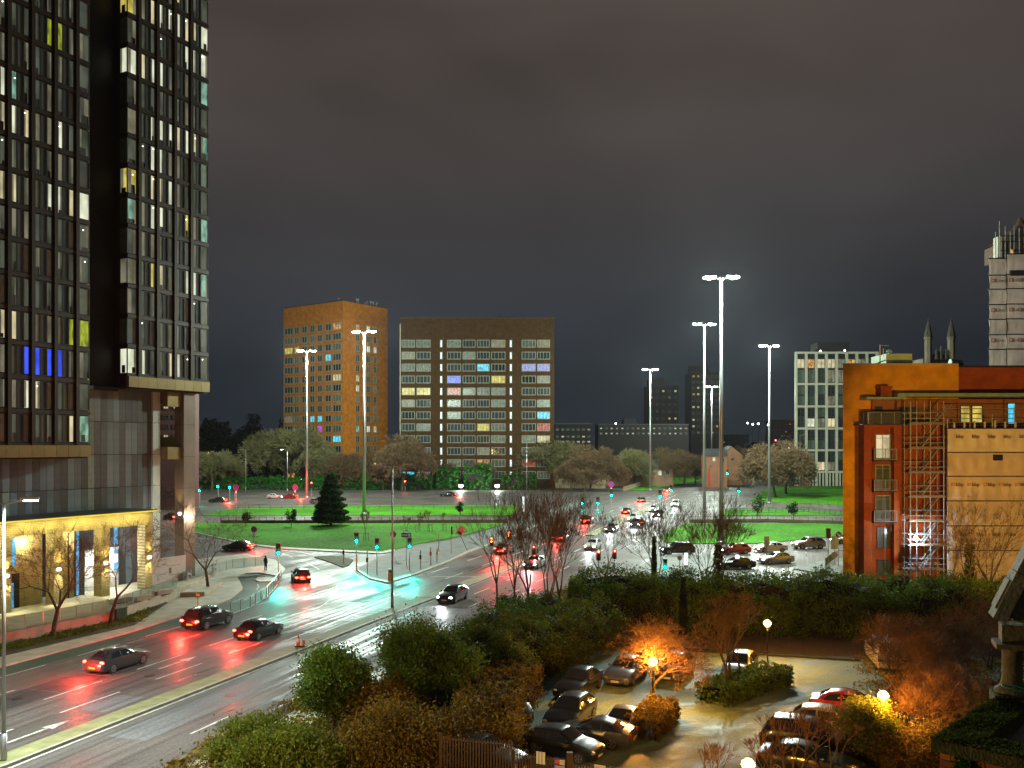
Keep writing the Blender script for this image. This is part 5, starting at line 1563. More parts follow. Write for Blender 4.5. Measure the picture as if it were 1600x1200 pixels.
# --- far trees: prototypes with real twigs, copied
def far_proto(seed, h, twig, **kw):
    return bare_tree('round_tree', 'x', (0, 0, -500), seed, None, twig, M_bark, .045, height=h, **kw)
protos = [far_proto(401, 10, M_twigp, trunk=.22, r=.26, depth=7, spread=.62, up=.12, shrink=.82, kids=(3, 4)), far_proto(402, 10, M_twig, trunk=.2, r=.26, depth=7, spread=.68, up=.08, shrink=.82, kids=(3, 4)), far_proto(403, 10, M_twig, trunk=.3, r=.2, depth=7, spread=.48, up=.35, shrink=.8)]
far = [(262, 770, 705, 215, 1, 'bare tree seen between the tower column and curtain wall'), (232, 772, 712, 222, 1, 'bare tree seen at the left of the gap under the tower'), (330, 768, 702, 300, 0, 'leftmost bushy tree right of the tower column'), (352, 766, 716, 315, 1, 'rounded tree behind the green signals on the left'),
       (400, 764, 690, 330, 2, 'tall thin crowned tree left of the lit pavilion'), (424, 762, 672, 330, 0, 'tall greenish tree left of the orange tower'), (452, 764, 664, 318, 0, 'tallest greenish tree in front of the orange tower'), (497, 764, 695, 312, 0, 'olive twiggy tree in front of the orange tower'),
       (540, 764, 706, 312, 1, 'low brown tree beside the tall left mast'), (575, 765, 702, 310, 1, 'brown twiggy tree below the orange tower corner'), (598, 765, 712, 305, 2, 'thin brown tree left of the brown slab corner'), (628, 768, 676, 300, 1, 'dark broad tree overlapping the corner of the brown slab'),
       (690, 768, 722, 312, 2, 'faint bare tree before the brown slab left of centre'), (752, 768, 722, 312, 2, 'faint bare tree before the brown slab right of centre'), (873, 760, 682, 326, 0, 'lit green tree at the right corner of the brown slab'), (893, 764, 712, 300, 1, 'twiggy tree in front of the pale yellow house'),
       (922, 764, 690, 305, 1, 'taller twiggy tree in front of the pale yellow house'), (950, 762, 705, 300, 1, 'twiggy tree right of the pale yellow house'), (912, 770, 725, 270, 2, 'small lit tree by the signals before the pale yellow house'), (993, 756, 694, 330, 0, 'round olive tree left of the fourth lamp mast'), (1012, 752, 700, 345, 0, 'olive tree just right of the fourth lamp mast'),
       (1045, 752, 690, 340, 1, 'broad brown tree beside the main road'), (1068, 750, 694, 345, 1, 'brown tree at the end of the roadside group'), (1087, 748, 700, 352, 1, 'last brown tree before the brick houses'), (1212, 786, 694, 262, 1, 'spreading bare tree on the lawn behind the right mast'), (1228, 783, 705, 280, 1, 'bare tree next to the pale gridded block'),
       (1175, 748, 700, 420, 1, 'dark distant tree left of the right hand mast'), (1150, 740, 694, 480, 2, 'dark distant tree behind the brick houses')]
for i, (px_, pb, pt, Y, pr, lab) in enumerate(far):
    h = (pb - pt) / FPX * Y
    x = (px_ - 800) / FPX * Y
    sw = h / 10 * random.uniform(.95, 1.2)
    dup(protos[pr], (x, Y, 0), i * 1.3, lab, 'bare trees beyond the junction', (sw, sw, h / 10))
for p in protos:
    for ch in list(p.children): bpy.data.objects.remove(ch)
    bpy.data.objects.remove(p)
# dark woods far off, read as one mass
rng = np.random.default_rng(77)
def wood(name, label, xs, ytop, Y, n, m, seed):
    rng = np.random.default_rng(seed)
    k = Y / FPX; x0, x1 = (xs[0] - 800) * k, (xs[1] - 800) * k
    u = rng.uniform(0, 1, n)
    top = (CAM_H + (HORIZON - ytop) * k) * (.78 + .16 * np.sin(u * 31 + seed) + .09 * np.sin(u * 77) + .05 * np.sin(u * 190))
    z = top * (1 - rng.uniform(0, 1, n) ** 1.5)
    p = np.stack([x0 + (x1 - x0) * u, Y + rng.uniform(-9, 9, n), z], 1)
    return tag(link(name, leaf_mesh(name, p, 1.5, m, rng)), label, 'woods', None, 'stuff')
F_far = foliage_mat('dark_wood', (.012, .012, .008), (.03, .028, .014), .9)
wood('dark_woods', 'dark mass of trees on the skyline left of the orange tower', (150, 445), 655, 420, 15000, F_far, 1)
wood('dark_woods', 'dark strip of trees between the far towers and the white grid block', (1060, 1260), 694, 560, 9000, F_far, 2)
wood('dark_woods', 'dark line of trees behind the pale houses', (600, 1070), 700, 470, 12000, F_far, 3)
# bright laurel hedges beyond the far road
hedge('hedge', 'bright green laurel hedge on the far left behind railings', [at(300, 697, 312) - Vector((0, 0, 15)), at(470, 697, 306) - Vector((0, 0, 15))], 3.0, 4.0, 9000, .5, F_bright, 210, .15)
for i, (xa, xb, h, lab) in enumerate(((478, 505, 4.0, 'green laurel bush left of the conifer top'), (540, 600, 4.4, 'green laurel bushes below the orange tower'), (622, 676, 5.2, 'green laurel bush clump left of the first floodlight'), (684, 716, 7.0, 'rounded green laurel bush left of the floodlights'), (727, 768, 7.2, 'rounded green laurel bush between the two floodlights'), (784, 838, 5.0, 'dark green laurel bush right of the floodlights'))):
    hedge('laurel_bush', lab, [((xa - 800) / FPX * 308, 308, 0), ((xb - 800) / FPX * 308, 307, 0)], 4.0, h, 2600, .5, F_bright if i != 5 else F_ivy, 220 + i, .3, group='laurel bushes before the brown slab')
# ================================================================== LAMPS, SIGNALS, SIGNS
M_pole = mat('galvanised_pole', (.42, .44, .45), .4, .75, var=.2, scale=.6, stretch=(1, 1, .15))
M_polep = mat('painted_grey_pole', (.32, .33, .34), .5, .3, var=.2, scale=.6, stretch=(1, 1, .15))
M_black = mat('black_painted_metal', (.02, .02, .02), .4, .2, var=.2)
MAST = emit('mast_lamp_glow', (.86, 1.0, .84), 40)
def high_mast(px_, Y, ytop, label, k=1.0, power=118000):
    H = CAM_H + (HORIZON - ytop) / FPX * Y
    t = thing('high_mast', label, 'street lamp', ((px_ - 800) / FPX * Y, Y, 0), random.uniform(-.2, .2), 'tall multi headed lamp masts round the junction')
    MB().tube((0, 0, 0), (0, 0, .5), .55, .5, 12).tube((0, 0, .5), (0, 0, H - .3), .40, .16, 12).build('pole', M_pole, t, smooth=True)
    MB().lathe([(.35, H - .45), (.42, H - .3), (.42, H - .15), (.15, H + .1)], 12).build('head_ring', M_black, t)
    rr_ = 0
    heads = [(-2.35, 0), (-1.75, .5), (-1.15, -.45), (1.15, -.45), (1.75, .5), (2.35, 0)]
    for (hx, hy) in heads:
        MB().bar((0, 0, H - .25), (hx, hy, H - .05), .07).build('arm', M_black, t)
        hd = MB().ball((0, 0, .10), .42, 10, 0, .35).build('lamp_head', M_polep, t, loc=(hx, hy, H))
        MB().ball((0, 0, -.04), .40, 10, 0, .6).build('bulb', MAST, hd)
    for s in (-1, 1): lamp('mast_light', 'POINT', (1.75 * s, 0, H - .75), power * k * .5, (.84, 1.0, .86), t, .6)
    return t
high_mast(1127, 137, 433, 'tallest and nearest lamp mast behind the bare trees', 1.25)
high_mast(1100.5, 204, 506, 'lamp mast just left of the tallest mast')
high_mast(1202, 233, 540, 'lamp mast on the right lawn by the gridded block', 1.0)
high_mast(1016, 303, 577, 'lamp mast among the round trees left of the twin masts', .8)
high_mast(1112, 392, 604, 'most distant lamp mast between the two near ones', .6)
high_mast(479.5, 259, 548, 'leftmost lamp mast in front of the orange tower', 1.1)
high_mast(569, 196, 518, 'lamp mast before the bright corner of the orange tower', 1.25)

def column_lamp(px_, pb, ptop, label, arms, lit, Y=None, group='roadside lamp columns'):
    q = g(px_, pb) if Y is None else Vector(((px_ - 800) / FPX * Y, Y, 0))
    H = CAM_H + (HORIZON - ptop) / FPX * q.y
    t = thing('street_lamp', label, 'street lamp', q, 0, group)
    MB().tube((0, 0, 0), (0, 0, 1.4), .14, n=10).tube((0, 0, 1.4), (0, 0, H), .10, .06, 10).build('pole', M_pole, t, smooth=True)
    for (ax, ay) in arms:
        MB().tube((0, 0, H - .05), (ax, ay, H + .12), .04, n=6).build('arm', M_pole, t)
        d = Vector((ax, ay, 0)).normalized()
        M = Matrix.Translation((ax, ay, H + .12)) @ Matrix(((d.x, -d.y, 0, 0), (d.y, d.x, 0, 0), (0, 0, 1, 0), (0, 0, 0, 1)))
        hd = MB().box(-.1, .7, -.14, .14, .0, .12, M=M).build('lamp_head', M_polep, t)
        if lit:
            MB().box(.05, .65, -.11, .11, -.05, -.004, M=M).build('bulb', emit('street_lamp_glow', (.92, 1.0, .95), 40), hd)
    if lit:
        ax, ay = arms[-1]
        lamp('street_light', 'SPOT', (ax * 1.2, ay * 1.2, H - .1), lit, (.88, 1.0, .95), t, .2, (0, 0, 0), R(150), .5)
    return t
column_lamp(6, 1192, 786, 'nearest lit lamp column at the left edge by the carriageway', [(-.6, -.2), (.75, .25)], 20000)
column_lamp(613, 951, 729, 'plain twin armed lamp column on the median of the main road', [(-1.1, -.1), (1.1, .1)], 0)
column_lamp(823, 782, 687, 'lamp column behind the bare trees before the brown slab', [(.4, .1)], 0)
column_lamp(384, 768, 703, 'slim lamp column on the far left by the laurel hedge', [(-1.2, 0)], 0)
column_lamp(449, 770, 703, 'slim lamp column left of the leftmost mast', [(-1.4, 0)], 1500)
for i, (px_, pb, pt, lab) in enumerate(((1152, 742, 700, 'lamp column by the gabled brick house'), (1164, 745, 694, 'taller lamp column right of the gabled house'), (1178, 735, 694, 'distant lamp column on the right verge of the main road'), (1250, 762, 680, 'lamp column beside the left edge of the gridded block'))):
    column_lamp(px_, pb, pt, lab, [(1.0, 0)], 0)

def sodium_column(x, y, H, label, power, aim, flood=False, cone=42, tilt=90):
    t = thing('street_lamp', label, 'street lamp', (x, y, 0), math.atan2(aim[1], aim[0]), 'sodium street lamps beside the car park')
    MB().tube((0, 0, 0), (0, 0, 1.2), .13, n=10).tube((0, 0, 1.2), (0, 0, H), .09, .06, 10).build('pole', M_polep, t, smooth=True)
    MB().tube((0, 0, H - .05), (1.0, 0, H + .15), .04, n=6).build('arm', M_polep, t)
    hd = MB().box(.9, 1.6, -.15, .15, H + .08, H + .24).build('lamp_head', M_polep, t)
    MB().box(.95, 1.55, -.12, .12, H + .0, H + .076).build('bulb', emit('sodium_street_glow', (1.0, .55, .12), 30), hd)
    if flood:
        lamp('sodium_light', 'SPOT', (1.3, 0, H - .05), power, (1.0, .50, .085), t, .25, (R(tilt), 0, R(-90)), R(cone), .35)
    else:
        lamp('sodium_light', 'POINT', (1.3, 0, H - .25), power, (1.0, .50, .085), t, .25)
    return t
sodium_column(34, 38, 11, 'sodium street lamp right of the car park facing the orange building', 84000, (.34, 1), True, 46)
sodium_column(-17, 13, 9, 'sodium street lamp at the near kerb below the roadside planting', 21000, (.40, 1), True, 66, 74)
lamp('turret_fill', 'POINT', (-15.6, 13.4, 8.6), 6500, (1.0, .62, .22), None, .25)  # extra unseen point lamp added to light the near turret
# globe lamps in the car park
GL = emit('sodium_globe', (1.0, .66, .20), 4.2)
def globe_lamp(px_, py_, label, power=1500, zc=2.95):
    Y = (CAM_H - zc) * FPX / (py_ - HORIZON); q = Vector(((px_ - 800) / FPX * Y, Y, 0))
    t = thing('globe_lamp', label, 'lamp', q, 0, 'glowing globe lamps in the car park')
    MB().lathe([(.16, 0), (.16, .08), (.09, .14), (.06, .5), (.05, zc - .5), (.11, zc - .46), (.05, zc - .40), (.12, zc - .34), (.14, zc - .27)], 10).build('post', M_black, t, smooth=True)
    MB().ball((0, 0, zc), .25, 16).build('globe', GL, t, smooth=True)
    lamp('globe_light', 'POINT', (0, 0, zc + .34), power * .36, (1.0, .38, .045), t, .10)
    lamp('globe_light', 'SPOT', (0, -.3, zc + .05), power * .80, (1.0, .44, .05), t, .2, (0, 0, 0), R(165), .4)
    for a in range(3):
        lamp('globe_light', 'POINT', (.45 * math.cos(a * 2.1), .45 * math.sin(a * 2.1), zc), power * .46, (1.0, .38, .045), t, .15)
    return t
globe_lamp(1020, 1034, 'glowing globe lamp in front of the planter tree')
globe_lamp(1199, 974, 'glowing globe lamp farthest away by the tall hedge')
globe_lamp(1380, 1087, 'glowing globe lamp among the orange bushes on the right')
globe_lamp(1169, 1195, 'glowing globe lamp cut by the bottom edge of the picture', 1300)

# floodlights before the brown slab
for i, (px_, py_, lab) in enumerate(((720, 759, 'left white floodlight among the laurel bushes'), (777, 759, 'right white floodlight among the laurel bushes'))):
    p = at(px_, py_, 302)
    t = thing('flood_light', lab, 'floodlight', (p.x, p.y, 0), 0, 'white floodlights before the brown slab')
    MB().bar((0, .3, 0), (0, .3, p.z), .18).build('post', M_black, t)
    MB().box(-.7, .7, -.1, .3, p.z - .4, p.z + .4).build('housing', M_black, t)
    MB().box(-.65, .65, -.16, -.105, p.z - .35, p.z + .35).build('lens', emit('flood_white', (.92, 1, .96), 45), t)
    lamp('flood_beam', 'POINT', (0, -.8, p.z), 4500, (.9, 1, .92), t, .3)

# traffic signals
M_sig = mat('signal_black', (.012, .012, .012), .5, var=.1)
M_sboard = mat('signal_border_white', (.62, .62, .62), .5, var=.1)
GREEN = emit('signal_green', (.0, 1.0, .72), 110); RED = emit('signal_red', (1.0, .035, .02), 70); AMBER = emit('signal_amber', (1.0, .42, .02), 14)
L_OFF = {'red': mat('lens_red_off', (.09, .008, .006), .2, var=0), 'amber': mat('lens_amber_off', (.10, .04, .004), .2, var=0), 'green': mat('lens_green_off', (.004, .05, .035), .2, var=0)}
L_ON = {'red': RED, 'amber': AMBER, 'green': GREEN}
def signal_at(loc, h, label, on, rot=0.0, k=1.0, board=True, light=90):
    t = thing('traffic_signal', label, 'traffic light', loc, rot, 'traffic signals at the junction')
    MB().tube((0, 0, 0), (0, 0, h - .5 * k), .058 * k, n=8).build('pole', M_polep, t)
    zc = h - .62 * k
    if board:
        MB().box(-.30 * k, .30 * k, -.03, 0, zc - .68 * k, zc + .62 * k).build('border', M_sboard, t)
    hd = MB().box(-.24 * k, .24 * k, -.2 * k, -.035, zc - .62 * k, zc + .56 * k).build('signal_head', M_sig, t)
    for i, c in enumerate(('red', 'amber', 'green')):
        z = zc + (.36 - .38 * i) * k
        MB().tube((0, -.2 * k, z), (0, -.22 * k, z), .115 * k, n=12).build(c + '_lens', L_ON[c] if c in on else L_OFF[c], hd)
        MB().box(-.13 * k, .13 * k, -.36 * k, -.2 * k, z + .12 * k, z + .135 * k).build('visor', M_sig, hd)
    col = {'green': (0, 1, .75), 'red': (1, .04, .03), 'amber': (1, .4, .05)}
    if light and on:
        i = ('red', 'amber', 'green').index(on[0])
        lamp('signal_glow', 'POINT', (0, -.5 * k, zc + (.36 - .38 * i) * k), light, col[on[0]], t, .1)
        if k == 1.0: lamp('signal_beam', 'SPOT', (0, -.42 * k, zc + (.36 - .38 * i) * k), light * 26, col[on[0]], t, .1, (R(-66), 0, 0), R(44), .8)
    return t
def signal(px_, pb, pt, label, on, rot=0.0, k=1.0, board=True, light=90):
    q = g(px_, pb)
    return signal_at(q, (pb - pt) / FPX * q.y, label, on, rot, k, board, light)
signal(435, 908, 849, 'green traffic signal on the left pavement by the cycle lane', ['green'], R(8), 1.0, True, 90)
signal(557, 887, 832, 'green traffic signal on the island left of the other two', ['green'], R(6), 1.0, True, 110)
signal(589, 899, 841, 'green traffic signal in the middle of the three on the island', ['green'], R(4), 1.0, True, 110)
signal(640, 893, 840, 'green traffic signal under the blue sign on the island', ['green'], R(4), 1.0, True, 110)
signal(768, 878, 838, 'red traffic signal left of a pair beyond the bare trees', ['red', 'amber'], 0, 1.0, False)
signal(795, 868, 829, 'red and amber traffic signal right of a pair beyond the bare trees', ['red', 'amber'], 0, 1.0, False)
signal(834, 884, 851, 'red traffic signal seen between the bare tree trunks', ['red'], 0, 1.0, False, 120)
signal(935, 905, 858, 'red traffic signal in front of the slender bare tree', ['red'], 0, 1.0, False, 150)
signal(960, 893, 857, 'smaller red traffic signal right of the slender bare tree', ['red'], 0, 1.0, False, 200)
signal(1039, 902, 872, 'green traffic signal low behind the hedge centre', ['green'], 0, 1.0, False, 200)
signal(705, 867, 822, 'unlit side facing traffic signal on a tall grey pole', [], R(85), .9, False, 0)
for (px_, pb, pt, on, lab) in ((1031, 795, 765, 'green', 'green signal near the road centre left of a pair'), (1048, 788, 757, 'green', 'green signal near the road centre right of a pair'), (955, 798, 763, 'green', 'bright green signal by the magenta sign'), (910, 795, 776, 'green', 'small green signal far left on the cross road'), (934, 795, 776, 'green', 'small green signal second on the cross road'),
        (1154, 788, 758, 'green', 'green signal beside the oncoming traffic queue'), (1136, 760, 733, 'green', 'green signal by the brick houses'), (1220, 742, 716, 'green', 'distant green signal before the bare lawn tree'), (312, 788, 757, 'green', 'green signal nearest the tower column on the left'), (341, 780, 751, 'green', 'green signal second from the tower column'),
        (359, 782, 752, 'green', 'green signal third from the tower column'), (367, 782, 757, 'red', 'red signal beside the far left laurel hedge'), (487, 775, 752, 'red', 'red signal left of the conifer'), (633, 768, 750, 'red', 'small red signal before the brown slab'), (1128, 790, 762, None, 'unlit signal behind the tallest mast')):
    signal(px_, pb, pt, lab, [on] if on else [], 0, 1.6, False, 150 if on else 0)
signal(1294, 888, 825, 'unlit signal post with two heads in front of the right car queue', [], 0, 1.0, True, 0)
signal(1198 - 0, 895, 838, 'unlit signal post behind the hedge left of the silver car', [], R(180), 1.0, True, 0)
# short posts on the island
def post(px_, pb, pt, label, kind='post', col=None, w=.07):
    q = g(px_, pb); h = (pb - pt) / FPX * q.y
    t = thing('push_button_post' if kind == 'button' else 'post', label, 'post', q, 0, 'short posts on the traffic island')
    MB().tube((0, 0, 0), (0, 0, h), w, n=8).build('pole', M_polep, t)
    if kind == 'button':
        MB().box(-.12, .12, -.2, -.06, h * .55, h * .55 + .5).build('button_box', col or M_sig, t)
    return t
M_yel = mat('yellow_plastic', (.70, .45, .02), .45, var=.1)
post(537, 879, 856, 'slim post at the left tip of the island', 'button'); post(574, 899, 861, 'post with black box between two green signals', 'button')
post(657, 890, 860, 'short post with a box right of the third green signal', 'button'); post(673, 884, 855, 'short post with a red sign right of the third green signal', 'button', mat('red_box', (.5, .02, .02), .5))
post(683, 880, 857, 'short post carrying a yellow box on the island', 'button', M_yel); post(685.5, 862, 834, 'plain tall post near the lawn corner')
post(557.5, 892, 866, 'yellow box post at the first island signal', 'button', M_yel)
# keep-left bollard
def bollard(px_, pb, pt, label, lit=False):
    q = g(px_, pb); h = (pb - pt) / FPX * q.y
    t = thing('traffic_bollard', label, 'bollard', q, 0)
    if lit:
        MB().box(-.24, .24, -.12, .12, 0, .25).build('base', M_polep, t)
        MB().box(-.22, .22, -.10, .10, .25, h).build('body', emit('bollard_glow', (.9, 1, .98), 1.6), t)
    else:
        MB().box(-.26, .26, -.14, .14, 0, h * .62).build('body', M_yel, t)
        MB().box(-.24, .24, -.12, .12, h * .62, h).build('cap', mat('bollard_white', (.7, .7, .68), .5), t)
        MB().tube((0, -.125, h * .80), (0, -.14, h * .80), .15, n=14).build('arrow_disc', mat('sign_blue', (.01, .05, .42), .4, var=0), t)
bollard(610, 909, 889, 'yellow keep left bollard at the tip of the island')
bollard(1072, 886, 864, 'glowing white bollard left of the tallest mast', True)
bollard(1152, 889, 867, 'glowing white bollard right of the tallest mast', True)
bollard(818, 802, 776, 'white bollard by the far road lamp column', True)
# road signs
M_sblue = mat('sign_blue', (.01, .05, .42), .4, var=0); M_sred = mat('sign_red', (.55, .015, .015), .4, var=0); M_swhite = mat('sign_white', (.72, .72, .70), .4, var=0)
def disc(mb, z, r, y, mi, n=20):
    return mb.tube((0, y, z), (0, y - .012, z), r, n=n, mi=mi)
def round_sign(px_, pb, pt, label, kind, rot=0.0, r=.34):
    q = g(px_, pb); h = (pb - pt) / FPX * q.y
    t = thing('road_sign', label, 'sign', q, rot, 'round road signs')
    MB().tube((0, 0, 0), (0, 0, h), .045, n=8).build('pole', M_polep, t)
    mb = MB(); z = h - r
    if kind == 'no_stopping':
        disc(mb, z, r, -.05, 1); disc(mb, z, r * .78, -.063, 0)
        for a in (45, 135):
            c, s_ = math.cos(R(a)) * r * .8, math.sin(R(a)) * r * .8
            mb.bar((-c, -.078, z - s_), (c, -.078, z + s_), .005, r * .17, 1)
        if r > .3: MB().box(-.18, .18, -.06, -.045, z - r - .75, z - r - .08).build('plate', M_swhite, t)
    elif kind == 'no_entry':
        disc(mb, z, r, -.05, 1); mb.box(-r * .7, r * .7, -.075, -.064, z - r * .16, z + r * .16, 2)
    else:
        disc(mb, z, r, -.05, 2); disc(mb, z, r * .92, -.063, 0)
        mb.bar((-r * .45, -.08, z + r * .4), (r * .4, -.08, z - r * .4), .006, r * .16, 2)
        mb.face([(r * .5, -.081, z - r * .55), (-r * .15, -.081, z - r * .45), (r * .45, -.081, z + r * .1)], 2)
    mb.build('sign_face', [M_sblue, M_sred, M_swhite], t)
round_sign(397, 868, 822, 'blue and red no stopping roundel on the left pavement', 'no_stopping', 0, .42)
round_sign(614.5, 872, 830, 'no stopping roundel behind the median lamp column', 'no_stopping', 0, .42)
round_sign(369, 785, 757, 'small no stopping roundel by the far left hedge', 'no_stopping', 0, .8)
round_sign(461, 778, 757, 'small no stopping roundel left of the leftmost mast', 'no_stopping', 0, .8)
round_sign(955, 785, 752, 'no stopping roundel by the green cross road signal', 'no_stopping', 0, .8)
round_sign(1003, 860, 811, 'red no entry sign facing the camera by the oncoming lanes', 'no_entry', 0, .5)
round_sign(1310, 886, 830, 'blue keep left sign beside the right car queue', 'keep', 0, .42)
round_sign(1062, 890, 868, 'back of a small round sign left of the bollard', 'keep', R(170), .3)
q = g(634, 886)
t = thing('direction_sign', 'blue rectangular sign above the third green signal', 'sign', (q.x, q.y + .6, 0), 0)
MB().bar((0, 0, 0), (0, 0, 3.9), .08).build('pole', M_polep, t)
MB().box(-.62, .62, -.07, -.04, 3.65, 4.2).box(-.55, .15, -.085, -.071, 3.86, 3.98, 1).box(.25, .5, -.085, -.071, 3.72, 4.1, 1).build('sign_face', [mat('sign_violet_blue', (.08, .06, .45), .4, var=0), M_swhite], t)
q = g(731, 862)
t = thing('road_works_sign', 'leaning red and white road works sign on a tilted pole', 'sign', q, 0)
MB().bar((0, 0, 0), (-1.75, 0, 3.9), .07).build('pole', M_black, t)
Mr = Matrix.Translation((-.95, -.08, 3.1)) @ Matrix.Rotation(R(24), 4, 'Y')
MB().box(-.5, .5, -.02, 0, -.75, .55, M=Mr).build('backing_board', M_swhite, t)
mb = MB()
tri = lambda k, y: [tuple(Mr @ Vector((x, y, z))) for x, z in ((-.42 * k, -.22 * k + .1), (.42 * k, -.22 * k + .1), (0, .45 * k + .08))]
mb.face(tri(1, -.026), 0); mb.face(tri(.62, -.03), 1)
mb.box(-.34, .30, -.03, -.022, -.62, -.30, 2, Mr)
mb.build('sign_face', [M_sred, M_swhite, M_black], t)
for (px_, pb, pt, w, hgt, m, lab) in ((1293 + 86 - 85, 884, 0, 0, 0, None, ''),):
    pass
q = g(1304, 884)
t = thing('road_sign', 'grey backed rectangular sign with a round one below seen from behind', 'sign', q, 0, 'signs seen from behind')
MB().bar((0, 0, 0), (0, 0, 4.0), .09).build('pole', M_polep, t)
MB().box(-.42, .42, .05, .08, 2.1, 3.75).build('sign_back', M_polep, t); MB().tube((0, .05, 1.35), (0, .08, 1.35), .42, n=18).build('round_sign_back', M_polep, t)
# marker post, traffic cone, island marker boards
q = g(309, 980); t = thing('marker_post', 'thin yellow topped marker post at the left kerb', 'post', q, 0)
MB().tube((0, 0, 0), (0, 0, 2.7), .03, n=6).build('pole', M_black, t); MB().box(-.12, .12, -.03, .03, 2.6, 2.75).build('cap', M_yel, t)
q = g(466, 1012); q.z = .12
t = thing('traffic_cone', 'orange and white traffic cone standing on the median', 'cone', q, .3)
M_cone = mat('cone_orange', (.62, .10, .02), .5, var=.1)
MB().box(-.24, .24, -.24, .24, 0, .07).build('base', M_black, t)
MB().lathe([(.17, .07), (.13, .32)], 14).lathe([(.095, .58), (.045, .85), (.005, .86)], 14).build('cone_body', M_cone, t); MB().lathe([(.131, .32), (.096, .58)], 14).build('white_band', M_swhite, t)
t = thing('traffic_cone', 'dark weighted base and cone leaning beside the banded cone', 'cone', q + Vector((.42, -.1, 0)), .8)
MB().box(-.22, .22, -.22, .22, 0, .09).build('base', M_black, t); MB().lathe([(.15, .09), (.09, .42), (.05, .5), (.005, .5)], 12).build('cone_body', M_cone, t)

# ------------------------------------------------------------------ railings and fences
def railing(name, label, line, h, m, post_step=2.5, rails=(.15, 1.0), infill=0.0, group=None, wall=0.0, z0=0.0):
    L = [Vector((p[0], p[1], 0)) for p in line]
    t = thing(name, label, 'fence', (L[0].x, L[0].y, z0), 0, group)
    pm = MB().box(-.04, .04, -.04, .04, 0, h + .04).mesh('post', m)
    mb = MB(); rl = MB(); wl_ = MB(); np_ = 0
    for A, B in zip(L[:-1], L[1:]):
        D = B - A; n = max(1, round(D.length / post_step)); ang = math.atan2(D.y, D.x)
        for k in range(n + 1):
            if np_ < 300: link('post', pm, t, A + D * k / n - L[0], (0, 0, ang)); np_ += 1
        for r_ in rails: rl.bar(A - L[0] + Vector((0, 0, h * r_)), B - L[0] + Vector((0, 0, h * r_)), .06)
        if infill:
            nn = int(D.length / infill)
            for k in range(nn):
                p = A + D * (k + .5) / nn - L[0]
                mb.bar(p + Vector((0, 0, h * .08)), p + Vector((0, 0, h * .97)), .03)
        if wall:
            M = Matrix.Translation(A - L[0]) @ Matrix.Rotation(ang, 4, 'Z')
            wl_.box(0, D.length, .06, .3, -.5, wall, M=M)
    rl.build('rail', m, t)
    if mb.v: tag(mb.build('infill_bars', m, t), kind='stuff')
    if wl_.v: wl_.build('low_wall', mat('brown_wall', (.16, .11, .06), .8, var=.3, scale=.8), t)
    return t
M_railbr = mat('brown_rail', (.12, .09, .05), .6, .3, var=.2); M_railgr = mat('grey_rail', (.14, .15, .14), .5, .5, var=.2)
railing('railing', 'brown barred railing on a low wall along the upper edge of the large lawn', [g(345, 818), g(560, 818), g(790, 817)], 1.25, M_railbr, 1.5, (.1, 1.0), .32, None, .65)
railing('railing', 'thin dark railing along the far edge of the far lawn strip', [g(354, 797), g(560, 796), g(812, 796)], 1.2, M_railgr, 2.6, (.5, 1.0))
railing('railing', 'brown barred railing on a low wall along the top of the right lawn', [g(1078, 817), g(1200, 816), g(1420, 822)], 1.25, M_railbr, 1.5, (.1, 1.0), .32, None, .65)
railing('railing', 'grey green mesh railing beside the right hand lawn strip', [g(1134, 803), g(1256, 800), g(1420, 818)], 1.2, M_railgr, 1.8, (.1, .5, 1.0), .25)
railing('railing', 'thin grey railing at the foot of the lawn below the gridded block', [g(1180, 786), g(1250, 788), g(1420, 794)], 1.2, M_railgr, 2.4, (.5, 1.0))
railing('railing', 'white pedestrian guard rail curving beside the green cycle lane', [g(361, 961), g(391, 950), g(416, 935), g(431, 918), g(439, 905)], 1.1, mat('galvanised_guard', (.5, .53, .52), .4, .6, var=.1), 1.9, (.08, 1.0))
railing('railing', 'thin grey guard rail at the right hand island', [g(1290, 886), g(1304, 874), g(1345, 870)], 1.1, M_railgr, 1.6, (.1, 1.0), .2)
railing('railing', 'grey railing before the far left laurel hedge', [at(300, 697, 304) - Vector((0, 0, 15)), at(470, 697, 299) - Vector((0, 0, 15))], 1.6, M_railgr, 4, (.1, 1.0), .6)
railing('railing', 'pale wooden fence on the verge below the round trees', [g(974, 768), g(1006, 758)], 1.6, mat('pale_wood', (.36, .31, .22), .7), 2.0, (.2, .9), .35)
# palisade fence in the foreground
PF = thing('palisade_fence', 'dark steel palisade fence with notices at the near edge of the car park', 'fence', (-3.2, 39.9, 0), 0)
M_pal = mat('rusty_dark_steel', (.07, .045, .03), .6, .4, var=.3)
fl = [(Vector((-3.2, 39.9, 0)), Vector((.05, 39.0, 0)), 2.15), (Vector((.05, 39.0, 0)), Vector((2.45, 38.0, 0)), 1.75), (Vector((2.45, 38.0, 0)), Vector((6.4, 36.9, 0)), 1.55)]
for A, B, h in fl:
    D = B - A; n = int(D.length / .13); an = math.atan2(D.y, D.x)
    pm = MB().box(-.03, .03, -.012, .012, .05, h - .06).face([(-.03, -.012, h - .06), (.03, -.012, h - .06), (0, -.012, h)]).face([(.03, .012, h - .06), (-.03, .012, h - .06), (0, .012, h)]).mesh('paling', M_pal)
    for k in range(n): link('paling', pm, PF, A + D * (k + .5) / n - fl[0][0], (0, 0, an))
    for z in (.25, h - .18): MB().bar(A - fl[0][0] + Vector((0, .04, z)), B - fl[0][0] + Vector((0, .04, z)), .05).build('rail', M_pal, PF)
    for q in (A, B) if h < 1.6 else (A,):
        MB().box(-.06, .06, -.06, .06, 0, h + .05).build('post', M_pal, PF, loc=q + Vector((0, .08, 0)) - fl[0][0])
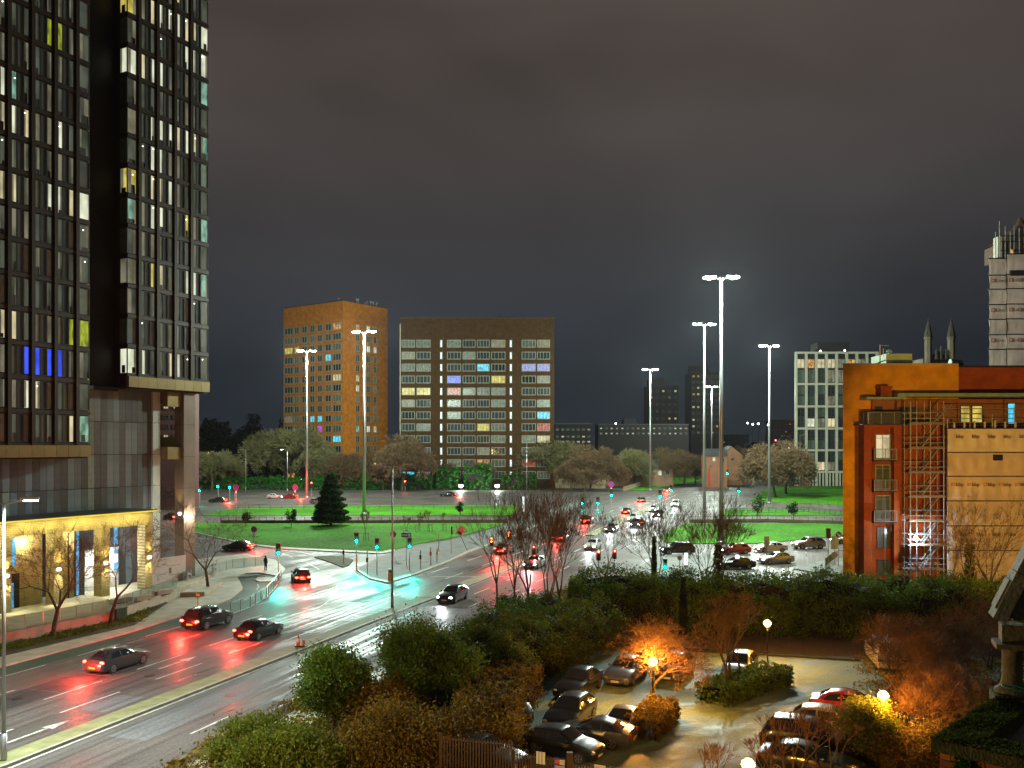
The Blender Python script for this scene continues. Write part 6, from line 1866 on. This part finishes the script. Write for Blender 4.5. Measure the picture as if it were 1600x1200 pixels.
MB().box(-.13, .13, -.1, .1, 0, 2.0).build('gate_post', M_pal, PF, loc=Vector((2.45, 38.05, 0)) - fl[0][0])
def notice(x, y, z, w, h, label, build):
    t = thing('fence_notice', label, 'sign', (x, y, z), R(-22))
    MB().box(0, w, -.02, 0, 0, h).build('board', build[0], t)
    mb = MB()
    for (a, b, c, d, mi) in build[1]: mb.box(a * w, b * w, -.028, -.021, c * h, d * h, mi)
    mb.build('print', build[2], t)
notice(1.05, 38.52, 1.36, .40, .52, 'white notice with dark vertical bars hung on the palisade fence', (M_swhite, [(.27, .33, 0, 1, 0), (.62, .68, 0, 1, 0)], [M_black]))
notice(1.80, 38.15, 1.26, .50, .46, 'blue notice with red and white panels on the palisade fence', (mat('notice_blue', (.02, .05, .32), .5, var=0), [(.04, .46, .48, .92, 0), (.5, .96, .48, .92, 1), (.06, .94, .28, .33, 1), (.06, .9, .16, .21, 1), (.1, .42, .62, .68, 1), (.1, .42, .76, .81, 1), (.55, .92, .62, .67, 0), (.55, .92, .76, .81, 0)], [M_sred, M_swhite]))
notice(3.45, 37.50, 1.26, .48, .42, 'pale cream notice at the right part of the palisade fence', (mat('notice_cream', (.62, .55, .42), .5, var=.05), [(.1, .9, .7, .76, 0), (.1, .8, .5, .56, 0)], [mat('faded_print', (.4, .34, .25), .6, var=0)]))

# ------------------------------------------------------------------ mossy parapet, stone column and gable coping (near right)
K = Vector((4.53, 9.5, 0)); pr = math.atan2(-.699, .715)
PP = thing('brick_parapet', 'mossy brick parapet corner in the near bottom right', 'wall', (K.x, K.y, 10.4), pr)
M_moss = foliage_mat('moss', (.035, .048, .010), (.12, .14, .025), .95)
M_mossst = mat('mossy_stone', (.055, .060, .022), .95, var=.6, scale=9, bump=.8, bscale=30)
M_brk = mat('old_red_brick', (.36, .12, .035), .85, var=.3, scale=12, bump=.4, bscale=60, rnd=.35)
M_mort = mat('old_mortar', (.20, .15, .08), .95, var=.3, scale=8)
MB().box(0.012, 3.2, .012, .30, -.6, 1.36).box(.012, .30, .30, 3.0, -.6, 1.36).build('wall_core', M_mort, PP)
bk = MB(); bk.box(.005, .220, 0, .09, .005, .070)
bk_m = bk.mesh('brick', M_brk); hb_m = MB().box(.005, .107, 0, .09, .005, .070).mesh('brick', M_brk)
rb = random.Random(2)
for r_ in range(10):
    x = 0.0; z = 1.36 - (r_ + 1) * .075; k = r_ % 2
    while x < 3.1:
        hd = (k % 2 == 0)
        link('brick', hb_m if hd else bk_m, PP, (x, rb.uniform(-.004, .004), z)); x += .1125 if hd else .225; k += 1
mb = MB()
cop = MB()
for (a, b, c, d) in ((-.06, 1.1, -.07, .38), (1.11, 2.2, -.07, .38), (2.21, 3.3, -.07, .38), (-.06, .38, .385, 1.4), (-.06, .38, 1.41, 2.1)):
    MB().box(a, b, c, d, 1.37, 1.50).build('coping_stone', M_mossst, PP)
rng = np.random.default_rng(3)
n = 26000
u = rng.uniform(0, 1, n); side = rng.random(n) < .45
x = np.where(side, rng.uniform(-.07, .38, n), -.07 + 3.3 * u); y = np.where(side, .38 + 1.75 * u, rng.uniform(-.08, .38, n))
dens = np.sin(x * 9) * np.sin(y * 7 + 1) + rng.normal(size=n) * .5
z = 1.50 + .018 * np.clip(dens, 0, 1.5) + rng.uniform(-.005, .012, n)
keep = dens > -.45
tag(link('moss', leaf_mesh('moss', np.stack([x, y, z], 1)[keep], .022, M_moss, rng, up=1), PP), kind='stuff')
n = 900; u = rng.normal(size=(n, 3)) * np.array([.05, .012, .07]) + np.array([.26, -.02, 1.22])
tag(link('fern', leaf_mesh('fern', u, .028, F_bright, rng), PP), kind='stuff')
SL = thing('slate_slab', 'loose grey slate slab lying behind the mossy parapet', 'slab', (5.75, 10.15, 11.62), R(35))
MB().box(-.55, .75, -.32, .32, 0, .05, M=Matrix.Rotation(R(-16), 4, 'Y') @ Matrix.Rotation(R(14), 4, 'X')).build('slab', mat('slate_grey', (.20, .23, .22), .55, var=.3, scale=5, bump=.3), SL)
MB().box(-.1, 1.3, -.55, .2, -.32, -.22).build('lead_sheet', mat('lead_grey', (.13, .16, .14), .5, .3, var=.3, scale=3), SL)
GC = thing('green_cable', 'loop of green cable lying beside the stone column', 'cable', (6.05, 10.75, 12.0), 0)
mb = MB(); prev = None
for k in range(40):
    a = k * .42; p = Vector((.22 * math.cos(a) + k * .008, .14 * math.sin(a), .02 + .09 * math.sin(a * .5) ** 2 + k * .001))
    if prev: mb.tube(prev, p, .008, n=5, caps=False)
    prev = p
mb.build('cable', mat('cable_green', (.01, .30, .16), .4, var=.1), GC)
M_st = mat('weathered_stone', (.15, .13, .065), .8, var=.35, scale=3, bump=.4, bscale=20)
M_stg = mat('lichened_stone', (.17, .18, .13), .75, var=.4, scale=3.5, bump=.4, bscale=22)
SCm = thing('stone_column', 'weathered stone column with capital and block at the right edge', 'column', (6.14, 11.0, 11.9), R(-20))
def czz(y): return CAM_H + (HORIZON - y) * 11.0 / 1400 - 11.9
MB().box(-.22, .22, -.22, .22, -.3, czz(1082)).build('plinth', M_mossst, SCm)
MB().lathe([(.20, czz(1082)), (.20, czz(1077)), (.165, czz(1074)), (.135, czz(1070)), (.115, czz(1060)), (.112, czz(1020)), (.125, czz(1016)), (.16, czz(1011))], 24).build('shaft', M_st, SCm, smooth=True)
MB().box(-.20, .20, -.20, .20, czz(1011), czz(1003)).build('capital', M_st, SCm)
MB().box(-.13, .13, -.13, .13, czz(1003), czz(974)).build('block', M_st, SCm)
GCp = thing('gable_coping', 'sloping lichened stone gable coping above the stone column', 'coping', (6.14, 11.0, 11.9), R(-20))
Mg = Matrix.Translation((-.18, 0, czz(966))) @ Matrix.Rotation(R(-66), 4, 'Y')
MB().box(0, .62, -.19, .19, -.09, .06, M=Mg).build('kneeler_stone', M_stg, GCp)
MB().box(.63, 1.7, -.19, .19, -.09, .06, M=Mg).build('coping_stone', M_stg, GCp)
MB().box(1.71, 2.8, -.19, .19, -.09, .06, M=Mg).build('coping_stone', M_stg, GCp)
MB().box(.12, .5, -.14, .14, .061, .085, M=Mg).build('raised_panel', M_stg, GCp)
MB().box(.08, 2.6, -.11, .11, -.3, -.10, M=Mg).build('gable_edge', M_st, GCp)
ga = [(-.02, czz(985)), (1.5, czz(985)), (1.5, czz(966) + 2.4), (.98, czz(966) + 2.4)]
mb = MB(); gw = [(x, .0, z) for x, z in ga]; gb = [(x, .35, z) for x, z in ga]
mb.face(gw).face(gb[::-1])
for i in range(4): mb.face([gw[i], gb[i], gb[(i + 1) % 4], gw[(i + 1) % 4]])
mb.build('gable_wall', M_brk, GCp, loc=(.30, .16, 0))
# ================================================================== CARS
ST = {
 'saloon': dict(L=4.6, st=[(2.30, .30, .52, .56, .60, .62, .46), (2.18, .20, .64, .69, .80, .80, .60), (1.55, .19, .82, .89, .88, .86, .68), (.85, .19, .91, .98, .89, .88, .70), (.10, .19, .94, 1.40, .89, .88, .58), (-.60, .19, .95, 1.45, .89, .88, .58), (-1.20, .19, .96, 1.37, .89, .88, .56), (-1.80, .22, .97, 1.03, .88, .86, .68), (-2.15, .24, .94, .98, .84, .83, .66), (-2.30, .34, .68, .74, .70, .70, .54)], wh=(1.38, -1.35), cab=(.85, .10, -1.20, -1.80), r=.32),
 'hatch': dict(L=4.2, st=[(2.10, .30, .54, .58, .60, .62, .46), (1.98, .20, .68, .73, .80, .80, .60), (1.40, .19, .86, .93, .88, .86, .68), (.85, .19, .95, 1.02, .88, .87, .70), (.10, .19, .98, 1.47, .88, .87, .60), (-.70, .19, .99, 1.50, .88, .87, .60), (-1.45, .20, 1.0, 1.42, .87, .86, .57), (-1.95, .24, .99, 1.06, .84, .83, .66), (-2.05, .30, .80, .86, .80, .78, .62), (-2.10, .36, .62, .68, .70, .70, .5)], wh=(1.28, -1.25), cab=(.85, .10, -1.45, -1.95), r=.32),
 'suv': dict(L=4.75, st=[(2.36, .38, .68, .73, .66, .68, .52), (2.22, .28, .86, .92, .86, .86, .66), (1.60, .27, 1.04, 1.11, .94, .93, .74), (.95, .27, 1.12, 1.18, .95, .94, .76), (.30, .27, 1.15, 1.70, .95, .94, .66), (-.80, .27, 1.16, 1.76, .95, .94, .66), (-1.75, .27, 1.16, 1.70, .95, .94, .64), (-2.20, .30, 1.14, 1.22, .93, .92, .74), (-2.32, .34, .95, 1.02, .88, .87, .68), (-2.38, .42, .70, .78, .78, .78, .6)], wh=(1.45, -1.42), cab=(.95, .30, -1.75, -2.20), r=.38),
 'coupe': dict(L=4.4, st=[(2.18, .26, .46, .50, .56, .58, .42), (2.05, .17, .58, .63, .80, .80, .60), (1.40, .16, .74, .79, .90, .88, .68), (.70, .16, .82, .88, .90, .88, .70), (-.10, .16, .86, 1.25, .90, .88, .54), (-.60, .16, .88, 1.28, .91, .88, .54), (-1.15, .16, .89, 1.17, .92, .89, .52), (-1.75, .20, .88, .95, .91, .88, .62), (-2.05, .22, .82, .88, .84, .82, .6), (-2.18, .34, .62, .68, .70, .70, .5)], wh=(1.30, -1.22), cab=(.70, -.10, -1.15, -1.75), r=.33),
 'van': dict(L=5.0, st=[(2.50, .35, .72, .78, .70, .72, .55), (2.38, .25, .92, 1.0, .90, .90, .70), (1.85, .24, 1.12, 1.2, .95, .94, .78), (1.55, .24, 1.16, 1.25, .96, .95, .80), (.85, .24, 1.2, 1.90, .96, .95, .76), (-.50, .24, 1.2, 1.97, .96, .95, .78), (-2.30, .24, 1.2, 1.95, .96, .95, .78), (-2.40, .27, 1.18, 1.90, .95, .94, .76), (-2.46, .3, .9, 1.2, .92, .92, .8), (-2.50, .40, .7, .8, .86, .86, .7)], wh=(1.65, -1.55), cab=(1.55, .85, -2.30, -2.40), r=.34),
}
def paint_m(name, col, metal=.3):
    return mat('paint_' + name, col, .28, metal, var=.06, scale=3, coat=1.0)
M_cglass = mat('car_glass', (.012, .014, .016), .05, var=0, spec=1.0)
M_tyre = mat('tyre', (.018, .018, .018), .8, var=.1); M_rim = mat('alloy_rim', (.45, .46, .47), .3, .9, var=.1)
M_plast = mat('black_trim', (.02, .02, .022), .5, var=.1)
M_plw = mat('plate_white', (.65, .65, .62), .4, var=0); M_ply = mat('plate_yellow', (.65, .46, .03), .4, var=0)
HL_OFF = mat('headlamp_glass', (.55, .57, .58), .06, .5, var=.1); TL_OFF = mat('tail_lamp_red', (.30, .012, .01), .12, var=.1)
HL_ON = emit('headlamp_glow', (.93, .97, 1.0), 45); TL_ON = emit('tail_lamp_glow', (1.0, .05, .03), 22)
CAR_MESH = {}
def car_meshes(style):
    if style in CAR_MESH: return CAR_MESH[style]
    d = ST[style]; st = d['st']
    xs = np.array([s[0] for s in st])[::-1]; A = np.array([s[1:] for s in st])[::-1]
    def S_(x): return np.array([np.interp(x, xs, A[:, j]) for j in range(6)])
    fx = []
    for i in range(len(st) - 1):
        n = 3
        for k in range(n): fx.append(st[i][0] + (st[i + 1][0] - st[i][0]) * k / n)
    fx.append(st[-1][0])
    mb = MB(); ring = []
    for x in fx:
        zb, ze, zt, wl_, we, wt = S_(x)
        zm = zb + (ze - zb) * .55
        half = [(wl_ * .55, zb - .01), (wl_ * .93, zb), (wl_ * 1.0, zb + (ze - zb) * .25), (max(wl_, we) * 1.015, zm), (we, ze), (wt + (we - wt) * .06, zt - .07 * (zt - ze) - .015), (wt * .9, zt - .01), (wt * .45, zt + .012)]
        pts = [(x, y, z) for y, z in half] + [(x, 0, zt + .018)] + [(x, -y, z) for y, z in half[::-1]]
        ring.append(pts)
    n = len(ring[0])
    for r_ in ring: mb.v.extend(r_)
    for i in range(len(ring) - 1):
        for k in range(n - 1):
            mb.f.append((i * n + k, i * n + k + 1, (i + 1) * n + k + 1, (i + 1) * n + k)); mb.m.append(0)
        mb.f.append((i * n + n - 1, i * n, (i + 1) * n, (i + 1) * n + n - 1)); mb.m.append(0)
    mb.f.append(tuple(range(n))); mb.m.append(0); mb.f.append(tuple(range((len(ring) - 1) * n, len(ring) * n))[::-1]); mb.m.append(0)
    res = {}
    def fin(name, b, m, smooth=False):
        me = b.mesh(name, m)
        bm = bmesh.new(); bm.from_mesh(me); bmesh.ops.recalc_face_normals(bm, faces=bm.faces); bm.to_mesh(me); bm.free()
        if smooth:
            me.polygons.foreach_set('use_smooth', [True] * len(me.polygons))
            me.set_sharp_from_angle(angle=R(38))
        return me
    res['body'] = fin('body', mb, M_plast, True)
    c0, c1, c2, c3 = d['cab']
    def edge(x, side, f, out=.014):   # f: 0 belt, 1 top edge
        zb, ze, zt, wl_, we, wt = S_(x)
        y0, z0 = we, ze; y1, z1 = wt + (we - wt) * .06, zt - .07 * (zt - ze) - .015
        return Vector((x, side * (y0 + (y1 - y0) * f + out), z0 + (z1 - z0) * f))
    def across(xa, xb, name, lo=.06, hi=.94, inset=.90):
        b = MB(); g_ = []
        for k in range(4):
            f = lo + (hi - lo) * k / 3; x = xa + (xb - xa) * f
            zb, ze, zt, wl_, we, wt = S_(x)
            row = []
            for y, dz in ((-1, -.012), (-.5, .006), (0, .018), (.5, .006), (1, -.012)):
                row.append(Vector((x, y * wt * inset, zt + dz + .012)))
            g_.append(row)
        nrm = Vector((.012 if xa > xb else 0, 0, .01))
        for k in range(3):
            for j in range(4):
                b.face([g_[k][j] , g_[k][j + 1], g_[k + 1][j + 1], g_[k + 1][j]])
        return fin(name, b, M_cglass)
    res['windscreen'] = across(c0, c1, 'windscreen'); res['rear_window'] = across(c3, c2, 'rear_window', .1, .92, .86)
    mid = (c1 + c2) / 2 - .02
    for nm, s in (('l', 1), ('r', -1)):
        def poly(pts):
            b = MB()
            b.face([edge(x, s, f) for x, f in pts]); return fin('side_window', b, M_cglass)
        res['sw1' + nm] = poly([(c0 - (c0 - c1) * .30, .08), (mid + .05, .08), (mid + .05, .90), (c1 - .02, .90), (c1 + (c0 - c1) * .30, .60)])
        res['sw2' + nm] = poly([(mid - .05, .08), (c2 - .10 if style == 'van' else c2 - (c2 - c3) * .55, .10), (c2 - .05 if style == 'van' else c2 - (c2 - c3) * .12, .82), (c2 + .12, .90), (mid - .05, .90)])
        b = MB().box(c0 - .32, c0 - .16, s * (S_(c0)[4] + .02) - (.09 if s < 0 else 0), s * (S_(c0)[4] + .02) + (.09 if s > 0 else 0), S_(c0)[1] + .02, S_(c0)[1] + .16)
        res['mirror' + nm] = fin('mirror', b, M_plast)
        wy = S_(d['wh'][0])[3]
    r_ = d['r']
    wb = MB().tube((0, -.11, 0), (0, .11, 0), r_, n=20); res['tyre'] = fin('tyre', wb, M_tyre, True)
    rb_ = MB().tube((0, -.118, 0), (0, .118, 0), r_ * .68, n=20)
    res['rim'] = fin('rim', rb_, M_rim)
    sp = MB()
    for k in range(5):
        a = k * 2 * PI / 5
        for s in (-1, 1): sp.bar((0, s * .124, 0), (math.cos(a) * r_ * .62, s * .124, math.sin(a) * r_ * .62), .02, .06)
    res['spokes'] = fin('spokes', MB().tube((0, -.121, 0), (0, .121, 0), r_ * .56, n=20), M_plast)
    res['spoke'] = fin('spoke', sp, M_rim)
    ar = MB().tube((0, -.06, 0), (0, .06, 0), r_ * 1.17, n=20); res['arch'] = fin('wheel_arch', ar, M_plast)
    F_, B_ = st[1], st[-2]
    for nm, s in (('l', 1), ('r', -1)):
        b = MB().ball((0, 0, 0), .1, 10); b.v = [(x * 1.6, y * 1.9, z * .85) for x, y, z in b.v]
        res['head' + nm] = fin('headlight', b, HL_OFF, True)
    b = MB().ball((0, 0, 0), .1, 10); b.v = [(x * .9, y * 1.8, z * 1.0) for x, y, z in b.v]; res['tail'] = fin('tail_light', b, TL_OFF, True)
    res['plate_f'] = fin('number_plate', MB().box(st[0][0] - .02, st[0][0] + .035, -.26, .26, st[0][1] + .03, st[0][1] + .14), M_plw)
    res['plate_r'] = fin('number_plate', MB().box(st[-1][0] - .03, st[-1][0] + .02, -.26, .26, st[-1][1] + .1, st[-1][1] + .21), M_ply)
    res['grille'] = fin('grille', MB().box(st[0][0] - .05, st[0][0] + .02, -.42, .42, st[0][1] + .16, st[0][2] - .01), M_plast)
    res['bumper'] = fin('bumper', MB().box(st[0][0] - .10, st[0][0] + .012, -.6, .6, st[0][1] - .06, st[0][1] + .015), M_plast)
    CAR_MESH[style] = res
    return res
def car(style, paint, label, loc, heading, group, lights='', details=True, scale=1.0, power=1.0, name='parked_car'):
    """heading: ground direction the car faces"""
    d = ST[style]; M = car_meshes(style)
    ang = math.atan2(heading[1], heading[0])
    t = thing(name, label, 'van' if style == 'van' else 'car', loc, ang, group)
    if scale != 1: t.scale = (scale,) * 3
    def add(key, nm, m=None, loc=None):
        o = link(nm, M[key], t, loc)
        if m: o.material_slots[0].link = 'OBJECT'; o.material_slots[0].material = m
        return o
    add('body', 'body', paint)
    add('windscreen', 'windscreen'); add('rear_window', 'rear_window')
    for s in 'lr':
        add('sw1' + s, 'side_window')
        if not (style == 'van'): add('sw2' + s, 'side_window')
        add('mirror' + s, 'mirror', paint)
    st = d['st']
    for x in d['wh']:
        for s in (1, -1):
            w = s * .80 if style != 'suv' else s * .86
            add('arch', 'wheel_arch', None, (x, w + s * .025, d['r'] + .02))
            wh = link('wheel', M['tyre'], t, (x, w, d['r']))
            link('rim', M['rim'], wh); link('hub', M['spokes'], wh); link('spoke', M['spoke'], wh)
    f, b = st[1], st[-2]
    zf = f[2] - .06; zr = b[2] - .10
    for s, k in ((1, 'l'), (-1, 'r')):
        add('head' + k, 'headlight', HL_ON if 'h' in lights else None, (f[0] - .03, s * (f[5] - .17), zf))
        add('tail', 'tail_light', TL_ON if 't' in lights else None, (b[0] - .03, s * (b[5] - .14), zr))
    add('plate_f', 'number_plate'); add('plate_r', 'number_plate'); add('grille', 'grille'); add('bumper', 'bumper')
    if 'T' in lights:
        lamp('tail_glow', 'POINT', (b[0] - 1.2, 0, .85), 620 * power, (1.0, .05, .03), t, .25)
    if 'H' in lights:
        lamp('head_beam', 'SPOT', (st[0][0] + .15, 0, .7), 800 * power, (.88, .94, 1.0), t, .15, (R(90 - 7), 0, R(-90)), R(80), .7)
    return t
P_black = paint_m('black', (.008, .008, .009)); P_grey = paint_m('gunmetal', (.07, .075, .08), .6); P_silver = paint_m('silver', (.30, .31, .31), .8)
P_white = paint_m('white', (.60, .60, .58), 0); P_red = paint_m('red', (.33, .012, .01), .2); P_navy = paint_m('dark_blue', (.012, .018, .04), .4); P_gold = paint_m('warm_silver', (.34, .31, .26), .7); P_brown = paint_m('dark_bronze', (.06, .035, .02), .5)
pk = 'cars parked in the car park'
hd = Vector((-.42, -.9, 0))
car('saloon', P_black, 'black saloon parked front on by the left hedge', (4.05, 54.6, .02), hd, pk)
car('saloon', P_silver, 'silver grey saloon parked left of the glowing planter tree', (7.35, 57.6, .02), hd, pk)
car('hatch', P_brown, 'dark car glowing orange behind the planter tree', (10.6, 58.3, .02), hd, pk)
car('hatch', P_black, 'dark hatchback parked behind the pale coupe', (3.15, 48.4, .02), hd, pk)
car('coupe', P_gold, 'pale silver coupe parked beside the planter hedge', (5.75, 46.8, .02), hd, pk)
car('hatch', P_black, 'black hatchback parked side on behind the palisade fence', (2.5, 43.4, .02), Vector((.86, -.5, 0)), pk, scale=.92)
car('coupe', P_grey, 'dark convertible with red tail lamp beside the black hatchback', (4.1, 45.4, .02), Vector((-.92, .38, 0)), pk)
car('hatch', P_black, 'dark car poking out from behind the clipped hedge block', (-.2, 49.6, .02), Vector((.3, -.95, 0)), pk)
car('hatch', P_silver, 'silver hatchback between the planter trees', (14.9, 58.6, .02), hd, pk)
car('van', P_white, 'white van parked under the rusty shrubs on the right', (25.6, 61.5, .02), Vector((.2, 1, 0)), pk)
car('saloon', P_red, 'red car parked by the orange bushes', (18.9, 49.6, .02), Vector((.9, -.42, 0)), pk)
car('hatch', P_gold, 'bronze lit hatchback next to the red car', (16.6, 46.4, .02), Vector((.9, -.42, 0)), pk)
car('suv', P_black, 'dark estate car behind the bare shrubs', (14.6, 43.6, .02), Vector((.9, -.42, 0)), pk)
car('saloon', P_black, 'black saloon nearest the lowest globe lamp', (13.6, 40.9, .02), Vector((.9, -.42, 0)), pk)
car('hatch', P_black, 'dark car half hidden behind the palisade fence', (-1.3, 41.7, .02), Vector((.86, -.5, 0)), pk)
# queue on the right hand road
qk = 'cars queuing on the right hand road'
def qcar(style, p, lab, px_, py_, dirx, lights='h', sc=1.0, power=1.0):
    q = g(px_, py_)
    return car(style, p, lab, q, dirx, qk, lights, scale=sc, power=power, name='waiting_car')
W_ = Vector((-1, -.12, 0))
qcar('suv', P_navy, 'dark off roader queuing left of the tallest mast', 1058, 866, W_)
qcar('hatch', P_red, 'dull red hatchback queuing behind the broad bare tree', 1148, 865, W_, 'hH', power=.5)
qcar('saloon', P_silver, 'silver saloon nearest the hedge in the right queue', 1212, 880, Vector((-1, -.28, 0)), 'hH', power=.6)
qcar('saloon', P_white, 'white saloon queuing just behind the nearest silver one', 1204, 862, Vector((-1, -.22, 0)), 'hH', power=.8)
qcar('suv', P_gold, 'beige off roader queuing behind the white saloon', 1263, 857, Vector((-1, -.2, 0)), 'hH', power=.8)
qcar('saloon', P_black, 'dark saloon low behind the hedge in the right queue', 1150, 888, Vector((-1, -.1, 0)))
qcar('saloon', P_white, 'white car with bright lamps at the right end of the queue', 1322, 849, Vector((-1, -.2, 0)), 'hH', power=1.2)
# traffic on the main road: red lamps going away, white lamps coming
tk = 'cars driving on the main road'
def ldir(s, y): 
    a, b = lane(s, y, y + 4, 2)[0], lane(s, y, y + 4, 2)[-1]
    return (b - a)
def tcar(style, p, lab, s, y, away=True, power=1.0):
    q = lane(s, y, y, 1)[0]; dd = ldir(s, y)
    return car(style, p, lab, q, dd if away else -dd, tk, 'tT' if away else 'hH', power=power, name='moving_car')
tcar('saloon', P_grey, 'dark grey saloon with red tail lamps in the second lane', -8.2, 58, True, 2.2)
tcar('suv', P_black, 'black off roader with red tail lamps before the bend', -11.4, 71, True, 2.2)
tcar('saloon', P_black, 'black saloon with red tail lamps next to the median cone', -5.0, 69, True, 2.2)
tcar('saloon', P_black, 'black saloon with red tail lamps beyond the keep left bollard', -5.4, 124, True, 2.0)
tcar('hatch', P_grey, 'grey hatchback with red tail lamps behind the bare trees', -2.2, 141, True, 2.0)
tcar('suv', P_black, 'dark car with red tail lamps past the cross road', -5.4, 172, True, 2.4)
tcar('saloon', P_black, 'dark saloon with red tail lamps near the centre signals', -2.4, 198, True, 2.4)
tcar('hatch', P_black, 'small dark car with red lamps by the roadside trees', -5.6, 238, True, 3)
tcar('saloon', P_grey, 'small car with bright red lamps at the end of the road', -5.6, 290, True, 5)
tcar('hatch', P_navy, 'dark blue hatchback with headlamps beside the median column', 3.0, 88, False, 1.0)
tcar('saloon', P_silver, 'silver car with headlamps behind the leftmost hedge trees', 3.0, 112, False, 1.2)
tcar('hatch', P_white, 'white hatchback with headlamps in the middle oncoming lane', 5.2, 132, False, 1.5)
for i, (s, y, st_, p, lab) in enumerate(((2.2, 158, 'saloon', P_silver, 'silver saloon with headlamps first in the oncoming queue'), (5.2, 166, 'suv', P_grey, 'grey off roader with headlamps second in the oncoming queue'), (2.2, 180, 'hatch', P_white, 'white hatchback with headlamps third in the oncoming queue'), (5.2, 192, 'saloon', P_black, 'black saloon with headlamps fourth in the oncoming queue'), (2.4, 206, 'saloon', P_silver, 'silver saloon with headlamps fifth in the oncoming queue'), (5.4, 222, 'suv', P_white, 'white off roader with headlamps last in the oncoming queue'))):
    tcar(st_, p, lab, s, y, False, 2.2)
# bend on the left and the far side of the junction
def bcar(style, p, lab, px_, py_, dirx, lights, power=1.0, sc=1.0):
    return car(style, p, lab, g(px_, py_), dirx, tk, lights, scale=sc, power=power, name='moving_car')
bcar('hatch', P_black, 'black hatchback with lamps rounding the left bend', 470, 908, Vector((-.35, 1, 0)), 'tT', 2.0)
bcar('saloon', P_grey, 'dark saloon leaving the bend by the street tree', 372, 860, Vector((-1, .35, 0)), 'tT', 2.5)
bcar('hatch', P_black, 'dark car turning beneath the tower column', 268, 812, Vector((-.9, .8, 0)), 'tT', 3)
bcar('saloon', P_red, 'red car with tail lamps on the far side road left of the conifer', 452, 779, Vector((-1, .1, 0)), 'tT', 4)
bcar('saloon', P_white, 'white car on the far side road left of the leftmost mast', 430, 779, Vector((1, -.1, 0)), 'hH', 2)
bcar('hatch', P_silver, 'silver car just behind the conifer on the far side road', 497, 787, Vector((1, -.05, 0)), 'hH', 1)
bcar('saloon', P_black, 'dark car on the far road before the brown slab', 700, 776, Vector((-1, .0, 0)), 'tT', 4)
bcar('saloon', P_grey, 'grey car on the far left road under the green signals', 340, 785, Vector((-1, .15, 0)), 'tT', 4)
# person waiting on the pavement by the signal
def person(loc, rot, label):
    me = bpy.data.meshes.new('body'); 
    J = {'pelvis': (0, 0, .95), 'chest': (0, 0, 1.28), 'neck': (0, 0, 1.50), 'head': (0, -.02, 1.66), 'lh': (-.10, 0, .90), 'lk': (-.11, -.03, .50), 'la': (-.11, .02, .09), 'lt': (-.12, -.14, .05), 'rh': (.10, 0, .90), 'rk': (.12, -.02, .50), 'ra': (.12, .03, .09), 'rt': (.13, -.13, .05),
         'ls': (-.20, 0, 1.42), 'le': (-.26, .03, 1.14), 'lw': (-.22, -.10, .92), 'rs': (.20, 0, 1.42), 're': (.26, .03, 1.14), 'rw': (.22, -.10, .92), 'top': (0, -.01, 1.78)}
    Rr = {'pelvis': .16, 'chest': .18, 'neck': .075, 'head': .105, 'lh': .11, 'lk': .075, 'la': .055, 'lt': .045, 'rh': .11, 'rk': .075, 'ra': .055, 'rt': .045, 'ls': .085, 'le': .065, 'lw': .05, 'rs': .085, 're': .065, 'rw': .05, 'top': .07}
    E = [('pelvis', 'chest'), ('chest', 'neck'), ('neck', 'head'), ('head', 'top'), ('pelvis', 'lh'), ('lh', 'lk'), ('lk', 'la'), ('la', 'lt'), ('pelvis', 'rh'), ('rh', 'rk'), ('rk', 'ra'), ('ra', 'rt'), ('chest', 'ls'), ('ls', 'le'), ('le', 'lw'), ('chest', 'rs'), ('rs', 're'), ('re', 'rw')]
    keys = list(J); me.from_pydata([J[k] for k in keys], [(keys.index(a), keys.index(b)) for a, b in E], [])
    me.materials.append(mat('dark_coat', (.03, .028, .03), .8, var=.2))
    t = thing('person', label, 'person', loc, rot)
    o = link('body', me, t)
    o.modifiers.new('skin', 'SKIN'); o.modifiers.new('sub', 'SUBSURF').levels = 1
    sv = me.skin_vertices[0].data if me.skin_vertices else None
    if sv is None:
        bm = bmesh.new(); bm.from_mesh(me); bm.verts.layers.skin.verify(); bm.to_mesh(me); bm.free(); sv = me.skin_vertices[0].data
    for i, k in enumerate(keys): sv[i].radius = (Rr[k], Rr[k])
    sv[0].use_root = True
    MB().ball((0, -.025, 1.68), .098, 12, 0, 1.2).build('face', mat('skin_tone', (.35, .2, .14), .6, var=.1), t, smooth=True)
    MB().ball((0, .012, 1.71), .108, 12, 0, 1.05).build('hair', mat('dark_hair', (.02, .015, .01), .7, var=.1), t, smooth=True)
person(g(415, 893) + Vector((0, 0, .12)), R(150), 'dark coated person standing on the pavement left of the green signal')
# ------------------------------------------------------------------ damp night air
hm = bpy.data.materials.new('damp_air'); hm.use_nodes = True
ht_ = hm.node_tree
for n in list(ht_.nodes): ht_.nodes.remove(n)
ho = N(ht_, 'ShaderNodeOutputMaterial'); hv = N(ht_, 'ShaderNodeVolumePrincipled')
hv.inputs['Color'].default_value = (.85, .92, 1.0, 1); hv.inputs['Density'].default_value = 0.000028; hv.inputs['Anisotropy'].default_value = .5
ht_.links.new(hv.outputs['Volume'], ho.inputs['Volume'])
tag(MB().box(-4100, 4100, -300, 6100, -1.7, 70).build('haze', hm), 'thin damp air over the whole junction', 'haze', None, 'stuff')
